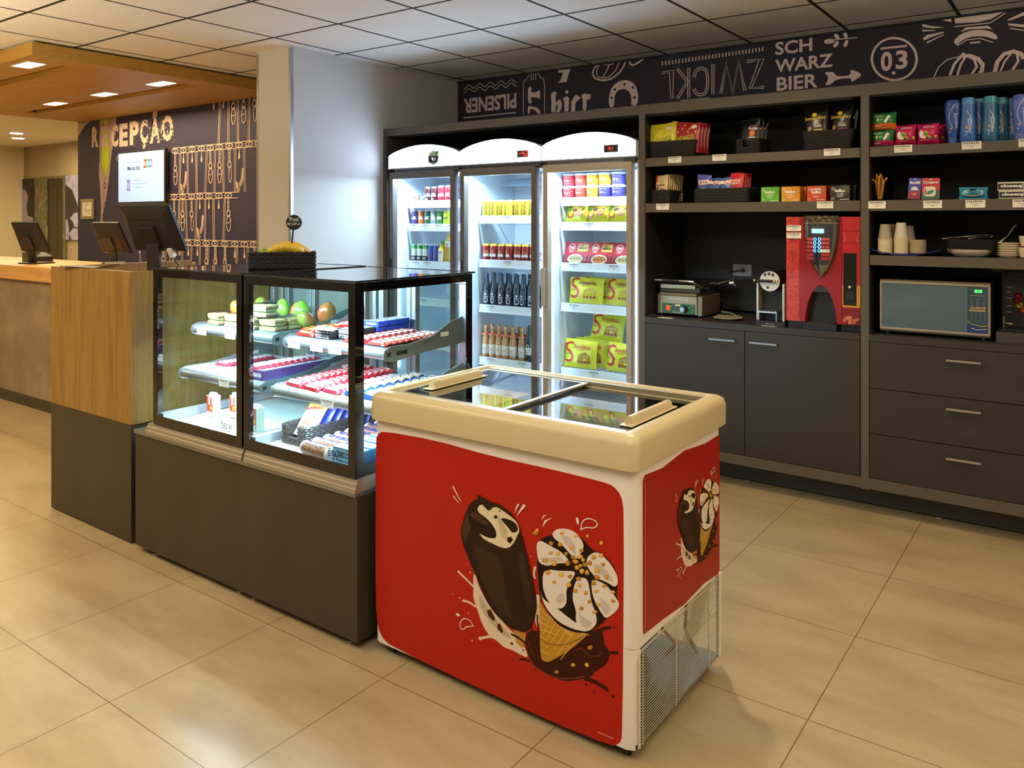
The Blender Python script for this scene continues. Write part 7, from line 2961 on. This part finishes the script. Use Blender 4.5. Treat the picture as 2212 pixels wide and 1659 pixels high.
('p','e2c06a',[(-1219,507),(-1223,504),(-1226,506),(-1226,509),(-1222,512),(-1218,511)]),
('p','a87420',[(-1186,539),(-1190,530),(-1200,530),(-1203,535),(-1199,543),(-1189,545)]),
('p','c2933c',[(-1192,539),(-1194,535),(-1198,535),(-1200,537),(-1198,541),(-1193,542)]),
('p','c08a2a',[(-1182,549),(-1189,553),(-1186,563),(-1177,566),(-1171,561),(-1173,555)]),
('p','d9b25a',[(-1182,555),(-1185,557),(-1184,561),(-1180,563),(-1177,561),(-1178,558)]),
('p','d2a13c',[(-1149,568),(-1154,563),(-1165,563),(-1164,570),(-1157,575),(-1149,576)]),
('p','e2c06a',[(-1154,570),(-1156,568),(-1161,568),(-1161,571),(-1157,573),(-1154,574)]),
('p','a87420',[(-1153,538),(-1156,541),(-1156,547),(-1147,551),(-1141,546),(-1146,540)]),
('p','c2933c',[(-1153,542),(-1154,544),(-1154,547),(-1150,548),(-1147,546),(-1149,543)]),
('p','c08a2a',[(-1351,466),(-1346,475),(-1338,480),(-1330,477),(-1334,467),(-1342,463)]),
('p','d9b25a',[(-1346,471),(-1344,475),(-1340,477),(-1337,476),(-1338,471),(-1342,470)]),
('p','d2a13c',[(-1298,469),(-1303,474),(-1300,484),(-1288,485),(-1281,480),(-1289,472)]),
('p','e2c06a',[(-1297,475),(-1299,477),(-1298,481),(-1292,482),(-1289,480),(-1292,476)]),
('p','a87420',[(-1263,474),(-1269,475),(-1269,481),(-1262,488),(-1253,486),(-1255,479)]),
('p','c2933c',[(-1263,479),(-1266,479),(-1266,482),(-1263,485),(-1259,484),(-1260,481)]),
('p','c08a2a',[(-1313,445),(-1320,442),(-1324,446),(-1322,453),(-1316,456),(-1309,453)]),
('p','d9b25a',[(-1317,449),(-1320,448),(-1321,449),(-1321,452),(-1318,454),(-1315,452)]),
('p','d2a13c',[(-1260,450),(-1270,446),(-1277,449),(-1273,459),(-1265,464),(-1256,458)]),
('p','e2c06a',[(-1265,453),(-1270,452),(-1273,453),(-1271,457),(-1268,459),(-1263,457)]),
('p','a87420',[(-1243,476),(-1239,485),(-1230,489),(-1223,485),(-1224,478),(-1234,475)]),
('p','c2933c',[(-1238,480),(-1237,484),(-1232,486),(-1229,484),(-1230,481),(-1234,480)]),
('p','c08a2a',[(-1196,503),(-1206,499),(-1212,503),(-1208,512),(-1201,517),(-1195,511)]),
('p','d9b25a',[(-1201,507),(-1205,505),(-1208,507),(-1206,511),(-1203,513),(-1200,510)]),
('p','d2a13c',[(-1178,515),(-1180,523),(-1172,531),(-1161,530),(-1160,521),(-1170,513)]),
('p','e2c06a',[(-1175,521),(-1176,524),(-1173,528),(-1168,527),(-1167,523),(-1172,520)]),
('p','a87420',[(-1170,494),(-1180,497),(-1177,507),(-1167,509),(-1159,507),(-1160,499)]),
('p','c2933c',[(-1170,500),(-1175,502),(-1173,506),(-1169,507),(-1165,506),(-1166,502)]),
('p','c08a2a',[(-1145,506),(-1145,513),(-1137,518),(-1130,515),(-1131,509),(-1138,504)]),
('p','d9b25a',[(-1142,510),(-1142,513),(-1138,515),(-1135,514),(-1136,511),(-1139,509)]),
('p','d2a13c',[(-1234,457),(-1237,461),(-1232,467),(-1225,470),(-1222,465),(-1225,458)]),
('p','e2c06a',[(-1232,462),(-1234,464),(-1232,466),(-1229,468),(-1227,466),(-1229,463)]),
('p','a87420',[(-1171,483),(-1177,477),(-1187,475),(-1190,478),(-1186,487),(-1177,489)]),
('p','c2933c',[(-1178,483),(-1181,481),(-1185,480),(-1187,481),(-1185,485),(-1181,486)]),
('p','c08a2a',[(-1142,480),(-1150,476),(-1154,482),(-1148,489),(-1140,491),(-1138,485)]),
('p','d9b25a',[(-1145,484),(-1148,482),(-1150,484),(-1148,488),(-1144,488),(-1143,486)]),
('p','d2a13c',[(-1179,456),(-1178,462),(-1171,467),(-1166,465),(-1166,459),(-1172,456)]),
('p','e2c06a',[(-1176,460),(-1175,463),(-1172,465),(-1170,464),(-1170,461),(-1172,460)]),
('p','a87420',[(-1201,420),(-1200,428),(-1194,430),(-1189,429),(-1188,422),(-1196,419)]),
('p','c2933c',[(-1199,424),(-1198,428),(-1196,428),(-1193,428),(-1193,425),(-1196,424)]),
('p','c08a2a',[(-1206,441),(-1213,440),(-1214,447),(-1210,452),(-1201,453),(-1202,445)]),
('p','d9b25a',[(-1208,445),(-1212,445),(-1212,448),(-1210,450),(-1206,451),(-1207,447)]),
('p','d2a13c',[(-1169,417),(-1172,422),(-1168,428),(-1162,431),(-1158,425),(-1162,420)]),
('p','e2c06a',[(-1168,422),(-1170,424),(-1168,427),(-1165,428),(-1164,426),(-1165,423)]),
('p','a87420',[(-1231,392),(-1229,398),(-1219,404),(-1213,401),(-1217,394),(-1223,390)]),
('p','c2933c',[(-1227,396),(-1226,398),(-1222,401),(-1219,400),(-1221,397),(-1223,395)]),
('p','c08a2a',[(-1177,392),(-1186,394),(-1182,402),(-1176,406),(-1168,405),(-1169,399)]),
('p','d9b25a',[(-1178,398),(-1182,399),(-1180,402),(-1177,404),(-1174,404),(-1174,401)]),
('p','d2a13c',[(-1122,467),(-1124,471),(-1120,477),(-1114,480),(-1108,475),(-1114,470)]),
('p','e2c06a',[(-1120,472),(-1121,474),(-1120,476),(-1117,478),(-1114,476),(-1117,473)]),
('p','a87420',[(-1121,443),(-1124,447),(-1120,453),(-1114,453),(-1108,450),(-1114,445)]),
('p','c2933c',[(-1120,448),(-1121,449),(-1120,452),(-1117,452),(-1114,451),(-1117,448)]),
('p','c08a2a',[(-1244,437),(-1252,438),(-1249,446),(-1242,450),(-1235,448),(-1237,441)]),
('p','d9b25a',[(-1245,442),(-1248,443),(-1247,446),(-1244,448),(-1240,447),(-1241,444)]),
('p','d2a13c',[(-1210,541),(-1213,536),(-1221,535),(-1223,540),(-1219,547),(-1210,546)]),
('p','e2c06a',[(-1214,542),(-1216,540),(-1219,540),(-1220,542),(-1219,545),(-1215,545)]),
('p','a87420',[(-1252,535),(-1260,536),(-1258,542),(-1251,548),(-1242,546),(-1243,539)]),
('p','c2933c',[(-1252,540),(-1256,541),(-1255,543),(-1252,546),(-1248,545),(-1249,542)]),
('p','c08a2a',[(-1231,518),(-1233,523),(-1225,528),(-1219,526),(-1218,522),(-1223,517)]),
('p','d9b25a',[(-1228,522),(-1229,524),(-1226,526),(-1223,526),(-1222,524),(-1225,522)]),
('p','d2a13c',[(-1386,582),(-1388,588),(-1384,595),(-1375,598),(-1374,591),(-1377,585)]),
('p','e2c06a',[(-1384,588),(-1385,590),(-1383,594),(-1379,595),(-1378,592),(-1380,589)]),
('p','a87420',[(-1377,576),(-1390,574),(-1400,577),(-1395,585),(-1383,590),(-1375,586)]),
('p','c2933c',[(-1383,581),(-1389,580),(-1393,581),(-1391,585),(-1386,587),(-1382,586)]),
('p','c08a2a',[(-1203,609),(-1207,613),(-1205,618),(-1198,621),(-1195,618),(-1196,612)]),
('p','d9b25a',[(-1202,614),(-1205,616),(-1204,618),(-1200,619),(-1199,618),(-1199,616)]),
('p','d2a13c',[(-1157,599),(-1161,602),(-1160,609),(-1154,612),(-1149,609),(-1149,603)]),
('p','e2c06a',[(-1157,604),(-1159,605),(-1159,609),(-1156,610),(-1154,609),(-1154,606)]),
('p','a87420',[(-1185,289),(-1194,283),(-1201,286),(-1199,293),(-1190,299),(-1183,297)]),
('p','c2933c',[(-1190,292),(-1194,289),(-1197,290),(-1196,294),(-1192,296),(-1189,295)]),
('p','c08a2a',[(-1247,217),(-1255,214),(-1259,218),(-1255,225),(-1247,228),(-1241,224)]),
('p','d9b25a',[(-1250,220),(-1254,219),(-1256,221),(-1254,224),(-1250,225),(-1248,224)]),
('p','d2a13c',[(-1208,232),(-1212,235),(-1204,244),(-1198,242),(-1195,237),(-1202,229)]),
('p','e2c06a',[(-1206,236),(-1208,237),(-1204,241),(-1202,240),(-1200,238),(-1204,234)]),
('p','a87420',[(-1303,178),(-1311,175),(-1319,176),(-1314,182),(-1307,188),(-1300,186)]),
('p','c2933c',[(-1307,181),(-1311,179),(-1315,180),(-1313,183),(-1309,185),(-1306,184)]),
('p','2e1d10',[(-1685,521),(-1658,599),(-1629,633),(-1608,642),(-1618,654),(-1597,651),(-1568,643),(-1515,639),(-1472,619),(-1448,590),(-1430,545),(-1401,456),(-1383,379),(-1380,356),(-1389,320),(-1409,274),(-1436,261),(-1484,262),(-1533,283),(-1571,312),(-1609,372),(-1648,433),(-1678,487)]),
('p','4a3220',[(-1680,522),(-1655,594),(-1643,577),(-1639,547),(-1658,502),(-1665,480)]),
('p','3b2717',[(-1635,497),(-1577,481),(-1521,479),(-1490,334),(-1460,275),(-1515,298),(-1565,338),(-1603,394)]),
('p','3b2717',[(-1460,509),(-1436,515),(-1407,426),(-1398,360),(-1412,337),(-1430,400)]),
('p','d9cba6',[(-1615,608),(-1597,628),(-1574,613),(-1558,620),(-1537,631),(-1509,623),(-1472,609),(-1454,598),(-1445,576),(-1457,539),(-1484,509),(-1515,505),(-1558,511),(-1597,516),(-1608,529),(-1571,552),(-1577,581),(-1606,595)]),
('p','bfae86',[(-1533,605),(-1509,586),(-1490,561),(-1496,530),(-1515,540),(-1527,572)]),
('p','2a190d',[(-1653,585),(-1642,603),(-1603,596),(-1565,581),(-1537,555),(-1535,531),(-1565,523),(-1616,531),(-1647,550)]),
('p','4a3120',[(-1647,581),(-1635,596),(-1597,587),(-1562,567),(-1577,561),(-1616,572)]),
('p','33200f',[(-1621,531),(-1597,507),(-1546,498),(-1490,499),(-1459,524),(-1443,567),(-1449,570),(-1465,535),(-1490,507),(-1540,506),(-1590,517),(-1606,530)]),
('p','2e1b0f',[(-1577,613),(-1565,624),(-1553,620),(-1565,612)]),
('p','2c1a0e',[(-1547,597),(-1537,605),(-1530,599),(-1537,591),(-1546,593)]),
('p','2c1a0e',[(-1518,599),(-1490,602),(-1460,597),(-1448,575),(-1472,560),(-1490,575),(-1515,592)]),
('p','2c1a0e',[(-1493,543),(-1478,549),(-1470,541),(-1481,526),(-1493,530)]),
('p','2c1a0e',[(-1526,620),(-1520,623),(-1517,619),(-1523,616)]),
('p','e2d9d0',[(-1720,661),(-1714,662),(-1680,615),(-1688,621)]),
('p','e2d9d0',[(-1719,630),(-1712,629),(-1688,608),(-1702,616)]),
('p','e2d9d0',[(-1453,658),(-1447,657),(-1464,625),(-1461,641)]),
('p','e2d9d0',[(-1431,661),(-1421,658),(-1458,617),(-1445,639)]),
('p','e2d9d0',[(-1364,627),(-1357,641),(-1341,649),(-1352,640)]),
('p','e2d9d0',[(-1360,606),(-1352,628),(-1322,643),(-1343,628)]),
('p','e2d9d0',[(-1241,660),(-1235,663),(-1230,655),(-1231,640),(-1238,646)]),
('l','e2d9d0',3.2,[(-1224,628),(-1219,655),(-1200,668),(-1174,667),(-1165,656),(-1179,643),(-1206,640),(-1224,628)]),
('p','e2d9d0',[(-1705,242),(-1695,247),(-1684,241),(-1695,235)]),
('d','e2d9d0',2,(-1650,260)),
('l','e2d9d0',3.0,[(-1629,224),(-1645,240),(-1672,237),(-1686,218),(-1685,200),(-1672,199),(-1658,213),(-1629,224)])]
BEER = [('t','i','PILSENER',(-3870,2599),(-4433,2471),1,0.03),
('l','i',6,[(-4436,2680),(-4424,2682),(-4412,2690),(-4400,2701),(-4388,2710),(-4376,2714),(-4365,2711),(-4353,2703),(-4341,2693),(-4329,2684),(-4317,2680),(-4306,2683),(-4294,2691),(-4282,2701),(-4271,2710),(-4259,2714),(-4248,2711),(-4236,2703),(-4225,2693),(-4213,2684),(-4201,2680),(-4190,2683),(-4179,2691),(-4167,2701),(-4156,2710),(-4144,2714),(-4133,2711),(-4122,2704),(-4110,2693),(-4099,2685),(-4088,2681),(-4077,2683),(-4065,2691),(-4054,2701),(-4043,2710),(-4032,2714),(-4021,2711),(-4009,2704),(-3998,2694),(-3987,2685),(-3976,2681),(-3965,2684),(-3954,2692),(-3943,2702),(-3932,2710),(-3921,2714),(-3910,2712),(-3899,2704),(-3889,2694),(-3878,2685),(-3867,2682)]),
('l','i',6,[(-4436,2648),(-4424,2651),(-4412,2659),(-4400,2670),(-4388,2679),(-4376,2683),(-4365,2680),(-4353,2672),(-4341,2662),(-4329,2653),(-4317,2649),(-4306,2652),(-4294,2660),(-4282,2670),(-4271,2679),(-4259,2683),(-4248,2681),(-4236,2673),(-4225,2662),(-4213,2654),(-4201,2650),(-4190,2652),(-4179,2660),(-4167,2671),(-4156,2679),(-4144,2683),(-4133,2681),(-4122,2673),(-4110,2663),(-4099,2654),(-4088,2651),(-4077,2653),(-4065,2661),(-4054,2671),(-4043,2680),(-4032,2684),(-4021,2681),(-4009,2674),(-3998,2664),(-3987,2655),(-3976,2651),(-3965,2654),(-3954,2662),(-3943,2672),(-3932,2680),(-3921,2684),(-3910,2682),(-3899,2674),(-3889,2664),(-3878,2656),(-3867,2652)]),
('l','i',9,[(-4436,2433),(-3870,2436)]),
('l','i',6,[(-3798,2410),(-3798,2688),(-3771,2696),(-3749,2719),(-3733,2744),(-3701,2751),(-3663,2745),(-3642,2725),(-3626,2697),(-3589,2686),(-3589,2406)]),
('l','i',6,[(-3720,2749),(-3720,2689)]),
('l','i',6,[(-3698,2747),(-3698,2687)]),
('l','i',6,[(-3674,2744),(-3674,2684)]),
('p','i',[(-3752,2639),(-3709,2630),(-3728,2592),(-3668,2582),(-3634,2608),(-3629,2521),(-3668,2542),(-3730,2548),(-3709,2497),(-3752,2499)]),
('p','i',[(-3752,2480),(-3711,2473),(-3658,2457),(-3629,2428),(-3629,2404),(-3658,2405),(-3674,2436),(-3711,2453),(-3733,2450),(-3733,2414),(-3752,2414)]),
('p','i',[(-3469,2750),(-3341,2746),(-3381,2637),(-3463,2641),(-3433,2661),(-3412,2716),(-3453,2720)]),
('l','i',13,[(-3090,2745),(-3128,2720),(-3143,2680),(-3119,2635),(-3051,2616),(-2985,2617),(-2910,2655),(-2864,2715),(-2850,2755)]),
('l','i',8,[(-3080,2740),(-3109,2693),(-3095,2645),(-3056,2639),(-3018,2683),(-2990,2738)]),
('l','i',8,[(-2906,2745),(-2938,2683),(-2994,2639),(-3051,2632)]),
('l','i',6,[(-3075,2748),(-3004,2727),(-2952,2734)]),
('l','i',14,[(-2820,2743),(-2816,2714),(-2791,2703),(-2746,2720),(-2701,2744)]),
('p','i',[(-3531,2564),(-3469,2576),(-3484,2525),(-3482,2482),(-3443,2511),(-3420,2476),(-3427,2425),(-3448,2401),(-3484,2403),(-3463,2436),(-3463,2471),(-3482,2455),(-3482,2403),(-3526,2407),(-3520,2485)]),
('p','i',[(-3414,2510),(-3376,2526),(-3354,2505),(-3361,2407),(-3399,2404),(-3400,2483)]),
('d','i',15,(-3376,2559)),
('p','i',[(-3336,2477),(-3294,2532),(-3248,2502),(-3296,2465),(-3298,2399),(-3336,2398)]),
('p','i',[(-3246,2516),(-3211,2536),(-3192,2516),(-3172,2533),(-3152,2499),(-3177,2474),(-3195,2491),(-3195,2402),(-3231,2400),(-3229,2485)]),
('p','i',[(-2996,2405),(-2999,2481),(-2980,2546),(-2929,2591),(-2864,2602),(-2800,2582),(-2764,2537),(-2748,2475),(-2756,2401),(-2809,2401),(-2804,2464),(-2827,2515),(-2869,2535),(-2919,2528),(-2949,2493),(-2952,2404)]),
('up',),
('d','w',11,(-2864,2568)),
('d','w',11,(-2793,2538)),
('d','w',11,(-2945,2537)),
('d','w',11,(-2974,2475)),
('d','w',11,(-2781,2462)),
('d','i',5,(-2508,2742)),
('d','i',5,(-2477,2741)),
('d','i',5,(-2447,2741)),
('d','i',5,(-2416,2740)),
('d','i',5,(-2386,2740)),
('p','i',[(-2557,2704),(-2547,2704),(-2547,2673),(-2557,2673)]),
('p','i',[(-2531,2704),(-2520,2704),(-2520,2673),(-2531,2673)]),
('p','i',[(-2504,2705),(-2494,2705),(-2494,2674),(-2504,2674)]),
('p','i',[(-2478,2705),(-2467,2705),(-2467,2674),(-2478,2674)]),
('p','i',[(-2452,2706),(-2441,2706),(-2441,2675),(-2452,2675)]),
('p','i',[(-2426,2706),(-2415,2706),(-2415,2675),(-2426,2675)]),
('p','i',[(-2400,2706),(-2390,2706),(-2390,2676),(-2400,2676)]),
('p','i',[(-2374,2707),(-2364,2707),(-2364,2676),(-2374,2676)]),
('p','i',[(-2349,2707),(-2338,2707),(-2338,2677),(-2349,2677)]),
('p','i',[(-2323,2707),(-2313,2707),(-2313,2677),(-2323,2677)]),
('p','i',[(-2298,2708),(-2288,2708),(-2288,2677),(-2298,2677)]),
('p','i',[(-2273,2708),(-2263,2708),(-2263,2678),(-2273,2678)]),
('p','i',[(-2248,2708),(-2238,2708),(-2238,2678),(-2248,2678)]),
('p','i',[(-2223,2709),(-2213,2709),(-2213,2679),(-2223,2679)]),
('p','i',[(-2198,2709),(-2188,2709),(-2188,2679),(-2198,2679)]),
('p','i',[(-2173,2709),(-2163,2709),(-2163,2680),(-2173,2680)]),
('p','i',[(-2149,2710),(-2139,2710),(-2139,2680),(-2149,2680)]),
('p','i',[(-2125,2710),(-2115,2710),(-2115,2680),(-2125,2680)]),
('p','i',[(-2100,2710),(-2090,2710),(-2090,2681),(-2100,2681)]),
('p','i',[(-2076,2711),(-2066,2711),(-2066,2681),(-2076,2681)]),
('p','i',[(-2052,2711),(-2042,2711),(-2042,2682),(-2052,2682)]),
('p','i',[(-2028,2711),(-2018,2711),(-2018,2682),(-2028,2682)]),
('p','i',[(-2004,2712),(-1995,2712),(-1995,2682),(-2004,2682)]),
('p','i',[(-1981,2712),(-1971,2712),(-1971,2683),(-1981,2683)]),
('p','i',[(-1957,2712),(-1947,2712),(-1947,2683),(-1957,2683)]),
('p','i',[(-1934,2713),(-1924,2713),(-1924,2684),(-1934,2684)]),
('p','i',[(-1910,2713),(-1901,2713),(-1901,2684),(-1910,2684)]),
('p','i',[(-1887,2713),(-1878,2713),(-1878,2684),(-1887,2684)]),
('p','i',[(-1864,2714),(-1855,2714),(-1855,2685),(-1864,2685)]),
('p','i',[(-1841,2714),(-1832,2714),(-1832,2685),(-1841,2685)]),
('p','i',[(-1818,2714),(-1809,2714),(-1809,2686),(-1818,2686)]),
('l','i',6.5,[(-2558,2612),(-2496,2617),(-2485,2421)]),
('l','i',6.5,[(-2559,2627),(-2465,2630),(-2470,2422)]),
('l','i',6.5,[(-2354,2636),(-2354,2417)]),
('l','i',6.5,[(-2339,2636),(-2339,2417)]),
('l','i',6.5,[(-2441,2632),(-2366,2537),(-2442,2424)]),
('l','i',6.5,[(-2430,2641),(-2347,2537),(-2429,2415)]),
('l','i',6.5,[(-2297,2560),(-2288,2603),(-2254,2616),(-2221,2599),(-2213,2556),(-2213,2485),(-2227,2446),(-2256,2438),(-2289,2453),(-2301,2483)]),
('l','i',6.5,[(-2312,2563),(-2301,2614),(-2253,2633),(-2208,2608),(-2198,2557),(-2198,2484),(-2214,2435),(-2257,2421),(-2300,2442),(-2314,2478)]),
('l','i',6.5,[(-2173,2639),(-2173,2428)]),
('l','i',6.5,[(-2158,2639),(-2158,2428)]),
('l','i',6.5,[(-2101,2424),(-2066,2614),(-2022,2409),(-1981,2620),(-1944,2428)]),
('l','i',6.5,[(-2116,2427),(-2066,2647),(-2025,2442),(-1982,2653),(-1929,2431)]),
('l','i',6.5,[(-1922,2622),(-1838,2629),(-1907,2443),(-1803,2435)]),
('l','i',6.5,[(-1923,2637),(-1805,2634),(-1890,2444),(-1802,2450)]),
('l','i',5,[(-2412,2405),(-2187,2403)]),
('t','i','SCH',(-1729,2648),(-1487,2735),0,0.025),
('t','i','WARZ',(-1729,2530),(-1359,2617),0,0.025),
('t','i','BIER',(-1719,2407),(-1452,2498),0,0.025),
('l','i',6,[(-1363,2703),(-1286,2701),(-1212,2698)]),
('p','i',[(-1349,2695),(-1351,2688),(-1360,2683),(-1373,2680),(-1388,2680),(-1401,2684),(-1411,2690),(-1415,2697),(-1412,2704),(-1404,2710),(-1391,2713),(-1376,2712),(-1362,2709),(-1353,2703)]),
('p','i',[(-1325,2730),(-1321,2719),(-1319,2710),(-1320,2703),(-1325,2701),(-1332,2702),(-1340,2708),(-1346,2718),(-1351,2728),(-1353,2737),(-1351,2744),(-1347,2747),(-1340,2745),(-1332,2739)]),
('p','i',[(-1328,2663),(-1335,2656),(-1342,2652),(-1349,2652),(-1354,2656),(-1356,2663),(-1354,2672),(-1349,2681),(-1342,2689),(-1335,2693),(-1328,2693),(-1323,2689),(-1322,2681),(-1323,2672)]),
('p','i',[(-1272,2730),(-1269,2719),(-1269,2710),(-1272,2703),(-1276,2702),(-1282,2705),(-1289,2713),(-1294,2724),(-1297,2735),(-1297,2744),(-1295,2751),(-1290,2752),(-1284,2749),(-1278,2741)]),
('p','i',[(-1268,2663),(-1273,2654),(-1279,2648),(-1286,2646),(-1290,2649),(-1293,2656),(-1293,2665),(-1289,2676),(-1284,2685),(-1278,2691),(-1272,2693),(-1267,2690),(-1265,2683),(-1265,2673)]),
('p','i',[(-1414,2499),(-1354,2499),(-1339,2464),(-1248,2461),(-1254,2505),(-1173,2460),(-1250,2415),(-1246,2447),(-1339,2447),(-1373,2415),(-1410,2416),(-1389,2445),(-1389,2474)]),
('l','i',14,[(-871,2521),(-873,2501),(-877,2482),(-885,2465),(-895,2449),(-908,2435),(-922,2423),(-939,2415),(-957,2409),(-976,2406),(-996,2406),(-1016,2410),(-1035,2417),(-1054,2427),(-1071,2439),(-1087,2454),(-1100,2471),(-1110,2490),(-1118,2510),(-1123,2530),(-1125,2551),(-1123,2572),(-1118,2591),(-1110,2609),(-1100,2625),(-1087,2639),(-1071,2651),(-1054,2659),(-1035,2665),(-1016,2667),(-996,2666),(-976,2661),(-957,2654),(-939,2644),(-922,2631),(-908,2616),(-895,2599),(-885,2581),(-877,2561),(-873,2541),(-871,2521)]),
('l','i',13,[(-1076,2610),(-924,2609)]),
('t','i','0',(-1073,2466),(-1008,2588),0,0.03),
('t','i','3',(-988,2470),(-921,2586),0,0.03),
('d','i',11,(-1000,2451)),
('p','i',[(-840,2731),(-792,2711),(-720,2692),(-784,2695),(-840,2712)]),
('p','i',[(-843,2696),(-772,2683),(-770,2678),(-840,2684)]),
('p','i',[(-836,2645),(-816,2660),(-724,2668),(-727,2660),(-792,2644),(-832,2627)]),
('p','i',[(-819,2618),(-724,2652),(-722,2647),(-815,2609)]),
('p','i',[(-752,2745),(-685,2744),(-685,2718)]),
('p','i',[(-669,2746),(-417,2740),(-483,2706),(-550,2698),(-666,2708)]),
('p','i',[(-638,2654),(-611,2676),(-498,2671),(-472,2644),(-505,2655),(-588,2663)]),
('p','i',[(-677,2602),(-635,2644),(-566,2658),(-490,2642),(-446,2601),(-457,2581),(-505,2609),(-581,2620),(-635,2600),(-656,2574)]),
('p','i',[(-407,2687),(-321,2724),(-321,2703),(-387,2685)]),
('p','i',[(-402,2670),(-321,2652),(-321,2635),(-395,2657)]),
('l','i',6,[(-669,2689),(-566,2687),(-487,2685),(-446,2709),(-411,2731)]),
('l','i',6,[(-654,2574),(-604,2602),(-535,2602),(-473,2570)]),
('l','i',9,[(-588,2581),(-535,2581)]),
('l','i',6,[(-389,2640),(-321,2618)]),
('l','i',6,[(-778,2400),(-752,2460),(-705,2499),(-627,2511)]),
('l','i',22,[(-627,2509),(-588,2507),(-547,2484),(-524,2447),(-528,2413),(-539,2399)]),
('l','i',15,[(-693,2402),(-669,2468),(-618,2528)]),
('l','i',12,[(-654,2399),(-635,2464),(-611,2505)]),
('l','i',14,[(-579,2400),(-554,2437),(-566,2482),(-596,2505)]),
('l','i',22,[(-464,2397),(-450,2456),(-417,2497),(-373,2506),(-337,2489),(-321,2458)]),
('l','i',10,[(-435,2400),(-413,2456),(-380,2499)]),
('l','i',14,[(-377,2399),(-348,2448),(-355,2491)])]


def soft(P, closed=True, it=2):
    for _ in range(it):
        n = len(P)
        Q = []
        for k in range(n if closed else n - 1):
            p, q = P[k], P[(k + 1) % n]
            Q += [(p[0] * .78 + q[0] * .22, p[1] * .78 + q[1] * .22), (p[0] * .22 + q[0] * .78, p[1] * .22 + q[1] * .78)]
        P = Q if closed else [P[0]] + Q + [P[-1]]
    return P


def draw(a, items, pal, tx=lambda x, z: (x, z), sc=1.0, sd=1.0, sm=0, mn=6):
    for it in items:
        k = it[0]
        if k == 'up':
            a.up()
            continue
        m = pal(it[1])
        if k == 'p':
            a.poly([tx(p[0] / 1000, p[1] / 1000) for p in (soft(it[2], True, sm) if sm and len(it[2]) >= mn else it[2])], m)
        elif k == 'l':
            a.line([tx(p[0] / 1000, p[1] / 1000) for p in (soft(it[3], False, sm) if sm and len(it[3]) >= (3 if mn == 6 else mn) else it[3])], it[2] / 1000 * sc, m)
        elif k == 'd':
            c = tx(it[3][0] / 1000, it[3][1] / 1000)
            a.disc(c[0], c[1], it[2] / 1000 * sc, it[2] / 1000 * sd, m, 12)
        elif k == 't':
            (x0, z0), (x1, z1) = it[3], it[4]
            a.text(it[2], x0 / 1000, z0 / 1000, abs(x1 - x0) / 1000, abs(z1 - z0) / 1000, m, bold=it[6], rot=pi * it[5])


b = B()
a = flat(b, on_y(5.3795), 0.00004, 0.0005)
draw(a, BEER, lambda c: INK if c == 'i' else MURAL, sm=2, mn=8)
tag(b.build('beer_mural_print', loc=(-1.8, 5.379, 2.5), smooth=False), 'pinkish lettering and emblems printed on the dark band above the cabinets', 'wall print')

RDP = M('ac1a08', .4, 0, 0, .25)
b = B()
a = flat(b, on_y(FY0), 0.000014, 0.0006)
a.poly(soft([(p[0] / 1000, p[1] / 1000) for p in ICE_PANEL], True, 1), RDP)
draw(a, ICE, lambda c: M(c, .6, 0, 0, .15), sm=2)
a.text('IMAGEM ILUSTRATIVA', -1.165, .052, .05, .004, M('e2d9d0', .4))
b.build('front_print', fz, smooth=False)
RDS = M('9c140c', .4, 0, 0, .25)
b = B()
a = Art(b, on_x(FX1), 0.000014, 0.0006)
a.poly([(2.071, .795), (2.085, .808), (2.2, .80), (2.36, .815), (2.52, .80), (2.648, .802), (2.652, .795), (2.652, .335), (2.645, .325), (2.52, .338), (2.36, .33), (2.2, .345), (2.08, .352), (2.073, .36)], RDS)
# the same motif, smaller: x -1.72..-1.10 maps to y 2.27..2.66
draw(a, ICE, lambda c: M(c, .6, 0, 0, .15), lambda x, z: (2.304 + (x + 1.685) * .581, .325 + z * .566), .58, .97, 1)
a.line([(2.082, .36), (2.082, .79)], .0012, M('d8c8c0', .5))
b.build('side_print', fz, smooth=False)
